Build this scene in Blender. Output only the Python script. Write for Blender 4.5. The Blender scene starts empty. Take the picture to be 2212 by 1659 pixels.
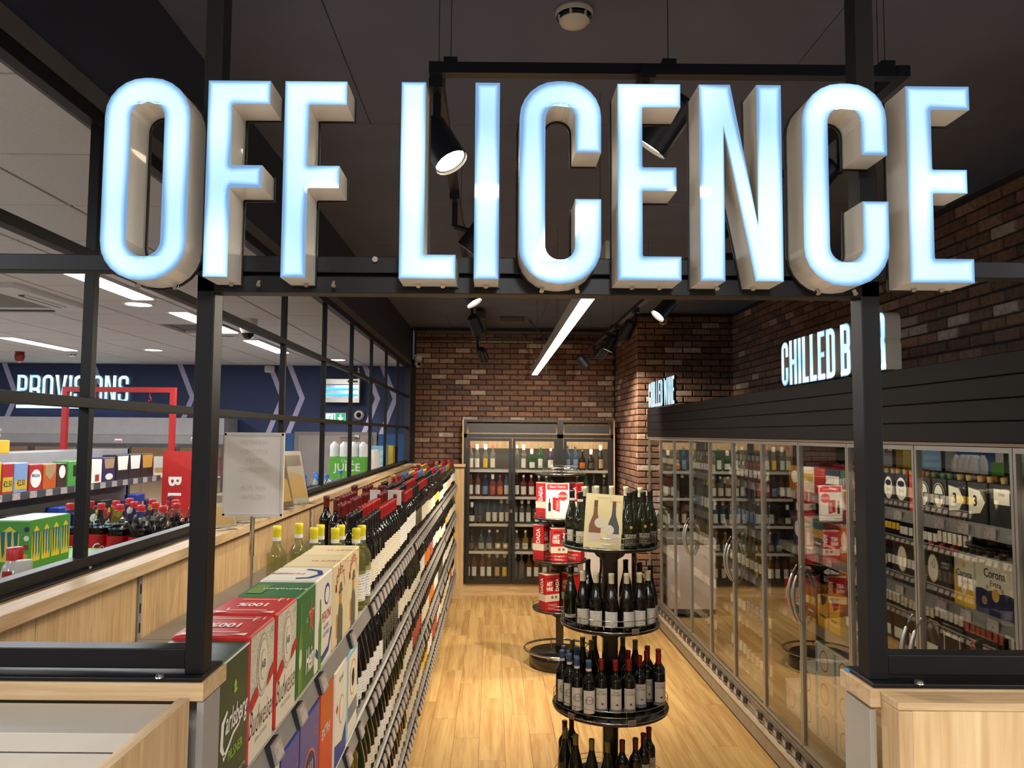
import bpy, bmesh, math, random
from mathutils import Vector, Matrix
from mathutils.geometry import tessellate_polygon
random.seed(7)
SC = bpy.context.scene
COL = SC.collection
PI = math.pi
R = math.radians

# ---------------------------------------------------------------- camera, world, exposure
cam_d = bpy.data.cameras.new('camera')
cam = bpy.data.objects.new('camera', cam_d); COL.objects.link(cam); SC.camera = cam
cam_d.sensor_fit = 'HORIZONTAL'; cam_d.sensor_width = 36.0
cam_d.lens = 36.0 * 1660.0 / 2212.0
cam_d.shift_x = 40.0 / 2212.0
cam_d.clip_start = 0.05; cam_d.clip_end = 100
tilt, roll = R(3.72), R(0.48)
fw = Vector((0, math.cos(tilt), math.sin(tilt)))
up0 = Vector((0, -math.sin(tilt), math.cos(tilt))); r0 = Vector((1, 0, 0))
rr = r0*math.cos(roll) + up0*math.sin(roll); uu = up0*math.cos(roll) - r0*math.sin(roll)
mw = Matrix((rr, uu, -fw)).transposed().to_4x4(); mw.translation = (0, 0, 2.15)
cam.matrix_world = mw

W = bpy.data.worlds.new('world'); SC.world = W; W.use_nodes = True
W.node_tree.nodes['Background'].inputs[0].default_value = (0.60, 0.62, 0.70, 1)
W.node_tree.nodes['Background'].inputs[1].default_value = 0.05
SC.view_settings.view_transform = 'Standard'; SC.view_settings.look = 'None'
SC.view_settings.gamma = 1.0; SC.view_settings.use_curve_mapping = False
SC.view_settings.exposure = 0.55
SC.cycles.use_denoising = True
SC.cycles.max_bounces = 8; SC.cycles.glossy_bounces = 4; SC.cycles.transparent_max_bounces = 20
SC.cycles.diffuse_bounces = 4; SC.cycles.caustics_reflective = False; SC.cycles.caustics_refractive = False
SC.cycles.sample_clamp_indirect = 4.0; SC.cycles.blur_glossy = 0.3

def lamp(name, kind, loc, power, color=(1, 1, 1), rot=(0, 0, 0), size=(0.1, 0.1), spot=70, blend=0.6, aim=None):
    d = bpy.data.lights.new(name, kind); d.energy = power; d.color = color
    if kind == 'AREA':
        d.shape = 'RECTANGLE'; d.size = size[0]; d.size_y = size[1]
    if kind == 'SPOT':
        d.spot_size = R(spot); d.spot_blend = blend; d.shadow_soft_size = size[0]
    if kind == 'POINT': d.shadow_soft_size = size[0]
    o = bpy.data.objects.new(name, d); COL.objects.link(o); o.location = loc; o.rotation_euler = rot
    if aim is not None:
        o.rotation_euler = Vector(aim).to_track_quat('-Z', 'Y').to_euler()
    return o

WARM = (1.0, 0.86, 0.66); COOL = (0.93, 0.96, 1.0)
# shop ceiling fixtures (positions shared with the fixture meshes built later)
STORE_LINES = [(-2.5, 2.4), (-2.5, 4.22), (-2.5, 6.04), (-2.5, 7.86), (-4.97, 4.2), (-4.97, 6.0), (-4.97, 7.8), (-7.4, 4.2), (-7.4, 7.8), (-4.97, 1.2), (-2.5, -1.5), (0.3, -1.9), (3.0, -1.2), (-4.97, -1.5)]
for (x, y) in STORE_LINES:
    lamp('line_lamp', 'AREA', (x, y+0.6, 3.07), (20 if y > 0 else 44), COOL, size=(0.13, 1.2))
DOWN = [(-2.67, 5.72), (-3.99, 8.97), (-2.03, 9.99), (-2.66, 7.57), (-0.66, -0.54), (-0.03, -0.54), (0.75, -0.54)]
for (x, y) in DOWN:
    if (x, y) != (-2.66, 7.57):
        lamp('down_lamp', 'SPOT', (x, y, 3.06), (38 if y > 0 else 50), (1.0, 0.86, 0.68), size=(0.07,), spot=120)
# suspended line light over the aisle
lamp('aisle_lamp', 'AREA', (0.452, 5.65, 2.795), 45, (1.0, 0.88, 0.70), size=(0.055, 5.4))
# track heads: (x, y, aim)
HEADS = [(-0.13, 2.23, (0.55, -0.25, -1)), (-0.12, 4.68, (0.6, -0.2, -1)), (-0.12, 6.09, (0.40, 0.45, -1)), (-0.10, 8.22, (0.35, 1.0, -0.85)),
         (1.10, 5.13, (-0.9, -0.2, -1)), (1.07, 6.30, (-0.45, 0.35, -1)), (1.08, 7.26, (-0.45, 0.1, -1)), (1.08, 7.80, (-0.35, 0.95, -0.62)), (1.08, 8.90, (0.75, 0.30, -0.85)),
         (0.43, 2.10, (-0.7, 0.35, -1)), (1.02, 2.55, (-0.9, 0.2, -1)), (1.13, 3.9, (-0.9, 0.0, -1)), (-0.12, 3.3, (-0.75, 0.2, -1))]
for (x, y, a) in HEADS:
    v = Vector(a).normalized()
    lamp('track_lamp', 'SPOT', (x + v.x*0.02, y + v.y*0.02, 2.95 + v.z*0.02), (24 if y < 4.4 else (32 if y < 5.5 else (125 if y < 7.5 else 85))), WARM, size=(0.03,), spot=95, blend=0.8, aim=a)

# ---------------------------------------------------------------- materials
def lin(c):
    out = []
    for v in c[:3]:
        v = v/255.0
        out.append(v/12.92 if v <= 0.04045 else ((v+0.055)/1.055)**2.4)
    return (out[0], out[1], out[2], 1)
MATS = {}
def mat(name, col, rough=0.5, metal=0.0, emit=None, es=0.0, coat=0.0, vary=0.06, scale=8.0, bump=0.0, spec=0.5, alpha=1.0):
    if name in MATS: return MATS[name]
    m = bpy.data.materials.new(name); m.use_nodes = True; nt = m.node_tree; p = nt.nodes['Principled BSDF']
    if name.startswith('sweet_'): col = tuple(v*0.86 for v in col)
    c = lin(col)
    p.inputs['Roughness'].default_value = rough; p.inputs['Metallic'].default_value = metal
    p.inputs['Specular IOR Level'].default_value = spec
    p.inputs['Coat Weight'].default_value = coat
    p.inputs['Alpha'].default_value = alpha
    if emit is not None:
        p.inputs['Emission Color'].default_value = lin(emit); p.inputs['Emission Strength'].default_value = es
    tc = nt.nodes.new('ShaderNodeTexCoord'); n = nt.nodes.new('ShaderNodeTexNoise'); n.inputs['Scale'].default_value = scale; n.inputs['Detail'].default_value = 3
    nt.links.new(tc.outputs['Object'], n.inputs['Vector'])
    r = nt.nodes.new('ShaderNodeValToRGB'); e = r.color_ramp.elements
    e[0].position = 0.3; e[1].position = 0.7
    e[0].color = (c[0]*(1-vary), c[1]*(1-vary), c[2]*(1-vary), 1); e[1].color = (min(1, c[0]*(1+vary)), min(1, c[1]*(1+vary)), min(1, c[2]*(1+vary)), 1)
    nt.links.new(n.outputs['Fac'], r.inputs['Fac']); nt.links.new(r.outputs['Color'], p.inputs['Base Color'])
    if bump:
        b = nt.nodes.new('ShaderNodeBump'); b.inputs['Strength'].default_value = bump; b.inputs['Distance'].default_value = 0.01
        nt.links.new(n.outputs['Fac'], b.inputs['Height']); nt.links.new(b.outputs['Normal'], p.inputs['Normal'])
    MATS[name] = m; return m

def wood(name, c1, c2, axis='Z', rough=0.5, k=1.0, rnd=0.0, bump=0.15):
    if name in MATS: return MATS[name]
    m = bpy.data.materials.new(name); m.use_nodes = True; nt = m.node_tree; L = nt.links; p = nt.nodes['Principled BSDF']
    geo = nt.nodes.new('ShaderNodeNewGeometry'); mp = nt.nodes.new('ShaderNodeMapping'); mp.vector_type = 'POINT'
    s = {'X': (1.2, 22, 22), 'Y': (22, 1.2, 22), 'Z': (22, 22, 1.2)}[axis]
    mp.inputs['Scale'].default_value = tuple(v*k for v in s)
    if rnd:
        oi = nt.nodes.new('ShaderNodeObjectInfo'); cx = nt.nodes.new('ShaderNodeVectorMath'); cx.operation = 'SCALE'
        cmb = nt.nodes.new('ShaderNodeCombineXYZ')
        for i in range(3): L.new(oi.outputs['Random'], cmb.inputs[i])
        L.new(cmb.outputs[0], cx.inputs[0]); cx.inputs['Scale'].default_value = 40
        ad = nt.nodes.new('ShaderNodeVectorMath'); L.new(geo.outputs['Position'], ad.inputs[0]); L.new(cx.outputs[0], ad.inputs[1]); L.new(ad.outputs[0], mp.inputs['Vector'])
    else:
        L.new(geo.outputs['Position'], mp.inputs['Vector'])
    n1 = nt.nodes.new('ShaderNodeTexNoise'); n1.inputs['Scale'].default_value = 1.0; n1.inputs['Detail'].default_value = 6; n1.inputs['Distortion'].default_value = 1.2
    n2 = nt.nodes.new('ShaderNodeTexNoise'); n2.inputs['Scale'].default_value = 6.0; n2.inputs['Detail'].default_value = 4
    L.new(mp.outputs[0], n1.inputs['Vector']); L.new(mp.outputs[0], n2.inputs['Vector'])
    mx = nt.nodes.new('ShaderNodeMath'); mx.operation = 'MULTIPLY_ADD'; mx.inputs[1].default_value = 0.35
    L.new(n2.outputs['Fac'], mx.inputs[0]); L.new(n1.outputs['Fac'], mx.inputs[2])
    r = nt.nodes.new('ShaderNodeValToRGB'); e = r.color_ramp.elements
    e[0].position = 0.52; e[0].color = lin(c2); e[1].position = 0.80; e[1].color = lin(c1)
    L.new(mx.outputs[0], r.inputs['Fac']); out = r.outputs['Color']
    if rnd:
        hv = nt.nodes.new('ShaderNodeHueSaturation'); ml = nt.nodes.new('ShaderNodeMath'); ml.operation = 'MULTIPLY_ADD'
        ml.inputs[1].default_value = rnd; ml.inputs[2].default_value = 1-rnd/2; L.new(oi.outputs['Random'], ml.inputs[0]); L.new(ml.outputs[0], hv.inputs['Value']); L.new(out, hv.inputs['Color']); out = hv.outputs['Color']
    L.new(out, p.inputs['Base Color']); p.inputs['Roughness'].default_value = rough
    b = nt.nodes.new('ShaderNodeBump'); b.inputs['Strength'].default_value = bump; b.inputs['Distance'].default_value = 0.003
    L.new(mx.outputs[0], b.inputs['Height']); L.new(b.outputs['Normal'], p.inputs['Normal'])
    MATS[name] = m; return m

def brickmat(name, island=False):
    m = bpy.data.materials.new(name); m.use_nodes = True; nt = m.node_tree; L = nt.links; p = nt.nodes['Principled BSDF']
    if island:
        rnd = nt.nodes.new('ShaderNodeNewGeometry').outputs['Random Per Island']
    else:
        rnd = nt.nodes.new('ShaderNodeObjectInfo').outputs['Random']
    r = nt.nodes.new('ShaderNodeValToRGB'); r.color_ramp.interpolation = 'LINEAR'; e = r.color_ramp.elements
    e[0].position = 0.0; e[0].color = lin((116, 90, 76)); e[1].position = 1.0; e[1].color = lin((196, 178, 162))
    for pos, c in ((0.12, (124, 94, 80)), (0.5, (144, 106, 86)), (0.8, (158, 116, 94)), (0.9, (170, 130, 108)), (0.96, (208, 182, 162))):
        x = r.color_ramp.elements.new(pos); x.color = lin(c)
    L.new(rnd, r.inputs['Fac'])
    geo = nt.nodes.new('ShaderNodeNewGeometry'); n = nt.nodes.new('ShaderNodeTexNoise'); n.inputs['Scale'].default_value = 28; n.inputs['Detail'].default_value = 6
    L.new(geo.outputs['Position'], n.inputs['Vector'])
    mx = nt.nodes.new('ShaderNodeMixRGB'); mx.blend_type = 'MULTIPLY'; mx.inputs['Fac'].default_value = 0.75
    r2 = nt.nodes.new('ShaderNodeValToRGB'); r2.color_ramp.elements[0].position = 0.3; r2.color_ramp.elements[0].color = (0.5, 0.46, 0.44, 1); r2.color_ramp.elements[1].position = 0.62; r2.color_ramp.elements[1].color = (1, 1, 1, 1)
    L.new(n.outputs['Fac'], r2.inputs['Fac']); L.new(r.outputs['Color'], mx.inputs[1]); L.new(r2.outputs['Color'], mx.inputs[2]); L.new(mx.outputs[0], p.inputs['Base Color'])
    p.inputs['Roughness'].default_value = 0.8
    b = nt.nodes.new('ShaderNodeBump'); b.inputs['Strength'].default_value = 0.7; b.inputs['Distance'].default_value = 0.008
    L.new(n.outputs['Fac'], b.inputs['Height']); L.new(b.outputs['Normal'], p.inputs['Normal'])
    MATS[name] = m; return m

def glassmat(name, ior=1.5, tint=(1, 1, 1), refl=1.0, rough=0.0):
    m = bpy.data.materials.new(name); m.use_nodes = True; nt = m.node_tree; L = nt.links
    nt.nodes.remove(nt.nodes['Principled BSDF']); out = nt.nodes['Material Output']
    t = nt.nodes.new('ShaderNodeBsdfTransparent'); t.inputs[0].default_value = (*tint, 1)
    g = nt.nodes.new('ShaderNodeBsdfGlossy'); g.inputs['Roughness'].default_value = rough; g.inputs[0].default_value = (refl, refl, refl, 1)
    lw = nt.nodes.new('ShaderNodeLayerWeight'); lw.inputs['Blend'].default_value = 0.5
    f0 = ((ior-1)/(ior+1))**2; pw = nt.nodes.new('ShaderNodeMath'); pw.operation = 'POWER'; pw.inputs[1].default_value = 5.0; L.new(lw.outputs['Facing'], pw.inputs[0])
    f = nt.nodes.new('ShaderNodeMath'); f.operation = 'MULTIPLY_ADD'; f.inputs[1].default_value = 1-f0; f.inputs[2].default_value = f0; L.new(pw.outputs[0], f.inputs[0])
    x = nt.nodes.new('ShaderNodeMixShader'); L.new(f.outputs[0], x.inputs[0]); L.new(t.outputs[0], x.inputs[1]); L.new(g.outputs[0], x.inputs[2]); L.new(x.outputs[0], out.inputs[0])
    MATS[name] = m; return m

def bottleglass(name, tint, body, k=0.3, ior=1.5):
    m = bpy.data.materials.new(name); m.use_nodes = True; nt = m.node_tree; L = nt.links
    nt.nodes.remove(nt.nodes['Principled BSDF']); out = nt.nodes['Material Output']
    t = nt.nodes.new('ShaderNodeBsdfTransparent'); t.inputs[0].default_value = (*tint, 1)
    d = nt.nodes.new('ShaderNodeBsdfDiffuse'); d.inputs[0].default_value = lin(body)
    g = nt.nodes.new('ShaderNodeBsdfGlossy'); g.inputs['Roughness'].default_value = 0.03
    x0 = nt.nodes.new('ShaderNodeMixShader'); x0.inputs[0].default_value = k; L.new(t.outputs[0], x0.inputs[1]); L.new(d.outputs[0], x0.inputs[2])
    lw = nt.nodes.new('ShaderNodeLayerWeight'); lw.inputs['Blend'].default_value = 0.5
    pw = nt.nodes.new('ShaderNodeMath'); pw.operation = 'POWER'; pw.inputs[1].default_value = 4.0; L.new(lw.outputs['Facing'], pw.inputs[0])
    f = nt.nodes.new('ShaderNodeMath'); f.operation = 'MULTIPLY_ADD'; f.inputs[1].default_value = 0.85; f.inputs[2].default_value = 0.05; L.new(pw.outputs[0], f.inputs[0])
    x = nt.nodes.new('ShaderNodeMixShader'); L.new(f.outputs[0], x.inputs[0]); L.new(x0.outputs[0], x.inputs[1]); L.new(g.outputs[0], x.inputs[2]); L.new(x.outputs[0], out.inputs[0])
    MATS[name] = m; return m

def printmat(name, col, ink=(60, 55, 50), sx=260, sz=520, thr=0.60, rough=0.6, rows=0):
    """paper with fine printed flecks, like unreadable small print"""
    if name in MATS: return MATS[name]
    m = bpy.data.materials.new(name); m.use_nodes = True; nt = m.node_tree; L = nt.links; p = nt.nodes['Principled BSDF']
    tc = nt.nodes.new('ShaderNodeTexCoord'); mp = nt.nodes.new('ShaderNodeMapping'); mp.inputs['Scale'].default_value = (sx, sx, sz)
    n = nt.nodes.new('ShaderNodeTexNoise'); n.inputs['Scale'].default_value = 1.0; n.inputs['Detail'].default_value = 1
    L.new(tc.outputs['Object'], mp.inputs[0]); L.new(mp.outputs[0], n.inputs['Vector'])
    n3 = nt.nodes.new('ShaderNodeTexNoise'); n3.inputs['Scale'].default_value = 45; L.new(tc.outputs['Object'], n3.inputs['Vector'])
    ad = nt.nodes.new('ShaderNodeMath'); ad.operation = 'MULTIPLY_ADD'; ad.inputs[1].default_value = 0.5; L.new(n3.outputs['Fac'], ad.inputs[0]); L.new(n.outputs['Fac'], ad.inputs[2])
    r = nt.nodes.new('ShaderNodeValToRGB'); e = r.color_ramp.elements; e[0].position = thr+0.24; e[0].color = lin(col); e[1].position = thr+0.31; e[1].color = lin(ink)
    if rows:
        sp_ = nt.nodes.new('ShaderNodeSeparateXYZ'); L.new(tc.outputs['Object'], sp_.inputs[0])
        m1 = nt.nodes.new('ShaderNodeMath'); m1.operation = 'MULTIPLY'; m1.inputs[1].default_value = rows; L.new(sp_.outputs['Z'], m1.inputs[0])
        m2 = nt.nodes.new('ShaderNodeMath'); m2.operation = 'FRACT'; L.new(m1.outputs[0], m2.inputs[0])
        m3 = nt.nodes.new('ShaderNodeMath'); m3.operation = 'LESS_THAN'; m3.inputs[1].default_value = 0.38; L.new(m2.outputs[0], m3.inputs[0])
        m4 = nt.nodes.new('ShaderNodeMath'); m4.operation = 'MULTIPLY'; L.new(m3.outputs[0], m4.inputs[0]); L.new(ad.outputs[0], m4.inputs[1]); L.new(m4.outputs[0], r.inputs['Fac'])
    else:
        L.new(ad.outputs[0], r.inputs['Fac'])
    L.new(r.outputs['Color'], p.inputs['Base Color']); p.inputs['Roughness'].default_value = rough
    MATS[name] = m; return m

BLACK = mat('black_steel', (13, 12, 13), 0.42, 0.0, vary=0.1, spec=0.35)
OAK_Z = wood('oak_vertical', (210, 178, 134), (186, 150, 106), 'Z', k=1.9)
OAK_Y = wood('oak_along', (210, 182, 144), (186, 154, 114), 'Y', k=1.7)
OAK_X = wood('oak_across', (214, 184, 142), (190, 156, 112), 'X', k=1.7)
FLOORM = wood('floor_oak', (208, 172, 112), (178, 134, 78), 'Y', rough=0.55, k=0.5, rnd=0.14, bump=0.05)
GREY = mat('grey_steel', (176, 172, 164), 0.45)
RAIL = mat('rail_grey', (140, 136, 130), 0.4, 0.2)
DGREY = mat('dark_grey', (70, 68, 68), 0.5)
WHITE = mat('white', (228, 226, 220), 0.5)
CREAMW = mat('cream_paint', (226, 219, 207), 0.35, coat=0.3)
MORTAR = mat('mortar', (58, 46, 42), 0.9, vary=0.2, scale=30)
BRICK = brickmat('brick_single'); BRICKS = brickmat('brick_joined', True)
CEILDARK = mat('ceiling_dark', (108, 114, 136), 0.85, vary=0.08, scale=3)
TILE = mat('ceiling_tile', (206, 200, 196), 0.9, vary=0.03, scale=60, bump=0.1)
GRID = mat('ceiling_grid', (96, 92, 90), 0.6)
NAVY = mat('navy_paint', (30, 44, 84), 0.6)
BLUEW = mat('blue_paint', (30, 78, 130), 0.6)
LILAC = mat('lilac_vinyl', (176, 172, 200), 0.6)
CHROME = mat('chrome', (210, 208, 204), 0.18, 1.0, vary=0.02)
ALU = mat('aluminium', (172, 170, 164), 0.32, 0.75)
GLASS = glassmat('door_glass', 1.95, (0.86, 0.86, 0.84))
PANE = glassmat('thin_glass', 1.35, (0.93, 0.93, 0.92))
ACRY = glassmat('clear_acrylic', 1.45, (0.94, 0.94, 0.93), rough=0.03)
RED = mat('red_paint', (172, 36, 32), 0.45)
LAMPW = mat('lamp_white', (255, 255, 255), 0.5, emit=(255, 246, 232), es=9.0)
LAMPC = mat('lamp_cool', (255, 255, 255), 0.5, emit=(250, 250, 255), es=9.0)
LAMPWARM = mat('lamp_warm', (255, 255, 255), 0.5, emit=(255, 236, 200), es=12.0)

# ---------------------------------------------------------------- mesh helpers
class B:
    def __init__(s): s.v = []; s.f = []; s.m = []; s.mats = []; s.sm = []
    def mi(s, m):
        if m not in s.mats: s.mats.append(m)
        return s.mats.index(m)
    def add(s, vs, fs, m, smooth=False):
        o = len(s.v); s.v += [tuple(v) for v in vs]; k = s.mi(m)
        for f in fs: s.f.append(tuple(i+o for i in f)); s.m.append(k); s.sm.append(smooth)
        return s
    def box(s, x0, x1, y0, y1, z0, z1, m):
        vs = [(x0, y0, z0), (x1, y0, z0), (x1, y1, z0), (x0, y1, z0), (x0, y0, z1), (x1, y0, z1), (x1, y1, z1), (x0, y1, z1)]
        return s.add(vs, [(0, 3, 2, 1), (4, 5, 6, 7), (0, 1, 5, 4), (1, 2, 6, 5), (2, 3, 7, 6), (3, 0, 4, 7)], m)
    def cbox(s, x0, x1, y0, y1, z0, z1, c, m):
        """box with chamfered vertical and horizontal edges (rounded look)"""
        def ring(z, i): return [(x0+c+i, y0+i, z), (x1-c-i, y0+i, z), (x1-i, y0+c+i, z), (x1-i, y1-c-i, z), (x1-c-i, y1-i, z), (x0+c+i, y1-i, z), (x0+i, y1-c-i, z), (x0+i, y0+c+i, z)]
        vs = ring(z0, c*0.7) + ring(z0+c, 0) + ring(z1-c, 0) + ring(z1, c*0.7); fs = [tuple(range(7, -1, -1)), tuple(range(24, 32))]
        for k in range(3):
            for i in range(8): fs.append((k*8+i, k*8+(i+1) % 8, (k+1)*8+(i+1) % 8, (k+1)*8+i))
        return s.add(vs, fs, m)
    def quad(s, a, b, c, d, m): return s.add([a, b, c, d], [(0, 1, 2, 3)], m)
    def lathe(s, prof, m, n=16, c=(0, 0, 0), smooth=True, a0=0.0, a1=2*PI):
        full = abs(a1-a0-2*PI) < 1e-6; cols = n if full else n+1; vs = []
        for (r, z) in prof:
            for i in range(cols):
                a = a0+(a1-a0)*i/n; vs.append((c[0]+r*math.cos(a), c[1]+r*math.sin(a), c[2]+z))
        fs = []
        for k in range(len(prof)-1):
            for i in range(n):
                j = (i+1) % cols; fs.append((k*cols+i, k*cols+j, (k+1)*cols+j, (k+1)*cols+i))
        return s.add(vs, fs, m, smooth)
    def tube(s, p0, p1, r, m, n=10, r1=None, caps=True, smooth=True):
        p0 = Vector(p0); p1 = Vector(p1); d = (p1-p0).normalized(); a = d.orthogonal().normalized(); b = d.cross(a); r1 = r if r1 is None else r1
        vs = []
        for p, q in ((p0, r), (p1, r1)):
            for i in range(n): t = 2*PI*i/n; vs.append(p+a*math.cos(t)*q+b*math.sin(t)*q)
        s.add(vs, [(i, (i+1) % n, n+(i+1) % n, n+i) for i in range(n)], m, smooth)
        if caps: s.add(vs, [tuple(range(n-1, -1, -1)), tuple(range(n, 2*n))], m)
        return s
    def path(s, pts, r, m, n=8, closed=False):
        pts = [Vector(p) for p in pts]; N = len(pts); vs = []; rad = r if callable(r) else (lambda t: r)
        for k, p in enumerate(pts):
            a = pts[(k-1) % N] if (closed or k > 0) else p; b = pts[(k+1) % N] if (closed or k < N-1) else p
            d = (b-a).normalized(); u = Vector((0, 0, 1)) if abs(d.z) < 0.9 else Vector((1, 0, 0)); x = d.cross(u).normalized(); y = d.cross(x)
            for i in range(n): t = 2*PI*i/n; q = rad(k/max(1, N-1)); vs.append(p+x*math.cos(t)*q+y*math.sin(t)*q)
        fs = []
        for k in range(N if closed else N-1):
            for i in range(n): fs.append((k*n+i, k*n+(i+1) % n, ((k+1) % N)*n+(i+1) % n, ((k+1) % N)*n+i))
        return s.add(vs, fs, m, True)
    def ring(s, c, R_, r, m, n=40, k=6):
        return s.path([(c[0]+R_*math.cos(2*PI*i/n), c[1]+R_*math.sin(2*PI*i/n), c[2]) for i in range(n)], r, m, k, True)
    def mesh(s, name):
        me = bpy.data.meshes.new(name); me.from_pydata(s.v, [], s.f)
        for m in s.mats: me.materials.append(m)
        me.polygons.foreach_set('material_index', s.m); me.polygons.foreach_set('use_smooth', s.sm); me.update(); return me
    def obj(s, name, parent=None, loc=(0, 0, 0), rz=0, bev=0):
        o = link(name, s.mesh(name), parent, loc, (0, 0, rz))
        if bev: bevel(o, bev)
        return o
def bevel(o, w, seg=2):
    md = o.modifiers.new('bevel', 'BEVEL'); md.width = w; md.segments = seg; md.limit_method = 'ANGLE'; md.angle_limit = R(40)
def link(name, me, parent=None, loc=(0, 0, 0), rot=(0, 0, 0)):
    o = bpy.data.objects.new(name, me); COL.objects.link(o); o.location = loc; o.rotation_euler = rot
    if parent is not None: o.parent = parent
    return o
def tag(o, label=None, cat=None, group=None, kind=None):
    if label: o['label'] = label
    if cat: o['category'] = cat
    if group: o['group'] = group
    if kind: o['kind'] = kind
    return o
def thing(name, label, cat, loc=(0, 0, 0), rz=0, group=None, rot=None):
    o = bpy.data.objects.new(name, None); COL.objects.link(o); o.location = loc; o.rotation_euler = rot or (0, 0, rz); o.empty_display_size = 0.1
    return tag(o, label, cat, group)
def struct(o): o['kind'] = 'structure'; return o
def box(name, x0, x1, y0, y1, z0, z1, m, parent=None, bev=0):
    """a box object whose origin is its centre bottom"""
    cx, cy = (x0+x1)/2, (y0+y1)/2
    return B().box(x0-cx, x1-cx, y0-cy, y1-cy, 0, z1-z0, m).obj(name, parent, (cx, cy, z0), bev=bev)
def dup(o, loc=None, rz=None, label=None, group=None, mats=None):
    c = o.copy(); COL.objects.link(c)
    if loc is not None: c.location = loc
    if rz is not None: c.rotation_euler = (0, 0, rz)
    if label: c['label'] = label
    if group: c['group'] = group
    for ch in list(o.children):
        d = ch.copy(); COL.objects.link(d); d.parent = c
        for g in list(ch.children):
            h = g.copy(); COL.objects.link(h); h.parent = d
    return c

TXT = {}
def text_mesh(s, size=0.1, shear=0.0, sx=1.0, bold=0.0, align='CENTER', wrap=0.0, space=1.0):
    key = (s, size, shear, sx, bold, align, wrap, space)
    if key in TXT: return TXT[key].copy()
    c = bpy.data.curves.new('lettering', 'FONT'); c.body = s; c.size = size; c.shear = shear; c.align_x = align; c.align_y = 'CENTER'
    c.offset = bold*size; c.resolution_u = 2; c.space_character = space
    o = bpy.data.objects.new('tmp', c); COL.objects.link(o)
    dg = bpy.context.evaluated_depsgraph_get(); me = bpy.data.meshes.new_from_object(o.evaluated_get(dg))
    bpy.data.objects.remove(o); bpy.data.curves.remove(c)
    for v in me.vertices:
        v.co.x *= sx
        if wrap:
            x, y = v.co.x, v.co.y; v.co = (wrap*math.sin(x/wrap), y, wrap*math.cos(x/wrap)-wrap)
    me.name = 'lettering'; TXT[key] = me; return me.copy()
FACE = {'-Y': (R(90), 0, 0), '+X': (R(90), 0, R(90)), '-X': (R(90), 0, R(-90)), '+Z': (0, 0, 0)}
def text(s, m, parent, loc, face='-Y', size=0.1, name='lettering', rot=None, **k):
    me = text_mesh(s, size, **k); me.materials.clear(); me.materials.append(m)
    return link(name, me, parent, loc, rot or FACE[face])

# flat printed shapes on a plane: list of polygons in local 2D, put on a face
def poly2(pts, m, parent, loc, face='-Y', name='print', rot=None):
    me = bpy.data.meshes.new(name); me.from_pydata([(p[0], p[1], 0) for p in pts], [], [tuple(range(len(pts)))]); me.materials.append(m)
    return link(name, me, parent, loc, rot or FACE[face])
def rect(w, h, cx=0, cy=0): return [(cx-w/2, cy-h/2), (cx+w/2, cy-h/2), (cx+w/2, cy+h/2), (cx-w/2, cy+h/2)]
def ell(w, h, cx=0, cy=0, n=28): return [(cx+w/2*math.cos(2*PI*i/n), cy+h/2*math.sin(2*PI*i/n)) for i in range(n)]
def star(r, cx=0, cy=0, n=5, k=0.4, sx=1): return [(cx+sx*(r if i % 2 == 0 else r*k)*math.sin(PI*i/n), cy+(r if i % 2 == 0 else r*k)*math.cos(PI*i/n)) for i in range(2*n)]
def band(pts, w):
    """thick open polyline outline in 2D"""
    L_, R_ = [], []
    for i, p in enumerate(pts):
        a = pts[max(0, i-1)]; b = pts[min(len(pts)-1, i+1)]; dx, dy = b[0]-a[0], b[1]-a[1]; d = math.hypot(dx, dy) or 1
        ww = w(i/(len(pts)-1)) if callable(w) else w
        L_.append((p[0]-dy/d*ww/2, p[1]+dx/d*ww/2)); R_.append((p[0]+dy/d*ww/2, p[1]-dx/d*ww/2))
    return L_+R_[::-1]

# ---------------------------------------------------------------- channel letters
def fil(pts, n=6):
    out = []; N = len(pts)
    for i, p in enumerate(pts):
        r = p[2] if len(p) > 2 else 0; P = Vector(p[:2])
        if r <= 0: out.append((P.x, P.y)); continue
        A = Vector(pts[i-1][:2]); C = Vector(pts[(i+1) % N][:2]); u = (A-P).normalized(); v = (C-P).normalized(); ang = u.angle(v); t = min(r/math.tan(ang/2), 0.499*min((A-P).length, (C-P).length)) if ang < PI-0.01 else 0
        r = t*math.tan(ang/2); c = P+(u+v).normalized()*(r/math.sin(ang/2)); s0 = P+u*t; s1 = P+v*t
        a0 = math.atan2(s0.y-c.y, s0.x-c.x); a1 = math.atan2(s1.y-c.y, s1.x-c.x)
        d = (a1-a0+PI) % (2*PI)-PI; k = n if r > 0.03 else 2
        for j in range(k+1): a = a0+d*j/k; out.append((c.x+r*math.cos(a), c.y+r*math.sin(a)))
    return out
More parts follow.
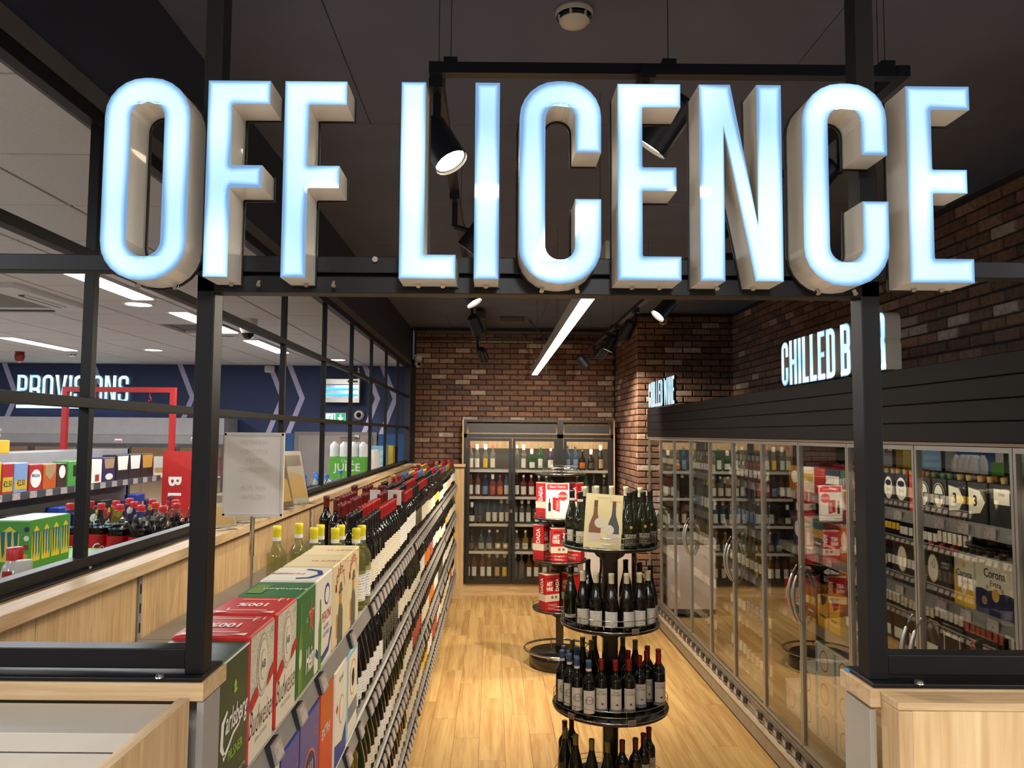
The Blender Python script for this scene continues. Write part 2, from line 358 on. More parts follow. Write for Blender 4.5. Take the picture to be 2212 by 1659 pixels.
def glyph(ch, w, s, t=None):
    """outlines with cap height 1: list of loops (first = outer); s stroke width, t bar thickness"""
    t = t or s; ro = min(w*0.46, 0.22); ri = min((w-2*s)*0.48, 0.11); q = 0.008
    if ch == 'O': return [fil([(w, 0, ro), (w, 1, ro), (0, 1, ro), (0, 0, ro)]), fil([(s, t, ri), (s, 1-t, ri), (w-s, 1-t, ri), (w-s, t, ri)])]
    if ch == 'C': return [fil([(w, .645), (w, 1, ro), (0, 1, ro), (0, 0, ro), (w, 0, ro), (w, .415), (w-s, .415), (w-s, t, ri), (s, t, ri), (s, 1-t, ri), (w-s, 1-t, ri), (w-s, .645)])]
    if ch == 'I': return [fil([(0, 0), (s, 0), (s, 1), (0, 1)])]
    if ch == 'L': return [fil([(0, 0), (w, 0), (w, t), (s, t, q), (s, 1), (0, 1)])]
    if ch == 'F': return [fil([(0, 0), (s, 0), (s, .452, q), (w*.9, .452), (w*.9, .566), (s, .566, q), (s, 1-t, q), (w, 1-t), (w, 1), (0, 1)])]
    if ch == 'E': return [fil([(0, 0), (w, 0), (w, t), (s, t, q), (s, .452, q), (w*.93, .452), (w*.93, .572), (s, .572, q), (s, 1-t, q), (w, 1-t), (w, 1), (0, 1)])]
    if ch == 'N': return [[(0, 0), (s, 0), (s, .764), (w*.66, 0), (w, 0), (w, 1), (w-s, 1), (w-s, .287), (w*.38, 1), (0, 1)]]
    if ch == 'H': return [[(0, 0), (s, 0), (s, .44), (w-s, .44), (w-s, 0), (w, 0), (w, 1), (w-s, 1), (w-s, .44+t), (s, .44+t), (s, 1), (0, 1)]]
    if ch == 'D': return [fil([(0, 0), (w, 0, ro), (w, 1, ro), (0, 1)]), fil([(s, t), (s, 1-t), (w-s, 1-t, ri), (w-s, t, ri)])]
    if ch == 'P': return [fil([(0, 0), (s, 0), (s, .4, q), (w, .4, ro), (w, 1, ro), (0, 1)]), fil([(s, .4+t), (s, 1-t), (w-s, 1-t, ri), (w-s, .4+t, ri)])]
    if ch == 'B': return [fil([(0, 0), (w, 0, ro*.8), (w, .46, ro*.5), (w*.93, .52, .02), (w, .58, ro*.5), (w, 1, ro*.8), (0, 1)]), fil([(s, t), (s, .46), (w-s, .46, ri), (w-s, t, ri)]), fil([(s, .46+t), (s, 1-t), (w-s, 1-t, ri), (w-s, .46+t, ri)])]
    if ch == 'R': return [fil([(0, 0), (s, 0), (s, .42, q), (w-s, .42, ri), (w-s, 0), (w, 0), (w, .44, ro*.4), (w*.93, .50, .02), (w, .56, ro*.5), (w, 1, ro*.8), (0, 1)]), fil([(s, .42+t), (s, 1-t), (w-s, 1-t, ri), (w-s, .42+t, ri)])]
    if ch == 'S': return [fil([(0, .33), (s, .33), (s, t, ri), (w-s, t, ri), (w-s, .40, ri*.7), (0, .60, ri), (0, 1, ro), (w, 1, ro), (w, .67), (w-s, .67), (w-s, 1-t, ri), (s, 1-t, ri), (s, .63, ri*.7), (w, .43, ri), (w, 0, ro), (0, 0, ro)])]
    if ch == 'V': return [[(w/2-s*.5, 0), (w/2+s*.5, 0), (w, 1), (w-s, 1), (w/2, .24), (s, 1), (0, 1)]]
    if ch == 'W': a = w/4; return [[(a-s*.42, 0), (a+s*.42, 0), (w/2, .55), (3*a-s*.42, 0), (3*a+s*.42, 0), (w, 1), (w-s*.85, 1), (3*a, .28), (w/2+s*.4, .93), (w/2-s*.4, .93), (a, .28), (s*.85, 1), (0, 1)]]
def facemat():
    m = bpy.data.materials.new('lit_acrylic'); m.use_nodes = True; nt = m.node_tree; L = nt.links; p = nt.nodes['Principled BSDF']
    at = nt.nodes.new('ShaderNodeAttribute'); at.attribute_name = 'glow'
    geo = nt.nodes.new('ShaderNodeNewGeometry'); n = nt.nodes.new('ShaderNodeTexNoise'); n.inputs['Scale'].default_value = 7; n.inputs['Detail'].default_value = 0
    L.new(geo.outputs['Position'], n.inputs['Vector'])
    md = nt.nodes.new('ShaderNodeMath'); md.operation = 'MULTIPLY_ADD'; md.inputs[1].default_value = 1.1; md.inputs[2].default_value = -0.62; L.new(n.outputs['Fac'], md.inputs[0])
    ad = nt.nodes.new('ShaderNodeMath'); ad.operation = 'ADD'; L.new(md.outputs[0], ad.inputs[0]); L.new(at.outputs['Fac'], ad.inputs[1])
    r = nt.nodes.new('ShaderNodeValToRGB'); e = r.color_ramp.elements
    e[0].position = 0.0; e[0].color = lin((96, 136, 178)); e[1].position = 0.95; e[1].color = lin((210, 240, 244))
    k = r.color_ramp.elements.new(0.30); k.color = lin((140, 186, 222)); k = r.color_ramp.elements.new(0.62); k.color = lin((182, 222, 240))
    L.new(ad.outputs[0], r.inputs['Fac']); L.new(r.outputs['Color'], p.inputs['Emission Color']); p.inputs['Emission Strength'].default_value = 1.0
    p.inputs['Base Color'].default_value = (0.05, 0.06, 0.07, 1); p.inputs['Roughness'].default_value = 0.04
    MATS['lit_acrylic'] = m; return m
LIT = facemat()
RIM = mat('letter_rim', (200, 222, 235), 0.3, emit=(190, 215, 232), es=0.55)
def letter_parts(ch, w, h, depth, parent, name='', s=0.12, t=0.117, ring=0.006, casing=None, x0=0.0, back=True):
    """front face in the local XZ plane at y=0, body runs to +y"""
    loops = [[(x0+a*h, b*h) for a, b in lp] for lp in glyph(ch, w/h, s, t)]
    tess = tessellate_polygon([[Vector((a, b, 0)) for a, b in lp] for lp in loops])
    flat = [p for lp in loops for p in lp]
    bm = bmesh.new(); gl = bm.verts.layers.float.new('glow')
    vs = [bm.verts.new((a, 0, b)) for a, b in flat]; bm.verts.ensure_lookup_table()
    for t3 in tess:
        try: bm.faces.new([vs[i] for i in t3])
        except ValueError: pass
    bmesh.ops.recalc_face_normals(bm, faces=bm.faces)
    if bm.faces and sum(f.normal.y for f in bm.faces) > 0: bmesh.ops.reverse_faces(bm, faces=bm.faces)
    reg = list(bm.faces)
    for th, g in ((0.0012, 0.12), (ring*0.5, 0.32), (ring*0.7, 0.62), (ring*0.8, 0.86)):
        res = bmesh.ops.inset_region(bm, faces=reg, thickness=th, use_even_offset=False, use_boundary=True)
        for f in reg:
            for v in f.verts: v[gl] = g
    me = bpy.data.meshes.new('letter_face'); bm.to_mesh(me); bm.free(); me.materials.append(LIT)
    f = link(('letter_' if name else '')+'face', me, parent)
    b = B()
    for lp in loops:
        n = len(lp); sm = len(lp) > 14
        o = len(b.v); vv = [(a, 0, c) for a, c in lp]+[(a, depth, c) for a, c in lp]
        b.add(vv, [(i, n+i, n+(i+1) % n, (i+1) % n) for i in range(n)], casing or CREAMW, False)
    b.obj('casing', parent)
    if back:
        # dark plate slightly larger than the letter, at the rear
        bm = bmesh.new(); vs = [bm.verts.new((a, depth, b2)) for a, b2 in flat]
        for t3 in tess:
            try: bm.faces.new([vs[i] for i in t3])
            except ValueError: pass
        geom = list(bm.faces); bmesh.ops.recalc_face_normals(bm, faces=bm.faces)
        cx = sum(a for a, _ in flat)/len(flat)
        res = bmesh.ops.extrude_face_region(bm, geom=geom)
        ev = [x for x in res['geom'] if isinstance(x, bmesh.types.BMVert)]
        for v in ev: v.co.y += 0.004
        bmesh.ops.recalc_face_normals(bm, faces=bm.faces)
        for v in bm.verts: v.co += v.normal*0.0 
        for v in bm.verts:
            nx = sum((fc.normal for fc in v.link_faces if abs(fc.normal.y) < 0.5), Vector()); 
            if nx.length > 0: v.co += nx.normalized()*0.0035
        me = bpy.data.meshes.new('back_plate'); bm.to_mesh(me); bm.free(); me.materials.append(BLACK); link('back_plate', me, parent)
    return f

# ================================================================ SETTING
# floor
fl = box('floor', -9.5, 4.2, -6, 11.2, -0.1, -0.006, mat('sub_floor', (96, 80, 60), 0.7)); struct(fl)
fl.location = (0, 0, -0.1); fl.data.transform(Matrix.Translation((-2.65, 2.6, 0)))
plank = B().cbox(-0.0895, 0.0895, -0.599, 0.599, 0, 0.007, 0.002, FLOORM).mesh('floor_plank')
for i in range(16):
    x = -0.80+0.18*i+0.09; y = 1.9-((i*0.37) % 1.2)
    while y < 10.9:
        link('floor_plank', plank, fl, (x, y+0.6, 0.093)); y += 1.2
sf = box('floor', -9.5, -1.7, -6, 10.9, -0.006, 0.0, mat('shop_floor', (196, 190, 182), 0.4)); struct(sf)
sf2 = box('floor', -1.7, 4.2, -6, 1.0, -0.006, 0.0, MATS['shop_floor']); struct(sf2)
# shop ceiling with tiles
cs = box('ceiling', -9.5, -1.2, -6, 10.9, 3.13, 3.2, GRID); struct(cs)
# fixture openings cannot hold a tile
def blocked(x, y):
    for lx, ly in STORE_LINES:
        if abs(x-lx) < 0.3 and ly-0.3 < y < ly+1.5: return 'thin'
    if -4.15 < x < -3.1 and 4.85 < y < 5.95: return 'ac'
    return ''
tile = B().cbox(-0.293, 0.293, -0.293, 0.293, 0, 0.03, 0.003, TILE).mesh('ceiling_tile')
nt_ = 0
for i in range(13):
    for j in range(16):
        x = -1.50-0.6*i; y = 1.4+0.6*j+0.3
        if abs(x)-0.4 > (y+0.3)*0.66 or y > 10.9: continue
        if (i, j) in ((2, 9),): continue
        o = link('ceiling_tile', tile, cs, (x-cs.location.x, y-cs.location.y, 3.10-cs.location.z)); nt_ += 1
cf = box('ceiling', -1.2, 4.2, -6, 1.45, 3.1, 3.2, TILE); struct(cf)
# dark ceiling over the drinks area, boards with open seams
cd = box('ceiling', -1.2, 3.0, 1.45, 11.2, 3.66, 3.75, mat('void', (10, 10, 12), 0.9)); struct(cd)
for j in range(8):
    y0 = 1.45+j*1.2-0.25; xo = (-1.2, -0.6, 0.0)[j % 3]
    for i in range(-1, 3):
        x0 = xo+i*1.8; x1 = min(3.0, x0+1.8); x0 = max(-1.2, x0); yy0 = max(1.45, y0)
        if x1-x0 < 0.1: continue
        bb = B().box(x0+0.002-0.9, x1-0.002-0.9, yy0+0.002-6.325, y0+1.2-0.002-6.325, -0.03, -0.002, CEILDARK)
        bb.obj('ceiling_board', cd, (0, 0, 0))
        COL.objects
for ch in cd.children: ch.location = (0.9-cd.location.x, 6.325-cd.location.y, 3.66-cd.location.z)
# bulkhead above the steel screen
bh = box('wall_bulkhead', -1.26, -1.165, 1.45, 11.0, 3.145, 3.66, mat('bulkhead_dark', (50, 56, 72), 0.8)); struct(bh)
st = box('trim_1', -1.27, -1.155, 1.0, 10.9, 3.09, 3.145, mat('bulkhead_strip', (96, 94, 94), 0.7)); struct(st)
# outer walls
struct(box('wall_left', -9.7, -9.5, -6, 11.1, 0, 3.2, mat('store_wall', (200, 196, 190), 0.8)))
struct(box('wall_near', -9.5, 4.2, -6.2, -6, 0, 3.2, MATS['store_wall']))
struct(box('wall_side', 4.2, 4.4, -6, 1.45, 0, 3.2, MATS['store_wall']))
struct(box('wall_cross', 3.0, 4.2, 1.45, 1.6, 0, 3.7, MATS['store_wall']))
# far store wall: navy above, blue below
wf = B().box(-9.5, -1.13, 10.9, 11.1, 2.135, 3.2, NAVY).box(-9.5, -1.13, 10.9, 11.1, 0, 2.135, BLUEW).obj('wall_far'); struct(wf)
def chev(x, top, tipz, bot, w=0.075, xr=0.0):
    """arrow shaped vinyl line: top point, tip to the right, back to the bottom"""
    tip = (x+0.19, tipz)
    p = [(x, top), (x+w, top), (tip[0]+w, tipz), (x+w+xr, bot), (x+xr, bot), (tip[0], tipz)]
    poly2(p, LILAC, wf, (0, 10.897, 0), name='wall_stripe')
for x in (-7.05-0.45, -7.05): chev(x+0.05, 3.1, 2.635, 2.135)
for x in (-5.88, -5.74): poly2([(x, 3.1), (x+0.075, 3.1), (x+0.2, 2.80), (x+0.125, 2.80)], LILAC, wf, (0, 10.897, 0), name='wall_stripe')
for x in (-4.50, -4.24, -3.22, -2.94, -1.87, -1.62): chev(x, 3.1, 2.635, 2.135)

# brick walls -------------------------------------------------
def course(wall, org, ux, L, z0, z1, nrm, limit=300, first='near'):
    """lay bricks in stretcher bond; org = start corner, ux = unit vector along, nrm = outward normal"""
    ux = Vector(ux); nrm = Vector(nrm); bricks = []; row = 0; z = z0
    while z < z1-0.02:
        h = min(0.065, z1-z-0.005); off = -0.1125 if row % 2 else 0.0; s = off
        while s < L-0.01:
            a = max(0, s); b_ = min(L, s+0.215)
            if b_-a > 0.03: bricks.append((a, b_, z, h))
            s += 0.225
        z += 0.075; row += 1
    pts = []
    for a, b_, z, h in bricks:
        c = Vector(org)+ux*((a+b_)/2); c.z = z
        pts.append(((c-Vector((0, 0, 2.15))).length, a, b_, z, h, c))
    pts.sort(key=lambda t: t[0]); st_ = B(); ang = math.atan2(ux.y, ux.x); cache = {}
    for k, (d, a, b_, z, h, c) in enumerate(pts):
        l = b_-a; key = (round(l, 3), round(h, 3), k % 4); rnd = random.Random(hash(key))
        if k < limit:
            if key not in cache:
                j = lambda: rnd.uniform(-0.0035, 0.0035); e = 0.012+j()
                vs = [(-l/2, 0, 0), (l/2, 0, 0), (l/2, 0, h), (-l/2, 0, h), (-l/2+0.004+j()/2, -e*0.7, 0.004+j()/2), (l/2-0.004+j()/2, -e*0.7, 0.003+j()/2), (l/2-0.005, -e*0.7, h-0.004+j()/2), (-l/2+0.004, -e*0.7, h-0.003+j()/2),
                      (-l/2+0.01, -e, 0.009), (l/2-0.01, -e, 0.009), (l/2-0.01, -e, h-0.009), (-l/2+0.01, -e, h-0.009)]
                fs = [(8, 9, 10, 11)]
                for q in (0, 4): fs += [(q, q+1, q+5, q+4), (q+1, q+2, q+6, q+5), (q+2, q+3, q+7, q+6), (q+3, q, q+4, q+7)]
                me = bpy.data.meshes.new('brick'); me.from_pydata(vs, [], fs); me.materials.append(BRICK); cache[key] = me
            o = link('brick', cache[key], wall, c-wall.location, (0, 0, ang))
        else:
            e = 0.012+random.uniform(-0.003, 0.003); m_ = Matrix.Rotation(ang, 3, 'Z')
            vs = [(-l/2, 0, 0), (l/2, 0, 0), (l/2, 0, h), (-l/2, 0, h), (-l/2+0.006, -e, 0.006), (l/2-0.006, -e, 0.006), (l/2-0.006, -e, h-0.006), (-l/2+0.006, -e, h-0.006)]
            st_.add([c+m_ @ Vector(v) for v in vs], [(4, 5, 6, 7), (0, 1, 5, 4), (1, 2, 6, 5), (2, 3, 7, 6), (3, 0, 4, 7)], BRICKS)
    if st_.v:
        o = st_.obj('brick_rest', wall, -wall.location); o['kind'] = 'stuff'
wb = box('wall_back', -1.13, 1.72, 10.9, 11.1, 0, 3.66, MORTAR); struct(wb)
course(wb, (-1.11, 10.9, 0), (1, 0, 0), 2.83, 1.725, 3.62, (0, -1, 0), limit=299)
wp = box('wall_pier', 1.74, 3.0, 9.26, 11.1, 0, 3.66, MORTAR); struct(wp)
# pier: side face looks to -x, front face looks to -y
course(wp, (1.74, 10.9, 0), (0, -1, 0), 1.65, 0.075, 3.62, (-1, 0, 0), limit=150)
course(wp, (1.73, 9.25, 0), (1, 0, 0), 1.17, 0.075, 3.62, (0, -1, 0), limit=145)
wr = box('wall_right', 2.9, 3.1, 1.6, 9.26, 0, 3.66, MORTAR); struct(wr)
course(wr, (2.9, 9.25, 0), (0, -1, 0), 7.0, 2.475, 3.62, (-1, 0, 0), limit=299)
# services at the back of the dark ceiling
PIPE = mat('painted_pipe', (70, 66, 62), 0.5)
tag(B().tube((-1.1, 10.83, 3.475), (1.70, 10.83, 3.475), 0.016, PIPE).obj('conduit_pipe'), 'thin grey conduit running across the top of the back brick wall', 'pipe')
tag(B().tube((-1.1, 10.55, 3.56), (2.8, 10.55, 3.56), 0.03, PIPE).obj('conduit_pipe'), 'thick dark pipe crossing under the ceiling before the back wall', 'pipe')
tag(B().box(-1.1, 1.7, 10.70, 10.84, 3.56, 3.62, PIPE).obj('cable_tray'), 'dark cable tray along the top edge of the back wall', 'cable tray')
tag(B().cbox(-0.25, -0.10, 8.9, 10.5, 3.48, 3.60, 0.02, PIPE).obj('ceiling_duct'), 'dark square duct under the ceiling near the left track', 'duct')
tag(B().cbox(0.08, 0.38, 9.6, 9.72, 3.55, 3.63, 0.01, mat('junction', (110, 100, 90), 0.5)).obj('junction_box'), 'small brown junction box under the dark ceiling', 'box')
tag(B().path([(0.45, 9.9, 3.63), (0.55, 9.9, 3.52), (0.60, 9.9, 3.47), (0.66, 9.9, 3.38), (0.68, 9.9, 3.22), (0.68, 9.9, 3.05), (0.68, 9.9, 2.93)], 0.012, PIPE).obj('hanging_cable'), 'dark cable curving down from the ceiling by the far end of the line light', 'cable')

# ================================================================ STEEL FRAMES
# side screen between shop and drinks area
X = -1.18; s_ = 0.030
scr = thing('steel_screen', 'long black steel grid screen standing on the oak ledge of the wine shelving', 'screen', (X, 6, 1.77))
def part(name, x0, x1, y0, y1, z0, z1, m, par, bev=0.0015):
    o = box(name, x0, x1, y0, y1, z0, z1, m, par, bev); L0 = par.location; o.location = (o.location.x-L0.x, o.location.y-L0.y, o.location.z-L0.z); return o
for (z, h, nm) in ((1.757, 0.032, 'bottom_rail'), (2.215, 0.03, 'middle_rail'), (2.64, 0.03, 'upper_rail'), (3.045, 0.045, 'top_rail')):
    part(nm, X-s_/2-0.004, X+s_/2+0.004, 0.9, 10.45, z, z+h, BLACK, scr)
for k in range(10):
    y = 1.20+1.03*k
    part('post', X-s_/2, X+s_/2, y-0.015, y+0.015, 1.787, 3.046, BLACK, scr)
part('foot_plate', X-0.05, X+0.045, 0.9, 10.45, 1.750, 1.757, BLACK, scr)
part('end_post', X-0.03, X+0.05, 10.45, 10.89, 1.757, 3.09, mat('dark_post', (26, 26, 30), 0.5), scr)
for k in range(12):
    y = 1.45+0.78*k
    B().tube((0.028, 0, 0), (0.028, 0, 0.005), 0.006, CHROME).obj('screw', scr, (0, y-6, -0.013))

# front frame with the sign beam
fr = thing('front_frame', 'black steel front frame carrying the big lit sign', 'frame', (0.07, 1.30, 1.75))
def fp(name, *a, **k): return part(name, *a, BLACK, fr, **k)
for x0, x1 in ((-0.498, -0.468), (0.615, 0.646)):
    fp('post', x0, x1, 1.275, 1.315, 1.757, 3.64)
    B().lathe([(0.0, 0.006), (0.006, 0.005), (0.008, 0)], CHROME, 10).obj('bolt', fr, ((-0.53 if x0 < 0 else 0.685)-0.07, -0.042, 0.007))
fp('upper_beam', -1.125, 1.8, 1.275, 1.305, 2.418, 2.446)
fp('sign_beam', -0.498, 0.646, 1.275, 1.312, 2.3835, 2.412)
fp('beam_joint', -0.5, 0.646, 1.29, 1.305, 2.405, 2.425)
fp('bottom_rail', -1.125, -0.498, 1.275, 1.312, 1.765, 1.797)
fp('bottom_rail', 0.646, 1.8, 1.275, 1.312, 1.765, 1.797)
fp('foot_plate', -1.125, -0.462, 1.255, 1.352, 1.750, 1.757)
fp('foot_plate', 0.610, 1.8, 1.255, 1.352, 1.750, 1.757)
# small shutter hardware on the beam top rail
for x in (-0.352, -0.322, -0.20): B().tube((x-0.07, -0.031, 0.690), (x-0.07, -0.026, 0.690), 0.005, CHROME, 8).obj('screw', fr)

# big letters
gl = [('O', -0.628, 0.1375, 'letter O at the start of OFF on the big lit sign'), ('F', -0.463, 0.100, 'first letter F of OFF on the big lit sign'), ('F', -0.3395, 0.100, 'second letter F of OFF on the big lit sign'),
      ('L', -0.152, 0.090, 'letter L of LICENCE on the big lit sign'), ('I', -0.033, 0.0385, 'letter I of LICENCE on the big lit sign'), ('C', 0.0385, 0.131, 'first letter C of LICENCE, between I and E, on the big lit sign'),
      ('E', 0.196, 0.101, 'first letter E of LICENCE, between C and N, on the big lit sign'), ('N', 0.327, 0.132, 'letter N of LICENCE on the big lit sign'), ('C', 0.492, 0.136, 'second letter C of LICENCE, between N and E, on the big lit sign'), ('E', 0.660, 0.102, 'final letter E of LICENCE on the big lit sign')]
for ch, x, w, lab in gl:
    rd = ch in 'OC'; z0 = 2.3885 if rd else 2.395; h = 0.330 if rd else 0.320
    t = thing('channel_letter', lab, 'sign letter', (x, 1.205, z0), group='letters of the OFF LICENCE sign')
    letter_parts(ch, w, h, 0.066, t, s=(0.0415 if rd else 0.0395)/h, t=0.0385/h)
    for q in ((0.3, 0.75) if ch != 'I' else (0.5,)):
        B().tube((w*q, 0.045, -0.004), (w*q, 0.05, 0.002), 0.004, CHROME, 8).obj('screw', t)

def word(s, widths, H, gap, depth, parent, start, s_w=0.17, t_w=0.13, ring=None, back=False, casing=None):
    x = start
    for ch in s:
        if ch == ' ': x += widths.get(' ', 0.12)*H; continue
        w = widths.get(ch, 0.38)*H
        L = thing('letter', None, None, (0, 0, 0)); L.parent = parent; L.location = (x, 0, 0)
        letter_parts(ch, w, H, depth, L, s=s_w, t=t_w, ring=ring or H*0.018, back=back, casing=casing); x += w+gap*H
    return x
WD = {'I': 0.17, 'L': 0.34, 'E': 0.35, 'W': 0.56, 'N': 0.42, 'V': 0.44, ' ': 0.16, 'D': 0.42, 'F': 0.34, 'P': 0.42}
# chilled beer / wine above the glass cabinets: the text runs toward -y, faces -x
t = thing('lit_wall_sign', 'lit letters CHILLED BEER standing on the dark header of the glass cabinets', 'sign', (2.0, 5.32, 2.495), rot=(0, 0, R(-90)))
word('CHILLED BEER', {**WD, 'C': 0.42, 'H': 0.44, 'D': 0.42, 'B': 0.42, 'R': 0.42}, 0.30, 0.055, 0.08, t, 0)
t2 = thing('lit_wall_sign', 'smaller lit letters CHILLED WINE at the far end of the header', 'sign', (1.83, 9.05, 2.47), rot=(0, 0, R(-90)))
word('CHILLED WINE', {**WD, 'C': 0.38, 'H': 0.40, 'D': 0.38, 'L': 0.3, 'E': 0.32}, 0.29, 0.055, 0.03, t2, 0, casing=BLACK)
t3 = thing('lit_wall_sign', 'lit letters PROVISIONS with a lit underline on the navy wall', 'sign', (-6.72, 10.82, 2.545))
word('PROVISIONS', {'I': 0.125, 'P': 0.39, 'R': 0.41, 'O': 0.41, 'V': 0.44, 'S': 0.40, 'N': 0.43}, 0.385, 0.062, 0.05, t3, 0, s_w=0.125, t_w=0.11)
B().box(0, 1.64, 0, 0.03, -0.085, -0.04, mat('underline', (200, 220, 235), 0.4, emit=(190, 228, 252), es=1.0)).obj('underline', t3)

# ================================================================ CEILING FITTINGS
# suspended line light
t = thing('suspended_line_light', 'long glowing bar light hanging over the middle of the aisle', 'ceiling light', (0.452, 5.65, 2.80))
B().box(-0.032, 0.032, -2.78, 2.78, 0.006, 0.085, mat('lamp_body', (150, 140, 126), 0.4)).obj('housing', t)
B().box(-0.029, 0.029, -2.775, 2.775, 0, 0.006, LAMPWARM).obj('diffuser', t)
for y in (-2.4, -0.2, 2.3):
    B().tube((0, y, 0.085), (0, y, 0.83), 0.0015, DGREY, 6).obj('suspension_wire', t)
# lighting tracks
TR = mat('track_black', (24, 26, 34), 0.4)
def track(name, label, pts):
    o = thing(name, label, 'lighting track', (pts[0][0], pts[0][1], 3.2)); p0 = Vector((*pts[0], 3.2)); p1 = Vector((*pts[1], 3.2)); d = p1-p0
    if abs(d.x) > abs(d.y): B().box(0, d.x, -0.018, 0.018, -0.016, 0.016, TR).obj('track_rail', o)
    else: B().box(-0.018, 0.018, 0, d.y, -0.016, 0.016, TR).obj('track_rail', o)
    n = max(2, int(d.length/1.6))
    for k in range(n+1):
        q = d*(k/n)*0.96+d*0.02
        B().tube((q.x, q.y, 0.014), (q.x, q.y, 0.45), 0.0015, DGREY, 6).box(q.x-0.02, q.x+0.02, q.y-0.02, q.y+0.02, 0.012, 0.03, TR).obj('track_hanger', o)
    return o
track('lighting_track', 'black track over the wine shelving side of the aisle', ((-0.175, 2.14), (-0.175, 9.0)))
track('lighting_track', 'black cross track hanging behind the top of the big sign', ((-0.157, 2.16), (1.152, 2.16)))
track('lighting_track', 'black track over the chilled cabinet side of the aisle', ((1.17, 2.14), (1.17, 9.4)))
HL = ['black spotlight hanging in the gap between L and I of the sign', 'upper of the spotlights left of the aisle bar light, just under the sign beam', 'middle spotlight left of the aisle bar light', 'lowest and farthest spotlight left of the aisle bar light',
      'spotlight highest to the right of the bar light, next to the white camera', 'spotlight by the brick pier, second below the highest on the right side', 'middle spotlight of the tight group right of the bar light', 'fourth spotlight on the right track, just beside its neighbour', 'farthest small spotlight on the right track',
      'spotlight glimpsed through the first E of LICENCE', 'spotlight glimpsed between N and C of LICENCE', 'spotlight on the right track hidden behind the sign letters', 'spotlight on the left track hidden behind the sign letters']
for (x, y, a), lab in zip(HEADS, HL):
    v = Vector(a).normalized(); tx = -0.175 if x < 0 else (x if y < 2.2 else 1.17); ty = 2.16 if (y < 2.2) else y
    if x > 0 and y < 2.2: tx = x
    t = thing('track_spotlight', lab, 'spotlight', (x, y, 2.95), group='black spotlights on the ceiling track')
    c = Vector((0, 0, 0))-v*0.0; back = -v*0.14
    n = B(); n.tube(c, back, 0.052, TR, 18, r1=0.048, caps=False); n.tube(back, back-v*0.02, 0.048, TR, 18, r1=0.03); n.obj('lamp_head', t)
    B().tube(c-v*0.012, c-v*0.010, 0.047, LAMPWARM, 18).obj('lens', t)
    e = Vector((tx-x, ty-y, 0.235))
    B().tube(back*0.6, Vector((e.x, e.y, 0.10)), 0.012, TR, 8).tube(Vector((e.x, e.y, 0.10)), e, 0.012, TR, 8).obj('arm', t)
    B().box(e.x-0.02, e.x+0.02, e.y-0.06, e.y+0.06, 0.205, 0.234, TR).obj('adapter', t)
# smoke detector above
def detector(loc, label, r=0.052):
    t = thing('smoke_detector', label, 'smoke detector', loc)
    B().lathe([(0, 0), (r, 0), (r*1.02, -0.01), (r*0.95, -0.022)], mat('detector_white', (222, 216, 206), 0.5), 24).obj('base', t)
    B().lathe([(r*0.8, -0.022), (r*0.78, -0.036)], mat('detector_dark', (50, 48, 46), 0.7), 24).obj('sensor_gap', t)
    for k in range(6):
        a = 2*PI*k/6+0.2; B().tube((r*0.82*math.cos(a), r*0.82*math.sin(a), -0.02), (r*0.78*math.cos(a), r*0.78*math.sin(a), -0.038), 0.005, MATS['detector_white'], 6).obj('rib', t)
    B().lathe([(r*0.8, -0.036), (r*0.68, -0.048), (r*0.3, -0.056), (0, -0.057)], MATS['detector_white'], 24).obj('cap', t)
    return t
detector((0.271, 2.60, 3.63), 'white smoke detector on the dark ceiling above the big sign', 0.066)
detector((-5.16, 9.37, 3.10), 'small smoke detector on the pale tiled ceiling beyond the red sounder')
# line lights in the shop ceiling
LL = ['lit ceiling strip just behind the O of the sign', 'ceiling strip above and left of the frame, in the nearer row', 'lit strip in front of the smoke detector on the tiled ceiling']
def stripname(i, x, y):
    d = {(-2.5, 4.22): 'long lit ceiling strip partly behind the post under the letter O', (-2.5, 6.04): 'lit ceiling strip just left of the main frame post', (-2.5, 7.86): 'lit ceiling strip just right of the main frame post', (-4.97, 7.8): 'lit ceiling strip above the PROVISIONS letters', (-2.5, 2.4): 'lit ceiling strip nearest to the oak counter, above the frame'}
    e = {(-4.97, 4.2): 'lit ceiling strip left of the air conditioning cassette', (-4.97, 6.0): 'lit ceiling strip beyond the left edge, before the red sounder', (-7.4, 4.2): 'lit ceiling strip far left, nearer one', (-7.4, 7.8): 'lit ceiling strip far left, by the navy wall', (-4.97, 1.2): 'lit ceiling strip far left beside the viewer', (-2.5, -1.5): 'lit ceiling strip behind the viewer on the left', (0.3, -1.9): 'lit ceiling strip straight behind the viewer', (3.0, -1.2): 'lit ceiling strip behind the viewer on the right', (-4.97, -1.5): 'lit ceiling strip behind the viewer, farthest left'}
    return d.get((x, y)) or e[(x, y)]
for i, (x, y) in enumerate(STORE_LINES):
    t = thing('strip_light', stripname(i, x, y), 'ceiling light', (x, y+0.6, 3.10), group='strip lights in the tiled ceiling')
    B().box(-0.085, 0.085, -0.62, 0.62, -0.012, 0.0, mat('strip_trim', (235, 235, 235), 0.5)).obj('trim', t)
    B().box(-0.07, 0.07, -0.605, 0.605, -0.018, -0.012, LAMPC).obj('diffuser', t)
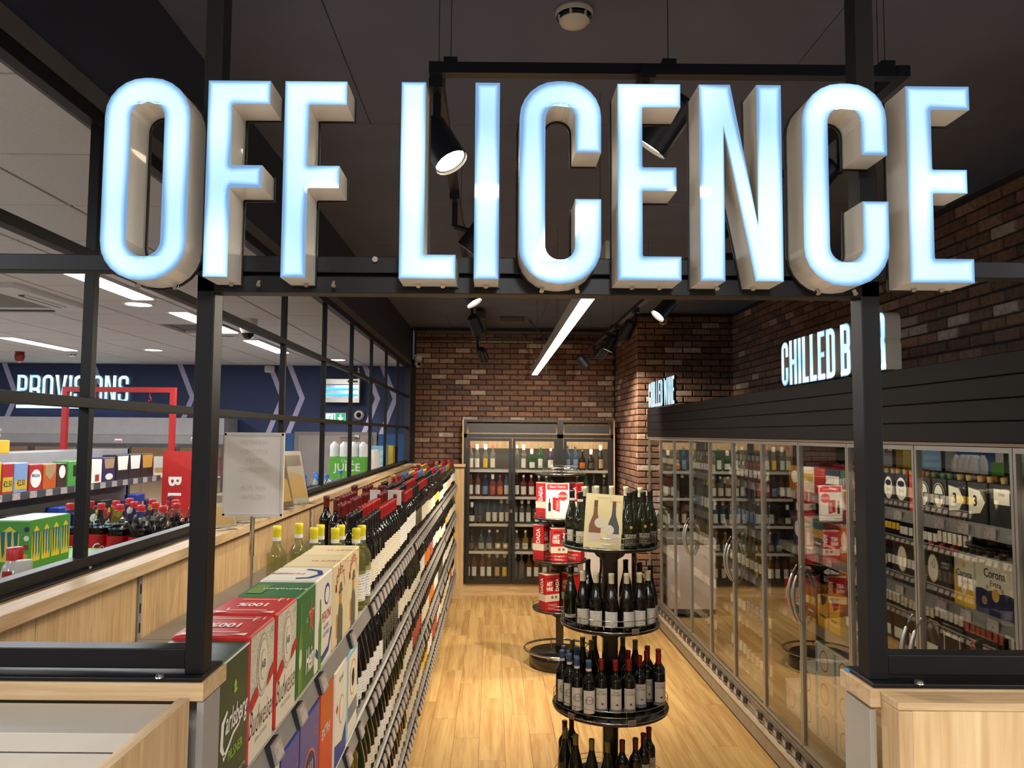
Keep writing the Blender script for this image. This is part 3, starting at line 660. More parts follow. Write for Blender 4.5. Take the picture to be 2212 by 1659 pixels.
for i, (x, y) in enumerate(DOWN):
    lab = ['round lit downlight right of the post under the letter O', 'round lit downlight in the middle of the tiled ceiling', 'round downlight above the insect killer', 'unlit round downlight behind the main frame post', 'round downlight behind the viewer over the oak counter', 'round downlight behind the viewer in the middle', 'round downlight behind the viewer by the right counter'][i]
    t = thing('downlight', lab, 'ceiling light', (x, y, 3.10)); n = B()
    n.lathe([(0.115, 0), (0.112, -0.008), (0.092, -0.004)], MATS['strip_trim'], 28).obj('trim_ring', t)
    B().lathe([(0, -0.003), (0.092, -0.003)], LAMPWARM if i != 3 else mat('unlit', (150, 144, 138), 0.4), 28).obj('lens', t)
# dome camera
t = thing('dome_camera', 'white dome camera with black bubble on the tiled ceiling', 'security camera', (-2.077, 6.45, 3.10))
B().lathe([(0.075, 0), (0.075, -0.02), (0.066, -0.09), (0.05, -0.12)], mat('camera_white', (206, 200, 194), 0.4), 24).obj('housing', t)
B().lathe([(0.05, -0.12), (0.044, -0.145), (0.025, -0.165), (0, -0.172)], mat('black_dome', (16, 16, 18), 0.1), 24).obj('bubble', t)
t = thing('fire_sounder', 'dark red fire sounder on the tiled ceiling at the left edge', 'alarm', (-5.76, 9.3, 3.10))
B().lathe([(0.05, 0), (0.05, -0.03), (0.055, -0.035), (0.055, -0.07), (0.045, -0.11), (0.0, -0.12)], mat('sounder_red', (120, 30, 26), 0.5), 20).obj('body', t)
B().lathe([(0.0, -0.12), (0.02, -0.123), (0.0, -0.135)], WHITE, 12).obj('lens', t)
# air conditioning cassette
t = thing('ceiling_cassette', 'square white air conditioning cassette in the tiled ceiling', 'air conditioner', (-3.62, 5.42, 3.10))
CAS = mat('cassette_white', (205, 200, 196), 0.5)
b = B(); o_ = 0.52; i_ = 0.30
for (a0, a1, b0, b1) in ((-o_, o_, -o_, -i_), (-o_, o_, i_, o_), (-o_, -i_, -i_, i_), (i_, o_, -i_, i_)): b.box(a0, a1, b0, b1, -0.035, 0, CAS)
b.obj('fascia', t)
B().box(-i_, i_, -i_, i_, -0.028, -0.002, mat('grille', (120, 116, 112), 0.7)).obj('intake_grille', t)
for k in range(4):
    g = B().box(-0.25, 0.25, -0.022, 0.022, -0.042, -0.035, mat('louvre_dark', (60, 58, 58), 0.6)).box(-0.25, 0.25, -0.03, -0.02, -0.048, -0.035, CAS).obj('louvre', t)
    g.rotation_euler = (0, 0, k*PI/2); g.location = (0.41*math.sin(k*PI/2), -0.41*math.cos(k*PI/2), 0)
# cameras in the drinks area
def bullet_cam(loc, label, aim):
    t = thing('turret_camera', label, 'security camera', loc)
    B().lathe([(0.055, 0), (0.055, -0.05), (0.05, -0.06)], MATS['camera_white'], 20).obj('mount', t)
    v = Vector(aim).normalized(); c = Vector((0, 0, -0.10))
    n = B(); n.lathe([(0.0, -0.16), (0.03, -0.15), (0.05, -0.12), (0.054, -0.095), (0.045, -0.065), (0.02, -0.05)], MATS['camera_white'], 20); n.obj('ball', t)
    B().tube(c+v*0.045, c+v*0.058, 0.026, MATS['black_dome'], 16).obj('lens', t); return t
bullet_cam((2.02, 9.1, 3.62), 'white ceiling camera beside the highest right spotlight', (-0.4, -1, -0.3))
t = bullet_cam((-1.07, 10.78, 3.23), 'small white camera in the corner of the screen and the brick wall', (0.6, -1, -0.2))
B().box(-0.05, 0.05, 0.04, 0.12, -0.04, 0.03, MATS['camera_white']).obj('bracket', t)

# ================================================================ WINE SHELVING (left)
SH = [1.50, 1.13, 0.76, 0.39]                     # shelf tops
gon = thing('wine_shelving', 'long grey shelving run with oak back panels holding the wine and beer boxes', 'shelving', (-0.8, 5.8, 0))
def gp(name, x0, x1, y0, y1, z0, z1, m, bev=0.001, par=None):
    o = box(name, x0, x1, y0, y1, z0, z1, m, gon, bev); L0 = gon.location; o.location = (o.location.x-L0.x, o.location.y-L0.y, o.location.z-L0.z); return o
UPR = [1.32+1.13*k for k in range(9)]
ys = [1.36]+UPR[1:8]+[10.17]
for a, b in zip(ys[:-1], ys[1:]):
    for q0, q1 in ((a, a+(b-a)*0.5), (a+(b-a)*0.5, b)):
        gp('back_panel', -1.125, -1.108, q0+0.014*(q0 == a and a > 1.4), q1-0.003, 0.1, 1.71, OAK_Z)
SLOT = mat('slot_black', (18, 17, 16), 0.8)
for u in UPR[1:8]:
    o = gp('slotted_upright', -1.12, -1.102, u-0.012, u+0.012, 0.1, 1.71, RAIL)
    b = B()
    for k in range(26): b.box(-0.0095+0.019, 0.0105+0.0, -0.004, 0.004, 0.10+k*0.06, 0.13+k*0.06, SLOT)
    b.obj('slot_row', o, (0, 0, 0))
for z in SH:
    for k in range(8):
        a = max(1.36, UPR[k]+0.002); b = min(10.16, UPR[k+1]-0.002) if k < 7 else 10.16
        gp('shelf', -1.10, -0.512, a, b, z-0.025, z, RAIL)
    # price rail, tilted face
    n = B(); m = RAIL; y0, y1 = 1.34, 10.16
    sec = [(-0.512, -0.0005), (-0.478, -0.0005), (-0.470, -0.004), (-0.478, -0.012), (-0.462, -0.058), (-0.470, -0.062), (-0.490, -0.012), (-0.512, -0.012)]
    vs = [(x+0.8, y-5.8, z+q) for y in (y0, y1) for x, q in sec]; N = len(sec)
    n.add(vs, [(i, (i+1) % N, N+(i+1) % N, N+i) for i in range(N)]+[tuple(range(N-1, -1, -1)), tuple(range(N, 2*N))], m)
    n.obj('price_rail', gon)
gp('kick_panel', -0.60, -0.58, 1.36, 10.16, 0.0, 0.33, DGREY)
gp('end_upright', -1.10, -0.485, 1.33, 1.36, 0.0, 1.705, GREY)
# price tags
TAGW = printmat('tag_paper', (176, 168, 162), (140, 104, 100), 160, 320, 0.58, 0.35)
TAGB = mat('tag_body', (140, 136, 130), 0.4)
tb = B(); tb.box(0.001, 0.006, -0.031, 0.031, -0.021, 0.021, TAGB); tb.quad((0.0064, -0.027, -0.017), (0.0064, 0.027, -0.017), (0.0064, 0.027, 0.017), (0.0064, -0.027, 0.017), TAGW)
tb.box(-0.012, 0.001, -0.033, 0.033, -0.023, 0.023, mat('tag_frame', (30, 28, 28), 0.6))
tagm = tb.mesh('price_tag')
spots = []
for si, z in enumerate(SH):
    near = [[1.49, 1.70, 1.915, 2.15, 2.6], [1.9, 2.1, 2.33, 2.57, 2.80], [2.1, 2.5, 2.75], [2.2, 2.6]][si]
    start = [3.04, 3.02, 2.95, 2.85][si]; pitch = 0.098
    spots += [(si, y) for y in near] + [(si, start+pitch*k) for k in range(int((10.1-start)/pitch))]
spots.sort(key=lambda t: t[1]); rest = B()
for k, (si, y) in enumerate(spots):
    if random.random() < 0.04: continue
    loc = (-0.4605+0.8, y-5.8, SH[si]-0.033); rot = (0, R(-15), 0)
    if k < 290: link('price_tag', tagm, gon, loc, rot)
    else:
        M_ = Matrix.Translation(loc) @ Matrix.Rotation(R(-15), 4, 'Y')
        o = len(rest.v); rest.v += [tuple(M_ @ Vector(v)) for v in tb.v]; rest.f += [tuple(i+o for i in f) for f in tb.f]
        for mi_, sm in zip(tb.m, tb.sm): rest.m.append(rest.mi(tb.mats[mi_])); rest.sm.append(sm)
if rest.v: rest.obj('price_tag_rest', gon)['kind'] = 'stuff'
# oak top ledge (its own continuous board) with the returns at both ends
led = thing('oak_ledge', 'pale oak ledge along the top of the wine shelving under the steel screen', 'ledge', (-1.13, 5.8, 1.71))
def lp(name, x0, x1, y0, y1, z0, z1, m, bev=0.0012):
    o = box(name, x0, x1, y0, y1, z0, z1, m, led, bev); L0 = led.location; o.location = (o.location.x-L0.x, o.location.y-L0.y, o.location.z-L0.z); return o
lp('ledge_board', -1.26, -1.055, 1.36, 10.14, 1.715, 1.75, OAK_Y)
lp('end_ledge_board', -1.26, -0.36, 10.14, 10.25, 1.715, 1.75, OAK_X)
lp('front_ledge_board', -1.6, -0.457, 1.25, 1.358, 1.722, 1.75, OAK_X)
endp = box('shelving_end_board', -1.10, -0.375, 10.19, 10.21, 0, 1.71, OAK_Z, None); tag(endp, 'pale oak panel closing the far end of the wine shelving', 'panel')
# oak side panel in front and grey cabinet lid
pn = thing('counter_side_panel', 'pale oak side panel sloping toward the viewer at the lower left', 'panel', (-0.477, 0.9, 0))
B().box(-0.0085, 0.0085, -0.35, 0.325, 0, 1.735, OAK_Z).obj('board', pn, bev=0.0006)
B().box(-0.0085, 0.0085, -0.35, 0.325, 1.7351, 1.7362, OAK_Y).obj('edge_strip', pn)
gc = thing('grey_cabinet', 'plain grey metal cabinet behind the oak side panel at the lower left', 'cabinet', (-1.1, 1.0, 0))
CG = mat('cabinet_grey', (186, 180, 170), 0.28, vary=0.02)
B().box(-0.65, 0.612, 0.12, 0.24, 1.695, 1.7215, CG).obj('lid', gc, bev=0.001)
B().box(-0.65, 0.612, 0.122, 0.24, 0, 1.692, CG).obj('body', gc, bev=0.001)
box_ = tag(B().box(-0.4685, -0.4575, 1.256, 1.329, 0, 1.72, mat('end_grey', (150, 146, 140), 0.5)).obj('shelving_end_plate'), 'narrow grey plate under the corner of the left oak ledge', 'panel')
# right hand counter
rc = thing('oak_counter', 'oak counter unit with metal strip and latch at the lower right', 'counter', (1.2, 1.2, 0))
def rp(name, x0, x1, y0, y1, z0, z1, m, bev=0.0012):
    o = box(name, x0, x1, y0, y1, z0, z1, m, rc, bev); o.location = (o.location.x-1.2, o.location.y-1.2, o.location.z); return o
rp('ledge_board', 0.603, 1.9, 1.25, 1.358, 1.722, 1.75, OAK_X)
rp('grey_side', 0.607, 0.618, 1.262, 1.352, 0, 1.715, mat('side_grey', (170, 162, 148), 0.5))
rp('post_trim', 0.6185, 0.640, 1.195, 1.249, 0, 1.735, OAK_Z)
rp('stile', 0.640, 0.682, 1.196, 1.249, 0, 1.735, wood('oak_coarse', (236, 206, 158), (206, 168, 116), 'Z', k=0.8))
rp('top_board', 0.6185, 1.9, 1.197, 1.249, 1.7355, 1.7475, OAK_X)
rp('front_panel', 0.683, 1.9, 1.200, 1.249, 1.635, 1.735, MATS['oak_coarse'])
rp('lower_panel', 0.683, 1.9, 1.200, 1.249, 0.0, 1.618, MATS['oak_coarse'])
rp('metal_strip', 0.683, 1.9, 1.1975, 1.249, 1.620, 1.634, mat('strip_metal', (176, 168, 164), 0.3, 0.8))
lt = rp('latch', 0.712, 0.752, 1.189, 1.199, 1.585, 1.632, CHROME)
B().ring((0.008, -0.012, 0.012), 0.012, 0.0022, CHROME, 20).obj('latch_ring', lt).rotation_euler = (0, 0, 0)
ll_ = tag(B().box(0, 0.012, 0, 0.012, 0, 0.005, mat('blue_clip', (90, 150, 200), 0.4)).obj('blue_clip', None, (0.606, 1.335, 1.75)), 'tiny blue clip on the left corner of the right oak ledge', 'clip')

# ---------------------------------------------------------------- cartons
INK = mat('ink_black', (26, 24, 24), 0.6); INKW = mat('ink_white', (232, 226, 214), 0.6); INKR = mat('ink_red', (186, 36, 32), 0.5); INKG = mat('ink_green', (150, 196, 60), 0.5)
GOLD = mat('ink_gold', (200, 160, 70), 0.45); INKB = mat('ink_blue', (34, 60, 140), 0.5)
def carton(name, label, x1, y0, y1, z0, h, d, m, mtop=None, cat='beer box', group=None, face='+X'):
    """box with front at x1 (faces +X) and depth d behind it; origin at the centre bottom"""
    t = thing(name, label, cat, ((x1-d/2) if face == '+X' else (x1+d/2), (y0+y1)/2, z0), group=group); w = y1-y0
    b = B().cbox(-d/2, d/2, -w/2, w/2, 0, h, 0.004, m); b.obj('box_body', t)
    if mtop: B().box(-d/2+0.003, d/2-0.003, -w/2+0.003, w/2-0.003, h-0.001, h+0.0008, mtop).obj('top_flap', t)
    t['w'] = w; t['h'] = h; t['d'] = d
    return t
def onf(t, s, m, u, v, size, face='+X', **k):      # lettering on the front: u along the reading direction, v up
    d = t['d']/2+0.0008
    loc = (d, u, v) if face == '+X' else (-d, -u, v)
    return text(s, m, t, loc, face, size, **k)
def onp(t, pts, m, face='+X', name='print', e=0.0005, rot=None):
    d = t['d']/2+e
    return poly2(pts, m, t, (d, 0, 0) if face == '+X' else (-d, 0, 0), face, name, rot)
def ontop(t, s, m, x, y, size, rz=90, **k): return text(s, m, t, (x, y, t['h']+0.0015), '+Z', size, rot=(0, 0, R(rz)), **k)
xf = -0.472; Z1 = SH[0]
GREEN_D = mat('carton_green_dark', (34, 66, 44), 0.35); t = carton('beer_carton', 'dark green beer box with white script lettering next to the frame post', xf, 1.365, 1.530, Z1, 0.243, 0.155, GREEN_D)
onp(t, band([(-0.045, 0.075), (-0.062, 0.095), (-0.058, 0.135), (-0.035, 0.150)], lambda q: 0.006+0.010*math.sin(PI*q)), INKW)
onp(t, band([(-0.052, 0.072), (-0.03, 0.082), (0.0, 0.100), (0.03, 0.105), (0.052, 0.125)], lambda q: 0.010-0.007*q), INKW)
onf(t, 'arlsberg', INKW, 0.014, 0.128, 0.056, shear=0.25, sx=0.66, bold=0.012); onf(t, 'PILSNER', INKG, 0.012, 0.066, 0.026, sx=0.85)
onp(t, ell(0.012, 0.018, 0.005, 0.185), INKG); onp(t, ell(0.02, 0.007, 0.005, 0.175), INKG, e=0.0009)
onp(t, rect(0.165, 0.004, 0, 0.240), INKW); onf(t, '4% ALC. VOL.', INKW, 0.05, 0.02, 0.008)
poly2(ell(0.09, 0.09), INKW, t, (-0.02, -0.02, 0.2445), '+Z'); poly2(ell(0.05, 0.045), GREEN_D, t, (-0.02, -0.02, 0.2449), '+Z')
REDC = mat('carton_red', (190, 40, 36), 0.4); PAPER = printmat('carton_engraved', (206, 196, 176), (184, 174, 156), 160, 160, 0.50, 0.5)
for k, (a, b, lab) in enumerate(((1.535, 1.705, 'red-topped beer box with red script, nearer of the twin red boxes'), (1.725, 1.895, 'red-topped beer box with red script, farther of the twin red boxes beside the green one'))):
    t = carton('beer_carton', lab, xf, a, b, Z1, 0.25, 0.155, REDC, group='twin red-topped beer boxes'); w = t['w']
    onp(t, rect(w-0.008, 0.244, 0, 0.123), mat('print_cream', (214, 204, 184), 0.5), name='front_print')
    onp(t, [(-w/2+0.004, 0.105), (-0.02, 0.135), (0.02, 0.135), (w/2-0.004, 0.150), (w/2-0.004, 0.245), (-w/2+0.004, 0.245)], PAPER, e=0.0007)
    SG_ = MATS['seal_grey'] if 'seal_grey' in MATS else mat('seal_grey', (150, 138, 120), 0.6)
    for rw, rh, m_, e_ in ((0.080, 0.128, SG_, 0.0009), (0.076, 0.123, PAPER, 0.0012), (0.062, 0.106, SG_, 0.0015), (0.058, 0.101, MATS['print_cream'], 0.0018), (0.034, 0.062, SG_, 0.0021), (0.031, 0.058, MATS['print_cream'], 0.0024)): onp(t, ell(rw, rh, 0.0, 0.172), m_, e=e_)
    text('AB', INK, t, (0.0805, 0, 0.172), '+X', 0.024)
    onp(t, [(-w/2+0.004, 0.098), (-0.030, 0.118), (-0.034, 0.128), (-0.044, 0.142), (-w/2+0.004, 0.122)], INKR, e=0.0030); onp(t, [(0.028, 0.118), (w/2-0.004, 0.136), (w/2-0.004, 0.160), (0.046, 0.146), (0.034, 0.130)], INKR, e=0.0030)
    onf(t, 'Budweiser', mat('script_dark', (74, 44, 40), 0.6), 0, 0.070, 0.074, shear=0.4, sx=0.54, bold=-0.004)
    onf(t, 'KING OF BEERS', SG_, 0, 0.034, 0.012); onf(t, '12', INK, 0.062, 0.228, 0.018); onp(t, band([(0.048, 0.214), (0.078, 0.214), (0.078, 0.243), (0.048, 0.243), (0.048, 0.214)], 0.0015), SG_, e=0.001)
    ontop(t, '100%', INKW, 0.0, 0.0, 0.045, rz=180, sx=0.75, bold=0.03)
    for q in (-1, 1):
        poly2(rect(0.09, 0.004, 0, 0.055*q), INKW, t, (0, 0, 0.2512), '+Z'); poly2(rect(0.004, 0.02, 0.045*q, 0.045*q), INKW, t, (0, 0, 0.2512), '+Z')
        poly2([(0.035*q, -0.06-0.012), (0.065*q, -0.05-0.012), (0.065*q, -0.07-0.012)][:3], INKW, t, (0, 0, 0.2512), '+Z')
    ontop(t, '12', INKW, 0.055, 0.06, 0.03, rz=180)
GREENH = mat('carton_green', (36, 104, 52), 0.4)
t = carton('beer_carton', 'bright green beer box with a red star and white lettering', xf, 1.905, 2.095, Z1, 0.248, 0.155, GREENH)
onf(t, 'Hein', INKW, 0.040, 0.062, 0.085, sx=0.52, bold=0.02, shear=0.08); onp(t, star(0.052, 0.050, 0.170, sx=0.6), mat('white_edge', (225, 220, 210), 0.5), e=0.0006); onp(t, star(0.046, 0.050, 0.170, sx=0.6), mat('star_red', (205, 50, 34), 0.4), e=0.001)
GB = mat('bottle_print', (92, 130, 44), 0.4)
onp(t, [(-0.08, 0.01), (-0.044, 0.01), (-0.044, 0.13), (-0.055, 0.16), (-0.055, 0.225), (-0.069, 0.225), (-0.069, 0.16), (-0.08, 0.13)], GB, e=0.0007); onp(t, ell(0.03, 0.05, -0.062, 0.09), mat('print_pale', (190, 200, 160), 0.5), e=0.001)
onf(t, '12', INKW, 0.0, 0.17, 0.016); ontop(t, 'Heineken', INKW, 0.02, 0, 0.03, rz=180); poly2(rect(0.04, 0.11), GB, t, (-0.045, 0.0, 0.2492), '+Z')
CREAMC = mat('carton_white', (222, 216, 202), 0.45)
t = carton('beer_carton', 'white lager box with blue swoosh and red lettering', xf, 2.105, 2.31, Z1, 0.25, 0.155, CREAMC)
onf(t, 'PERONI', INKR, 0.025, 0.13, 0.040, sx=0.85); onf(t, 'NASTRO', INKB, 0.025, 0.10, 0.018); onf(t, 'AZZURRO', INKB, 0.025, 0.08, 0.018); onp(t, ell(0.07, 0.06, 0.03, 0.19), INKB, e=0.0006); onp(t, ell(0.055, 0.045, 0.03, 0.188), CREAMC, e=0.0009)
onp(t, [(-0.07, 0.0), (-0.035, 0.0), (-0.035, 0.11), (-0.045, 0.14), (-0.045, 0.19), (-0.06, 0.19), (-0.06, 0.14), (-0.07, 0.11)], mat('bottle_green', (70, 130, 50), 0.4), e=0.0006); onp(t, band([(-0.10, 0.06), (-0.03, 0.02), (0.06, 0.03), (0.10, 0.08)], 0.02), INKB, e=0.0004)
poly2(band([(0.0, -0.070), (0.035, -0.06), (0.055, -0.01), (0.04, 0.045), (0.0, 0.070)], 0.015), INKB, t, (0.012, 0, 0.2512), '+Z'); ontop(t, 'PERONI', INKR, -0.03, 0, 0.03, rz=180); ontop(t, 'NASTRO', INKB, -0.055, 0, 0.016, rz=180)
CRM = mat('carton_cream', (216, 200, 158), 0.45)
for a, b, lab in ((2.33, 2.53, 'cream lager box with a hatted man, nearer of the pair'), (2.54, 2.765, 'cream lager box with a hatted man, farther of the pair next to the yellow-capped wine')):
    t = carton('beer_carton', lab, xf, a, b, Z1, 0.25, 0.155, CRM, group='cream beer boxes')
    for i, c in enumerate('MORETTI'):
        an = (i-3)*0.34; text(c, INKR, t, (0.0788, 0.070*math.sin(an*1.15), 0.148+0.076*math.cos(an*1.15)), '+X', 0.036, rot=(R(90), -0.0, R(90)), sx=0.8, bold=0.03)
    SUIT = mat('print_suit', (92, 92, 76), 0.6); SKIN = mat('print_skin', (190, 130, 90), 0.6)
    onp(t, [(-0.035, 0), (0.045, 0), (0.045, 0.09), (0.02, 0.125), (-0.012, 0.125), (-0.035, 0.08)], SUIT, e=0.0006); onp(t, ell(0.035, 0.045, 0.005, 0.138), SKIN, e=0.0009)
    onp(t, ell(0.065, 0.012, 0.005, 0.158), SUIT, e=0.0012); onp(t, ell(0.036, 0.035, 0.008, 0.168), SUIT, e=0.0015); onp(t, rect(0.02, 0.07, -0.045, 0.06), SKIN, e=0.0004)
    ontop(t, 'MORETTI', INKR, 0.05, 0, 0.03, rz=180)
# second shelf
Z2 = SH[1]; BLUEC = mat('carton_blue', (28, 60, 168), 0.4)
t = carton('beer_carton', 'plain cream box marked 12 at the bottom edge of the picture', xf, 1.56, 1.775, Z2, 0.29, 0.28, mat('carton_ivory', (214, 206, 176), 0.45)); ontop(t, '12', INK, 0.1, 0.06, 0.03, rz=90); onf(t, '12', INK, 0.05, 0.24, 0.03)
for a, b, lab in ((1.78, 1.95, 'blue beer box with orange arc, nearer of the pair on the second shelf'), (1.955, 2.17, 'blue beer box with orange arc, farther of the pair by the red box')):
    t = carton('beer_carton', lab, xf, a, b, Z2, 0.29, 0.28, BLUEC, group='blue beer boxes on the second shelf')
    onp(t, rect(t['w']-0.006, 0.284, 0, 0.144), mat('violet_print', (70, 72, 140), 0.4), e=0.0004, name='front_print')
    for rd, m in ((0.075, mat('print_orange', (216, 110, 40), 0.5)), (0.068, mat('violet_dark', (40, 44, 96), 0.5))): onp(t, ell(rd*2, rd*2, 0, 0.12), m, e=0.0007 if rd > 0.07 else 0.001)
    for i in range(7): onp(t, band([(-0.035+0.012*i, 0.06), (-0.028+0.011*i, 0.10), (-0.034+0.011*i, 0.16)], 0.004), (MATS['print_orange'] if i % 2 else INKW), e=0.0013)
    onf(t, 'TIGER', INKW, 0.0, 0.045, 0.035, sx=0.8, bold=0.02); onf(t, '12', MATS['print_orange'], 0.06, 0.22, 0.03)
    for i in range(9): poly2(rect(0.004, t['w']*0.9, -0.12+0.014*i, 0), mat('blue_rib', (22, 48, 140), 0.4), t, (0, 0, 0.2906), '+Z')
REDO = mat('carton_orange_red', (200, 58, 30), 0.4)
t = carton('beer_carton', 'orange-red box between the blue and the white boxes on the second shelf', xf, 2.18, 2.36, Z2, 0.31, 0.27, REDO); onf(t, 'EXTRA', INKW, -0.01, 0.17, 0.040, sx=0.9, bold=0.01); onp(t, rect(t['w']-0.01, 0.11, 0, 0.24), mat('print_brown_orange', (190, 92, 40), 0.5), name='front_print')
t = carton('beer_carton', 'white box with blue and violet wave print on the second shelf', xf, 2.385, 2.575, Z2, 0.29, 0.27, CREAMC); onf(t, 'BLANC', INK, 0.0, 0.25, 0.022); onp(t, ell(0.075, 0.09, 0.01, 0.15), mat('ring_tan', (190, 150, 110), 0.5), e=0.0006); onp(t, ell(0.062, 0.078, 0.01, 0.15), CREAMC, e=0.0009); onf(t, '1664', INKR, 0.01, 0.15, 0.022); onp(t, [(-0.09, 0.0), (0.09, 0.0), (0.09, 0.09), (0.02, 0.05), (-0.09, 0.07)], INKB, e=0.0004); onp(t, star(0.018, -0.06, 0.17, 4, 0.6), INKR); ontop(t, 'BLANC', INK, -0.02, 0, 0.03, rz=180)
t = carton('beer_carton', 'light blue and white box with a dark round emblem on the second shelf', xf, 2.59, 2.775, Z2, 0.285, 0.26, mat('carton_light_blue', (150, 196, 206), 0.45)); onp(t, rect(t['w']-0.02, 0.26, 0, 0.14), CREAMC, name='front_print'); onp(t, ell(0.11, 0.12, 0, 0.19), GOLD, e=0.0007); onp(t, ell(0.095, 0.105, 0, 0.19), CREAMC, e=0.001); onp(t, ell(0.05, 0.06, 0, 0.19), INK, e=0.0013); onp(t, rect(t['w']-0.02, 0.05, 0, 0.085), mat('print_slate', (110, 120, 130), 0.5), e=0.0007); poly2(ell(0.12, 0.1), GOLD, t, (0, 0, 0.2855), '+Z'); poly2(ell(0.07, 0.055), INK, t, (0, 0, 0.286), '+Z')
# third shelf
t = carton('beer_carton', 'green box with orange splash on the third shelf', xf, 2.28, 2.60, SH[2], 0.31, 0.28, mat('carton_leaf_green', (78, 120, 44), 0.4)); onp(t, [(0.0, 0.02), (0.03, 0.12), (0.01, 0.16), (0.05, 0.15), (0.05, 0.24), (0.08, 0.17), (0.12, 0.20), (0.09, 0.12), (0.11, 0.03)], MATS['print_orange'], e=0.0008); onp(t, rect(0.31, 0.03, 0, 0.29), GREENH)

# ---------------------------------------------------------------- bottles
G_DARK = mat('bottle_dark', (20, 18, 16), 0.06, vary=0.2, spec=0.6); G_GREEN = mat('bottle_olive', (30, 34, 16), 0.06, spec=0.6); G_PALE = bottleglass('bottle_pale', (0.80, 0.80, 0.56), (150, 150, 96), 0.22)
G_YEL = bottleglass('bottle_golden', (0.82, 0.70, 0.28), (160, 136, 50), 0.3); G_ROSE = bottleglass('bottle_rose', (0.92, 0.60, 0.50), (188, 110, 90), 0.3); G_CLEAR = bottleglass('bottle_clear', (0.88, 0.90, 0.86), (190, 192, 184), 0.10)
CAPS = {'red': mat('cap_red', (142, 26, 26), 0.35), 'dark red': mat('cap_maroon', (92, 22, 22), 0.35), 'black': mat('cap_black', (24, 22, 22), 0.35), 'yellow': mat('cap_yellow', (222, 208, 40), 0.35), 'cream': mat('cap_cream', (214, 206, 170), 0.4),
        'blue': mat('cap_blue', (62, 86, 130), 0.4), 'gold': mat('cap_gold', (176, 146, 70), 0.3, 0.5), 'olive': mat('cap_olive', (116, 110, 50), 0.4), 'white': mat('cap_white', (224, 222, 214), 0.4), 'green': mat('cap_green', (40, 92, 50), 0.4)}
LABS = {'cream': printmat('label_cream', (222, 214, 192), (90, 80, 70), 420, 300, 0.50, rows=105), 'white': printmat('label_white', (228, 226, 220), (90, 88, 90), 420, 300, 0.50, rows=105), 'yellow': printmat('label_yellow', (224, 186, 40), (90, 60, 20), 420, 300, 0.50, rows=105),
        'orange': printmat('label_orange', (214, 120, 36), (110, 30, 20), 420, 300, 0.50, rows=105), 'red': printmat('label_red', (160, 40, 34), (220, 190, 160), 420, 300, 0.50, rows=105), 'black': printmat('label_black', (34, 32, 30), (190, 176, 140), 420, 300, 0.50, rows=105), 'kraft': printmat('label_kraft', (196, 160, 110), (70, 40, 20), 420, 300, 0.50, rows=105), 'plain': mat('label_plain', (226, 220, 208), 0.55), 'blue': printmat('label_blue', (70, 110, 160), (230, 230, 230), 420, 300, 0.50, rows=105)}
BORD = [(0.0, 0.002), (0.030, 0.0), (0.0362, 0.005), (0.0368, 0.012), (0.0368, 0.182), (0.0355, 0.194), (0.030, 0.207), (0.021, 0.219), (0.0158, 0.232), (0.0142, 0.246), (0.0140, 0.300)]
BURG = [(0.0, 0.002), (0.034, 0.0), (0.0405, 0.005), (0.041, 0.012), (0.041, 0.122), (0.0395, 0.142), (0.034, 0.168), (0.0255, 0.200), (0.0180, 0.228), (0.0150, 0.250), (0.0143, 0.300)]
BM = {}
def bottle_meshes(shape, glass, cap, lab, lz, H=0.30, n=14, band_=None):
    key = (shape, glass.name, cap, lab, lz, H, n, band_)
    if key in BM: return BM[key]
    P = BORD if shape == 'bordeaux' else BURG; k = H/0.30; prof = [(r, z*k) for r, z in P]; Rr = P[3][0]
    body = B().lathe(prof, glass, n).mesh('wine_bottle')
    rc_ = 0.0152; z1 = 0.302*k; capb = B(); cl = 0.055*k
    capb.lathe([(rc_, z1-cl), (rc_, z1-0.018), (rc_+0.0008, z1-0.016), (rc_+0.0008, z1-0.002), (rc_-0.001, z1), (0, z1+0.0003)], CAPS[cap], n)
    parts = [('capsule', capb.mesh('capsule'))]
    if band_: parts.append(('neck_band', B().lathe([(rc_+0.0006, z1-cl-0.001), (rc_+0.0006, z1-cl+0.013)], CAPS[band_], n).mesh('neck_band')))
    if lab:
        lb = B(); a0 = -PI/2-0.9; a1 = -PI/2+0.9; rl = Rr+0.0006
        lb.lathe([(rl, lz[0]), (rl, lz[1])], LABS[lab], 12, a0=a0, a1=a1); parts.append(('label', lb.mesh('label')))
    BM[key] = (body, parts); return BM[key]
def bottle(spec, loc, rz, label, group, scale=1.0, n=14, name='wine_bottle'):
    body, parts = bottle_meshes(*spec[:5], H=spec[5] if len(spec) > 5 else 0.30, n=n, band_=spec[6] if len(spec) > 6 else None)
    o = link(name, body, None, loc, (0, 0, rz)); tag(o, label, 'bottle', group)
    for nm, me in parts: link(nm, me, o)
    return o
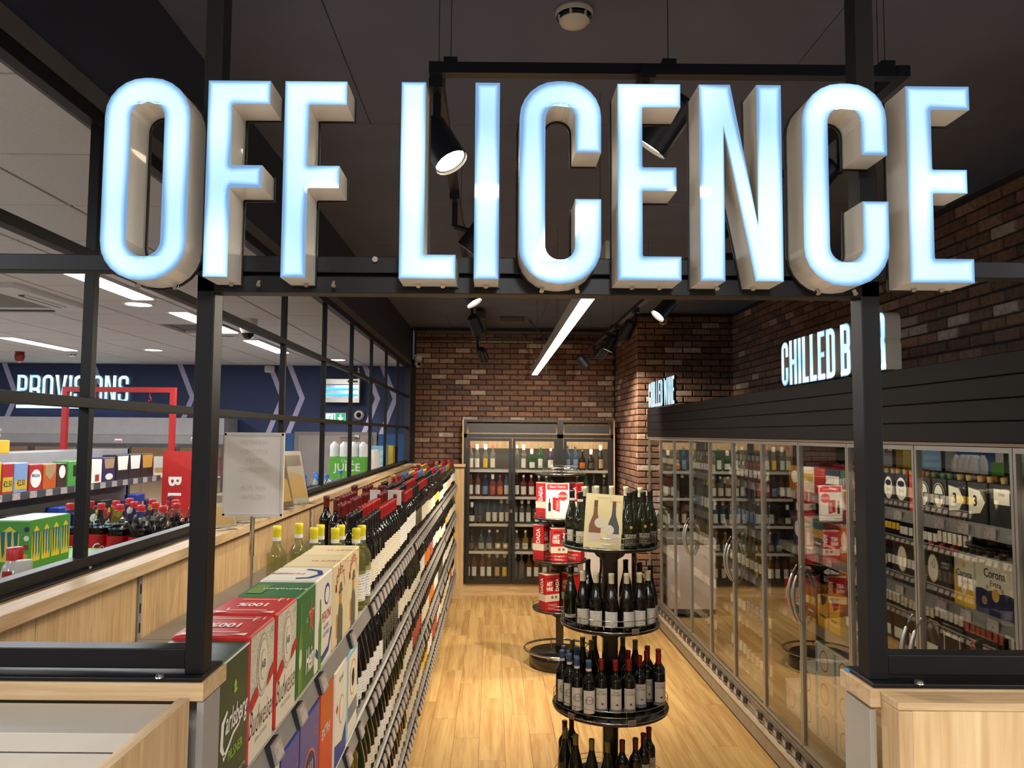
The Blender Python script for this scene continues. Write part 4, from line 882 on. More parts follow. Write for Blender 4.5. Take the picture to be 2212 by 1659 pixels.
KINDS = [(('bordeaux', G_DARK, 'red', 'cream', (0.045, 0.145), 0.305), 'dark red-capped cream-label bottle'),
         (('bordeaux', G_DARK, 'dark red', 'white', (0.05, 0.15), 0.322), 'dark maroon-capped white-label bottle'),
         (('bordeaux', G_DARK, 'black', 'cream', (0.04, 0.13)), 'black-capped cream-label bottle'),
         (('burgundy', G_DARK, 'black', 'white', (0.03, 0.11)), 'sloping dark white-label bottle'),
         (('bordeaux', G_DARK, 'red', 'white', (0.07, 0.16)), 'dark red-capped high-white-label bottle'),
         (('bordeaux', G_DARK, 'gold', 'cream', (0.05, 0.14), 0.288), 'dark gold-capped cream-label bottle'),
         (('bordeaux', G_DARK, 'black', 'orange', (0.05, 0.15)), 'dark orange-label wine bottle'),
         (('burgundy', G_GREEN, 'dark red', 'cream', (0.03, 0.10)), 'olive sloping maroon-capped bottle'),
         (('bordeaux', G_DARK, 'black', 'yellow', (0.06, 0.13), 0.29), 'dark yellow-label wine bottle'),
         (('bordeaux', G_DARK, 'black', 'black', (0.05, 0.15)), 'all-dark black-label wine bottle'),
         (('bordeaux', G_DARK, 'red', 'red', (0.05, 0.15), 0.312), 'dark red-label wine bottle'),
         (('bordeaux', G_PALE, 'gold', 'cream', (0.04, 0.13)), 'pale green gold-capped wine bottle'),
         (('bordeaux', G_DARK, 'blue', 'white', (0.05, 0.14)), 'dark blue-capped wine bottle')]
SHN = ['top shelf', 'second shelf', 'third shelf', 'lowest shelf']
ORD = ['first', 'second', 'third', 'fourth', 'fifth', 'sixth', 'seventh', 'eighth', 'ninth', 'tenth', 'eleventh', 'twelfth', 'thirteenth', 'fourteenth', 'fifteenth', 'sixteenth', 'seventeenth', 'eighteenth', 'nineteenth', 'twentieth']
cand = []
order = {0: [2, 0, 1, 4, 9, 0, 2, 8, 3, 0, 12, 5, 4, 1, 11], 1: [3, 9, 2, 7, 1, 6, 10, 4, 0, 3, 8, 5, 0, 2, 11], 2: [7, 3, 7, 2, 10, 0, 6, 1, 9, 4, 0, 12, 8, 3, 2], 3: [9, 2, 3, 7, 0, 5, 8, 1, 10, 4, 2, 0, 12, 6, 3]}
st0 = [3.03, 2.82, 2.99, 2.40]
for si in range(4):
    y = st0[si]+0.045; r_ = 0
    while y < 10.08:
        ki = order[si][r_ % 15]; cnt = random.choice([5, 6, 7, 8]); sp = 0.0775 if KINDS[ki][0][0] == 'bordeaux' else 0.0855
        for k in range(cnt):
            if y > 10.08: break
            cols = 1 if si else (random.choice([3, 4, 4, 5]))
            for c in range(cols):
                if si == 0 and c > 0 and y < 3.25 and c < 2: pass
                if c and y < (0, 3.3, 3.5, 3.75, 3.95)[c]: continue
                if c > 1 and random.random() < 0.22: continue
                xx = -0.521-0.084*c-random.uniform(0, 0.006); kk = ki
                if c >= 2 and si == 0: kk = 1 if y < 5 else order[0][(r_+c) % 15]
                cand.append((si, y+random.uniform(-0.002, 0.002), xx, kk, r_, c, k))
            y += sp
        r_ += 1
for si, x, y, k in ((2, -0.530, 2.69, 'g'), (2, -0.530, 2.775, 'g'), (2, -0.530, 2.86, 'g'), (2, -0.530, 2.945, 'g')): cand.append((si, y, x, k, -1, 0, 0))
cand.sort(key=lambda t: math.sqrt(t[1]**2+t[2]**2+(2.15-SH[t[0]]-0.2)**2))
restb = B(); GOLDEN = (('bordeaux', G_YEL, 'white', 'white', (0.03, 0.09)), 'golden wine bottle')
gcount = 0
for i, (si, y, x, ki, run, col, kn) in enumerate(cand):
    spec, desc = GOLDEN if ki == 'g' else KINDS[ki]
    if i < 225:
        if si == 0 and col > 1: pass
        if ki == 'g': lab = f'{desc} beside the green box, {ORD[gcount]} along'; gcount += 1; grp = 'golden wine bottles by the green box'
        else:
            grp = f'{ORD[run]} run of {desc}s on the {SHN[si]}'
            rw = 'front row' if col == 0 else f'{ORD[col]} row'
            lab = f'{desc}, {ORD[kn]} of {ORD[run]} run, {SHN[si]}, {rw}'
        bottle(spec, (x, y, SH[si]), R(90)+random.uniform(-0.15, 0.15), lab, grp)
    else:
        body, parts = bottle_meshes(*spec, n=8)
        for me in [body]+[p[1] for p in parts]:
            o = len(restb.v); restb.v += [(-v.co.y+x, v.co.x+y, v.co.z+SH[si]) for v in me.vertices]
            for p in me.polygons:
                restb.f.append(tuple(q+o for q in p.vertices)); restb.m.append(restb.mi(me.materials[p.material_index])); restb.sm.append(True)
tag(restb.obj('wine_bottles_far'), 'dense rows of farther wine bottles on the long shelving toward the brick wall', 'bottles', kind='stuff')
# yellow capped white wine
YW = ('bordeaux', G_PALE, 'yellow', 'white', (0.035, 0.13), 0.295, 'white'); yn = 0
for x, y, lab in ((-0.812, 2.93, 'yellow-capped white wine bottle standing alone, left of a second one behind the sign board'), (-0.752, 3.02, 'yellow-capped white wine bottle right of the lone left one, by the oak back panel'), (-0.662, 2.885, 'front left yellow-capped bottle behind the cream boxes'), (-0.658, 2.975, 'back left yellow-capped bottle behind the cream boxes'),
                  (-0.583, 2.885, 'front middle yellow-capped bottle behind the cream boxes'), (-0.580, 2.975, 'back middle yellow-capped bottle behind the cream boxes'), (-0.505, 2.885, 'front right yellow-capped bottle at the shelf edge'), (-0.500, 2.975, 'back right yellow-capped bottle at the shelf edge')):
    bottle(YW, (x, y, SH[0]), R(40), lab, 'yellow-capped white wine bottles', n=20)
# poster board on chrome stand
t = thing('sign_board_stand', 'blank pale sign board in a clear frame on a chrome pole', 'sign stand', (-0.875, 2.83, SH[0]))
BW = mat('board_pale', (226, 220, 216), 0.35, vary=0.02)
b = B().cbox(-0.107, 0.107, -0.004, 0.004, 0.345, 0.645, 0.004, BW); b.obj('board', t); fr_ = B()
for (a0, a1, c0, c1) in ((-0.109, 0.109, 0.637, 0.648), (-0.109, 0.109, 0.341, 0.352), (-0.110, -0.101, 0.345, 0.645), (0.101, 0.110, 0.345, 0.645)): fr_.box(a0, a1, -0.007, 0.006, c0, c1, mat('frame_clear', (214, 210, 204), 0.2))
fr_.obj('frame', t); FAINT = mat('ghost_ink', (212, 205, 200), 0.5)
for i, s in enumerate(('WANTED', 'KITCHEN', 'STAFF', 'REQUIRED', '', 'ASK FOR', 'HELENA')):
    if s: text(s, FAINT, t, (0, -0.0048, 0.61-i*0.033), '-Y', 0.024, sx=-1.0)
B().tube((0, 0, 0.004), (0, 0, 0.335), 0.005, CHROME, 12).tube((0, 0, 0.20), (0, 0, 0.345), 0.008, CHROME, 12).obj('pole', t); B().lathe([(0.0, 0.006), (0.05, 0.005), (0.055, 0), (0, 0)], CHROME, 24).obj('foot', t)
# leaflets on the ledge
LF = [mat('leaf_a', (186, 176, 166), 0.3), mat('leaf_b', (120, 100, 84), 0.3), mat('leaf_c', (196, 160, 96), 0.3)]
def leaflet(loc, rz, w, h, label, tiltx=12, dark=False):
    t = thing('leaflet_holder', label, 'leaflet holder', loc, rz)
    b = B(); s = math.tan(R(tiltx)); q = lambda x, z, e=0: (x, z*s+e, z)
    b.add([q(-w/2, 0.001), q(w/2, 0.001), q(w/2, h), q(-w/2, h), q(-w/2, 0.001, 0.003), q(w/2, 0.001, 0.003), q(w/2, h, 0.003), q(-w/2, h, 0.003)], [(0, 1, 2, 3), (7, 6, 5, 4), (0, 4, 5, 1), (1, 5, 6, 2), (2, 6, 7, 3), (3, 7, 4, 0)], ACRY); b.obj('clear_plate', t)
    B().add([q(-w/2+0.004, 0.006, 0.004), q(w/2-0.004, 0.006, 0.004), q(w/2-0.004, h-0.006, 0.004), q(-w/2+0.004, h-0.006, 0.004)], [(0, 1, 2, 3)], LF[1] if dark else LF[0]).obj('leaflet', t)
    B().add([q(-w/2+0.012, h*0.12, 0.0035), q(w/2-0.012, h*0.12, 0.0035), q(w/2-0.02, h*0.5, 0.0035), q(-w/2+0.03, h*0.62, 0.0035)], [(0, 1, 2, 3)], LF[2]).add([q(-w/2+0.014, h*0.70, 0.0035), q(w/2-0.02, h*0.70, 0.0035), q(w/2-0.02, h*0.9, 0.0035), q(-w/2+0.014, h*0.9, 0.0035)], [(0, 1, 2, 3)], LF[0] if dark else LF[1]).obj('leaflet_print', t)
    b = B().box(-w/2, w/2, -0.04, 0.012, 0.0, 0.003, ACRY).box(-w/2, w/2, -0.042, -0.040, 0, 0.02, ACRY).obj('base', t); return t
leaflet((-1.075, 4.05, 1.75), R(70), 0.15, 0.30, 'tall clear leaflet holder on the ledge, left of its tall twin', 14, True)
leaflet((-1.070, 4.33, 1.75), R(62), 0.15, 0.30, 'tall clear leaflet holder on the ledge farthest from the sign board', 14)
leaflet((-1.100, 3.20, 1.75), R(50), 0.12, 0.15, 'low leaflet holder on the ledge nearest the frame post, under the sign board', 16)
leaflet((-1.095, 3.42, 1.75), R(50), 0.12, 0.15, 'middle low leaflet holder under the sign board', 16)
leaflet((-1.090, 3.66, 1.75), R(50), 0.12, 0.14, 'low leaflet holder farthest along, next to the tall holders', 16)
# two clear shelf talkers among the capsules
for k, (y, x) in enumerate(((4.15, -0.63), (4.15, -0.525))):
    t = thing('price_card', ('left' if k == 0 else 'right')+' pale translucent card standing above the red capsules', 'card', (x, y+0.04*0, 1.50))
    B().box(-0.002, 0.002, -0.002, 0.002, 0, 0.27, CHROME).obj('stem', t); B().cbox(-0.028-0.008*k, 0.028+0.008*k, -0.0015, 0.0015, 0.265, 0.345, 0.001, mat('card_pale', (190, 186, 186), 0.25)).obj('card', t)

# ================================================================ SPINNER DISPLAYS
TRAYM = mat('tray_black', (28, 26, 26), 0.22, coat=0.4); WIREM = mat('wire_chrome', (190, 186, 178), 0.2, 1.0)
def spinner(x, y, trays, label, rbase=0.30, handle=False, pole=0.045, top=None):
    t = thing('spinner_display', label, 'display stand', (x, y, 0))
    zt = top or (trays[-1][0])
    b = B().cbox(-pole, pole, -pole*0.8, pole*0.8, 0.10, zt, 0.008, TRAYM); b.obj('pole', t)
    B().lathe([(0, 0.0), (rbase, 0.0), (rbase, 0.11), (rbase-0.01, 0.125), (0, 0.125)], TRAYM, 48).obj('base', t)
    for z, r in trays:
        tr = B().lathe([(0, z-0.022), (r-0.01, z-0.022), (r, z-0.016), (r, z-0.004), (r-0.006, z), (0, z)], TRAYM, 56).obj('tray', t)
        g = B(); g.ring((0, 0, z+0.028), r-0.004, 0.0016, WIREM, 56).ring((0, 0, z+0.058), r-0.004, 0.0018, WIREM, 56).ring((0, 0, z-0.002), r+0.001, 0.0025, WIREM, 56, 6)
        for k in range(7): a = 0.35+2*PI*k/7; g.tube((r*0.985*math.cos(a), r*0.985*math.sin(a), z), (r*0.985*math.cos(a), r*0.985*math.sin(a), z+0.058), 0.0015, WIREM, 6)
        g.obj('guard_rail', tr)
        if z > 0.3:
            br = B()
            for q in (-1, 1): br.add([(q*pole, -0.012, z-0.022), (q*(pole+0.07), -0.012, z-0.022), (q*(pole+0.035), -0.012, z-0.075), (q*pole, -0.012, z-0.095), (q*pole, 0.012, z-0.022), (q*(pole+0.07), 0.012, z-0.022), (q*(pole+0.035), 0.012, z-0.075), (q*pole, 0.012, z-0.095)], [(0, 1, 2, 3), (7, 6, 5, 4), (1, 5, 6, 2), (2, 6, 7, 3), (0, 4, 5, 1)], TRAYM)
            br.obj('bracket', tr)
    if handle:
        n = B(); n.ring((0, 0, 0.15), rbase+0.045, 0.010, CHROME, 48, 10)
        for k in range(5): a = 2*PI*k/5+0.5; n.tube((rbase*math.cos(a), rbase*math.sin(a), 0.11), ((rbase+0.045)*math.cos(a), (rbase+0.045)*math.sin(a), 0.15), 0.006, CHROME, 8)
        n.obj('bumper_hoop', t)
    return t
CX, CY = 0.678, 4.48
TR1 = [(0.17, 0.325), (0.63, 0.325), (1.09, 0.280), (1.53, 0.276)]
spinner(CX, CY, TR1, 'nearer black round display with four bottle trays in the middle of the aisle', 0.30, pole=0.042, top=1.53)
def clampr(p, r, m=0.047):
    dx, dy = p[0]-CX, p[1]-CY; d = math.hypot(dx, dy)
    if d > r-m: dx *= (r-m)/d; dy *= (r-m)/d
    return (CX+dx, CY+dy)
placed = []
def place(pts, z, r, spec, desc, n=20, jit=0.25, rz0=0.0, deco=None, grp=None):
    for k, (p, where) in enumerate(pts):
        q = clampr(p, r)
        for it in range(40):                       # keep glass from touching
            mv = False
            for (ox, oy, oz, orr) in placed:
                if abs(oz-z) > 0.05: continue
                d = math.hypot(q[0]-ox, q[1]-oy); need = orr+(0.038 if spec[0] == 'bordeaux' else 0.042)
                if d < need: q = (q[0]+(q[0]-ox)/max(d, 1e-4)*(need-d)*0.6, q[1]+(q[1]-oy)/max(d, 1e-4)*(need-d)*0.6); mv = True
            d = math.hypot(q[0]-CX, q[1]-CY)
            if d < 0.10: q = (CX+(q[0]-CX)/d*0.10, CY+(q[1]-CY)/d*0.10); mv = True
            q = clampr(q, r)
            if not mv: break
        placed.append((q[0], q[1], z, 0.038 if spec[0] == 'bordeaux' else 0.042))
        o = bottle(spec, (q[0], q[1], z), rz0+random.uniform(-jit, jit), f'{desc}, {where}', grp or f'{desc}s', n=n)
        if deco: deco(o)
BGc = ('burgundy', G_GREEN, 'black', 'cream', (0.02, 0.085), 0.30, 'white')
place([((0.455, 4.428), 'left of its twin on the top tray'), ((0.492, 4.345), 'right of its twin beside the poster')], 1.53, 0.276, BGc, 'olive bottle with black capsule and cream label')
BGw = ('burgundy', G_DARK, 'cream', 'cream', (0.03, 0.105), 0.31)
place([((0.544, 4.60), 'leftmost behind the poster, top tray'), ((0.63, 4.68), 'second of the back row, top tray'), ((0.72, 4.68), 'third of the back row, top tray'), ((0.80, 4.64), 'right of the poster, top tray'), ((0.87, 4.56), 'farthest right of the back row, top tray')], 1.53, 0.276, BGw, 'dark bottle with cream capsule')
def deco_black(o):
    me = text_mesh('LES SOEURS\nBLANCHE', 0.013, 0, 1.0, 0.0, 'CENTER', 0.0418); me.materials.clear(); me.materials.append(INKW); link('lettering', me, o, (0, -0.0421, 0.068), (R(90), 0, 0))
    poly2(ell(0.016, 0.016), GOLD, o, (0, -0.0424, 0.118))
place([((0.760, 4.25), 'front, right beside the poster'), ((0.842, 4.33), 'mid right group, top tray'), ((0.90, 4.42), 'outermost right, top tray'), ((0.84, 4.43), 'behind the middle one, top tray')], 1.53, 0.276, ('burgundy', G_GREEN, 'black', 'black', (0.02, 0.082), 0.305), 'olive bottle with black capsule and black label', deco=deco_black, jit=0.1)
t = thing('clear_poster_stand', 'cream poster of two bottles in a clear stand on the top tray', 'poster', (0.595, 4.222, 1.531), rot=(R(-4), R(4), 0))
B().cbox(-0.105, 0.105, -0.002, 0.002, 0, 0.300, 0.001, ACRY).obj('clear_holder', t); PC = mat('poster_cream', (232, 222, 176), 0.35); B().box(-0.102, 0.102, -0.0035, -0.0024, 0.004, 0.296, PC).obj('poster_sheet', t)
def pbottle(cx, m):
    poly2([(cx-0.033, 0.085), (cx+0.033, 0.085), (cx+0.032, 0.125), (cx+0.012, 0.185), (cx+0.009, 0.235), (cx-0.009, 0.235), (cx-0.012, 0.185), (cx-0.032, 0.125)], m, t, (0, -0.0039, 0)); poly2(rect(0.066, 0.045, cx, 0.062), mat('poster_label', (220, 206, 196), 0.5), t, (0, -0.0039, 0)); poly2(rect(0.020, 0.035, cx, 0.243), mat('poster_cap', (110, 80, 72), 0.5), t, (0, -0.0042, 0))
pbottle(-0.045, mat('poster_rose', (140, 96, 80), 0.5)); pbottle(0.055, mat('poster_slate', (86, 90, 100), 0.5))
poly2(ell(0.06, 0.055, -0.018, 0.14), CREAMC, t, (0, -0.0046, 0)); poly2(ell(0.06, 0.055, 0.030, 0.105), CREAMC, t, (0, -0.0046, 0)); [poly2(band([(-0.04+0.016*q, 0.272), (-0.035+0.016*q, 0.280), (-0.030+0.016*q, 0.268), (-0.025+0.016*q, 0.276)], 0.0014), mat('poster_ink', (120, 110, 70), 0.6), t, (0, -0.0042, 0)) for q in range(5)]; text('PINOT NOIR', mat('poster_ink2', (200, 110, 90), 0.6), t, (0.06, -0.0042, 0.258), size=0.011)
# tray 2
BGt2 = ('burgundy', G_DARK, 'cream', 'white', (0.025, 0.108), 0.305)
place([((0.479, 4.301), 'leftmost of the front row, second tray'), ((0.533, 4.233), 'second of the front row, second tray'), ((0.608, 4.20), 'third of the front row, second tray'), ((0.696, 4.20), 'fourth of the front row, second tray'), ((0.775, 4.225), 'fifth of the front row, second tray'), ((0.848, 4.28), 'rightmost of the front row, second tray')], 1.09, 0.280, BGt2, 'dark bottle with cream capsule and white label', jit=0.35)
place([((0.455, 4.495), 'on the left edge of the second tray')], 1.09, 0.280, ('burgundy', G_GREEN, 'black', 'white', (0.02, 0.04), 0.30, 'gold'), 'olive bottle with a gold-ringed black capsule')
place([((0.574, 4.66), 'left of the pole at the back of the second tray'), ((0.665, 4.69), 'behind the pole on the second tray'), ((0.80, 4.66), 'right of the pole at the back of the second tray'), ((0.865, 4.561), 'behind the rightmost cream capsule'), ((0.905, 4.45), 'on the right edge of the second tray')], 1.09, 0.280, ('burgundy', G_DARK, 'black', 'cream', (0.03, 0.10), 0.315), 'all-dark tall bottle', jit=3.0)
# tray 3
def deco_red(o):
    me = text_mesh('FINCA\nLAS CABRAS', 0.014, 0, 0.75, 0.0, 'CENTER', 0.0375); me.materials.clear(); me.materials.append(mat('label_ink', (70, 66, 70), 0.6)); link('lettering', me, o, (0, -0.0378, 0.132), (R(90), 0, 0))
    poly2(ell(0.012, 0.012), mat('seal_red', (150, 50, 40), 0.5), o, (0.004, -0.0380, 0.074)); B().lathe([(0.03765, 0.030), (0.03765, 0.048)], mat('label_slate', (130, 130, 134), 0.6), 12, a0=-PI/2-1.15, a1=-PI/2+1.15).obj('label_foot', o)
place([((0.600, 4.276), 'left of the pole, front of the third tray'), ((0.674, 4.262), 'in front of the pole on the third tray'), ((0.748, 4.272), 'right of the pole, front of the third tray'), ((0.822, 4.35), 'behind the right one, third tray'), ((0.880, 4.44), 'half hidden, right side of the third tray'), ((0.935, 4.39), 'rightmost on the third tray'), ((0.905, 4.545), 'back right of the third tray'), ((0.955, 4.48), 'at the right edge of the third tray'), ((0.775, 4.445), 'just right of the pole, third tray')],
      0.63, 0.325, ('bordeaux', G_DARK, 'red', 'plain', (0.03, 0.155), 0.30), 'dark bottle with bright red capsule', deco=deco_red, jit=0.12)
def deco_blue(o):
    g = B(); g.ring((0, 0, 0), 0.020, 0.0016, mat('wreath_ink', (110, 104, 112), 0.6), 20, 5); r_ = g.obj('wreath', o, (0, -0.0365, 0.10)); r_.rotation_euler = (R(90), 0, 0)
    me = text_mesh('BALIARTE', 0.011, 0, 0.8, 0.0, 'CENTER', 0.0375); me.materials.clear(); me.materials.append(mat('label_ink', (70, 66, 70), 0.6)); link('lettering', me, o, (0, -0.0378, 0.10), (R(90), 0, 0))
place([((0.400, 4.441), 'outermost left on the third tray'), ((0.436, 4.375), 'second from the left on the third tray'), ((0.470, 4.300), 'third from the left on the third tray'), ((0.530, 4.258), 'next to the red capsules, third tray'), ((0.420, 4.530), 'back left of the third tray'), ((0.490, 4.500), 'half hidden on the left of the third tray')], 0.63, 0.325, ('bordeaux', G_DARK, 'blue', 'plain', (0.03, 0.15), 0.30, 'white'), 'dark bottle with blue capsule', deco=deco_blue, jit=0.15)
place([((0.622, 4.727), 'rear row just left of the pole, third tray'), ((0.551, 4.693), 'rear row, second left of the pole, third tray'), ((0.590, 4.62), 'between the pole and blue capsules, third tray'), ((0.481, 4.640), 'far left of the rear row, third tray'), ((0.790, 4.711), 'rear row just right of the pole, third tray'), ((0.852, 4.640), 'rear right, third tray')], 0.63, 0.325, ('burgundy', G_DARK, 'olive', 'black', (0.03, 0.10), 0.31), 'dark slim bottle with olive capsule', jit=3)
# tray 4
place([((0.417, 4.620), 'left front, lowest tray'), ((0.441, 4.712), 'behind the left front one, lowest tray')], 0.17, 0.325, ('bordeaux', G_DARK, 'dark red', 'white', (0.03, 0.15), 0.31), 'dark bottle with maroon capsule')
place([((0.425, 4.498), 'leftmost of four, lowest tray'), ((0.475, 4.405), 'second of four, lowest tray'), ((0.556, 4.340), 'third of four, lowest tray'), ((0.637, 4.310), 'rightmost of four, lowest tray')], 0.17, 0.325, ('burgundy', G_GREEN, 'olive', 'black', (0.02, 0.06), 0.31), 'olive bottle with olive capsule')
def deco_120(o):
    me = text_mesh('120', 0.03, 0, 0.8, 0.0, 'CENTER', 0.0375); me.materials.clear(); me.materials.append(INKR); link('lettering', me, o, (0, -0.0378, 0.12), (R(90), 0, 0))
place([((0.722, 4.330), 'left of four, lowest tray'), ((0.800, 4.360), 'second of four, lowest tray'), ((0.858, 4.430), 'third of four on the lowest tray'), ((0.906, 4.520), 'outermost right on the lowest tray')], 0.17, 0.325, ('bordeaux', G_DARK, 'dark red', 'cream', (0.03, 0.155), 0.31), 'dark bottle with maroon capsule and cream label', deco=deco_120, jit=0.15)
for (a, z, r) in ((-0.45, 0.63, 0.326), (-0.9+PI*1.0-2.4, 0.63, 0.326), (0.6, 1.09, 0.281), (1.05, 1.53, 0.277)):
    pass
def traytag(x, z, r, label):
    dy = -math.sqrt(max(0, (r+0.003)**2-(x-CX)**2)); ang = math.atan2(x-CX, -dy)
    t = thing('shelf_tag', label, 'price tag', (x, CY+dy-0.003, z-0.008), ang); B().box(-0.022, 0.022, -0.002, 0, 0, 0.028, mat('tag_clear', (150, 140, 126), 0.3)).obj('tag_sleeve', t); B().box(-0.018, 0.018, -0.003, -0.002, 0.004, 0.024, mat('tag_dull', (120, 110, 98), 0.5)).obj('tag_paper', t)
traytag(0.745, 0.63, 0.325, 'small grey price sleeve right of the pole on the third tray'); traytag(0.435, 0.63, 0.325, 'small grey price sleeve at the left of the third tray'); traytag(0.775, 1.09, 0.280, 'small grey price sleeve on the second tray edge')

# farther spinner with the red wine boxes
DX, DY = 0.640, 7.35
spinner(DX, DY, [(0.53, 0.255), (0.98, 0.255), (1.375, 0.255), (1.785, 0.235)], 'farther black round display with red wine boxes and an empty top tray', 0.285, handle=True, pole=0.035, top=1.86)
REDB = mat('wine_box_red', (178, 32, 40), 0.4); WB = mat('wine_box_band', (214, 200, 180), 0.5)
def winebox(x, y, z, rz, label, h=0.335, w=0.150, d=0.115, txt=True):
    t = thing('wine_box', label, 'wine box', (x, y, z), rz, group='red wine boxes on the farther display')
    B().cbox(-w/2, w/2, -d/2, d/2, 0, h, 0.002, REDB).obj('box_body', t)
    B().box(-w/2-0.0005, w/2+0.0005, -d/2-0.0005, d/2+0.0005, h*0.27, h*0.46, WB).obj('paper_band', t)
    B().box(-w/2-0.0006, w/2+0.0006, -d/2-0.0006, d/2+0.0006, h-0.006, h+0.0008, mat('box_edge', (224, 180, 160), 0.5)).obj('top_edge', t)
    f = lambda s, m, u, v, size, **k: text(s, m, t, (u, -d/2-0.001, v), size=size, **k)
    if txt:
        f('ART', INKW, -0.03, h*0.74, 0.052, sx=0.62, bold=0.03); f('WINE', INKW, -0.03, h*0.60, 0.050, sx=0.52, bold=0.03); f('1', INK, 0.022, h*0.69, 0.10, sx=0.9, bold=0.03)
        me = text_mesh('DADA', 0.05, 0, 0.8, 0.03); me.materials.clear(); me.materials.append(INKW); link('lettering', me, t, (0.055, -d/2-0.001, h*0.70), (R(90), R(-90), 0))
        f('Original', mat('pale_pink', (230, 180, 160), 0.5), 0, h*0.18, 0.030); f('Blend', MATS['pale_pink'], -0.01, h*0.09, 0.030); poly2(band([(-0.05, h*0.88), (-0.02, h*0.9), (0.0, h*0.87), (0.03, h*0.9)], 0.008), mat('hand_ink', (70, 20, 26), 0.5), t, (0, -d/2-0.001, 0))
        for u in (0.0, 0.04): poly2(rect(0.022, 0.022, u, h*0.38), mat('award', (110, 100, 90), 0.6), t, (0, -d/2-0.0012, 0))
        me = text_mesh('DADA', 0.06, 0, 0.8, 0.03); me.materials.clear(); me.materials.append(INKW); link('lettering', me, t, (-w/2-0.0015, 0, h*0.68), (R(90), R(-90), R(-90)))
    return t
winebox(0.530, 7.22, 0.53, R(28), 'red wine box at the front left of the lowest loaded tray')
winebox(0.745, 7.27, 0.53, R(-52), 'red wine box on the right of the lowest loaded tray')
winebox(0.640, 7.50, 0.53, R(180), 'red wine box at the back of the lowest loaded tray', txt=False)
winebox(0.475, 7.33, 0.98, R(55), 'red wine box seen side-on at the left of the middle tray', h=0.325)
winebox(0.612, 7.19, 0.98, R(4), 'red wine box facing front on the middle tray', h=0.310)
winebox(0.775, 7.27, 0.98, R(-25), 'shaded red wine box at the right of the middle tray', h=0.325)
winebox(0.500, 7.30, 1.375, R(50), 'red wine box behind the offer poster on the upper tray', h=0.325)
winebox(0.765, 7.32, 1.375, R(-40), 'red wine box right of the offer poster on the upper tray', h=0.325)
winebox(0.650, 7.50, 1.375, R(180), 'red wine box at the back of the upper tray', h=0.325, txt=False)
t = thing('offer_poster', 'red and white Best Value offer poster on the upper tray of the farther display', 'poster', (0.601, 7.165, 1.376)); B().box(-0.108, 0.108, -0.002, 0.002, 0, 0.325, mat('poster_white', (226, 216, 206), 0.4)).obj('poster_sheet', t)
PR = mat('poster_red', (206, 50, 56), 0.45)
poly2(rect(0.196, 0.052, 0, 0.290), PR, t, (0, -0.0026, 0)); text('Best Value', mat('poster_pale', (238, 210, 200), 0.5), t, (0, -0.0030, 0.290), size=0.034); poly2(ell(0.086, 0.086, 0.050, 0.205), PR, t, (0, -0.0026, 0)); text('€30.76', INKW, t, (0.050, -0.0032, 0.205), size=0.027, bold=0.01)
poly2([(-0.045, 0.08), (0.02, 0.062), (0.02, 0.185), (-0.045, 0.195)], REDB, t, (0, -0.0026, 0)); text('DADA', INKW, t, (0.0, -0.0032, 0.125), size=0.03, rot=(R(90), R(-90), 0)); poly2([(-0.085, 0.065), (-0.06, 0.065), (-0.06, 0.135), (-0.068, 0.15), (-0.068, 0.185), (-0.077, 0.185), (-0.077, 0.15), (-0.085, 0.135)], INK, t, (0, -0.0026, 0))
# grey white chest beside the pier
t = thing('ice_freezer', 'pale chest freezer on castors standing in front of the brick pier', 'freezer', (1.37, 9.60, 0)); FZ = mat('freezer_white', (208, 196, 190), 0.35)
B().cbox(-0.29, 0.29, -0.38, 0.22, 0.10, 0.86, 0.01, FZ).obj('body', t); B().cbox(-0.30, 0.30, -0.39, 0.23, 0.86, 0.94, 0.012, mat('freezer_grey', (120, 116, 114), 0.4)).obj('lid', t)
B().box(-0.29, 0.29, -0.375, 0.21, 0.05, 0.10, DGREY).obj('base_frame', t)
for cx in (-0.24, 0.24):
    for cy in (-0.32, 0.16): B().tube((cx-0.015, cy, 0.027), (cx+0.015, cy, 0.027), 0.027, SLOT, 14).box(cx-0.02, cx+0.02, cy-0.02, cy+0.02, 0.03, 0.055, DGREY).obj('castor', t)

# ================================================================ SPIRIT CABINET on the back wall
FRM = mat('cabinet_black', (34, 34, 36), 0.4); SPS = [0.21, 0.575, 0.94, 1.305, 1.665]
sc_ = thing('spirit_cabinet', 'tall dark framed glass cabinet of spirits against the back brick wall', 'cabinet', (0.61, 10.6, 0))
def sp(name, x0, x1, y0, y1, z0, z1, m, par=None, bev=0.0):
    o = box(name, x0, x1, y0, y1, z0, z1, m, sc_, bev); o.location = (o.location.x-0.61, o.location.y-10.6, o.location.z); return o
sp('side_panel', -0.415, -0.395, 10.40, 10.88, 0, 2.345, OAK_Z); sp('side_panel', 1.625, 1.645, 10.40, 10.88, 0, 2.345, OAK_Z)
sp('back_panel', -0.395, 1.625, 10.84, 10.86, 0, 2.30, OAK_Z); sp('dark_lining', -0.38, 0.90, 10.825, 10.838, 0.2, 1.95, mat('lining', (60, 54, 48), 0.6)); sp('dark_lining', 0.93, 1.61, 10.825, 10.838, 0.2, 1.95, MATS['lining'])
sp('plinth', -0.394, 1.624, 10.41, 10.84, 0.0, 0.155, OAK_X); sp('deck', -0.394, 1.624, 10.43, 10.82, 0.156, 0.21, FRM)
sp('top_frame', -0.394, 1.624, 10.395, 10.82, 2.315, 2.345, FRM); sp('rail_over_doors', -0.394, 1.624, 10.395, 10.43, 2.10, 2.15, FRM)
for x0, x1 in ((-0.394, -0.355), (0.868, 0.948), (1.59, 1.624)): sp('frame_post', x0, x1, 10.395, 10.43, 0.156, 2.315, FRM)
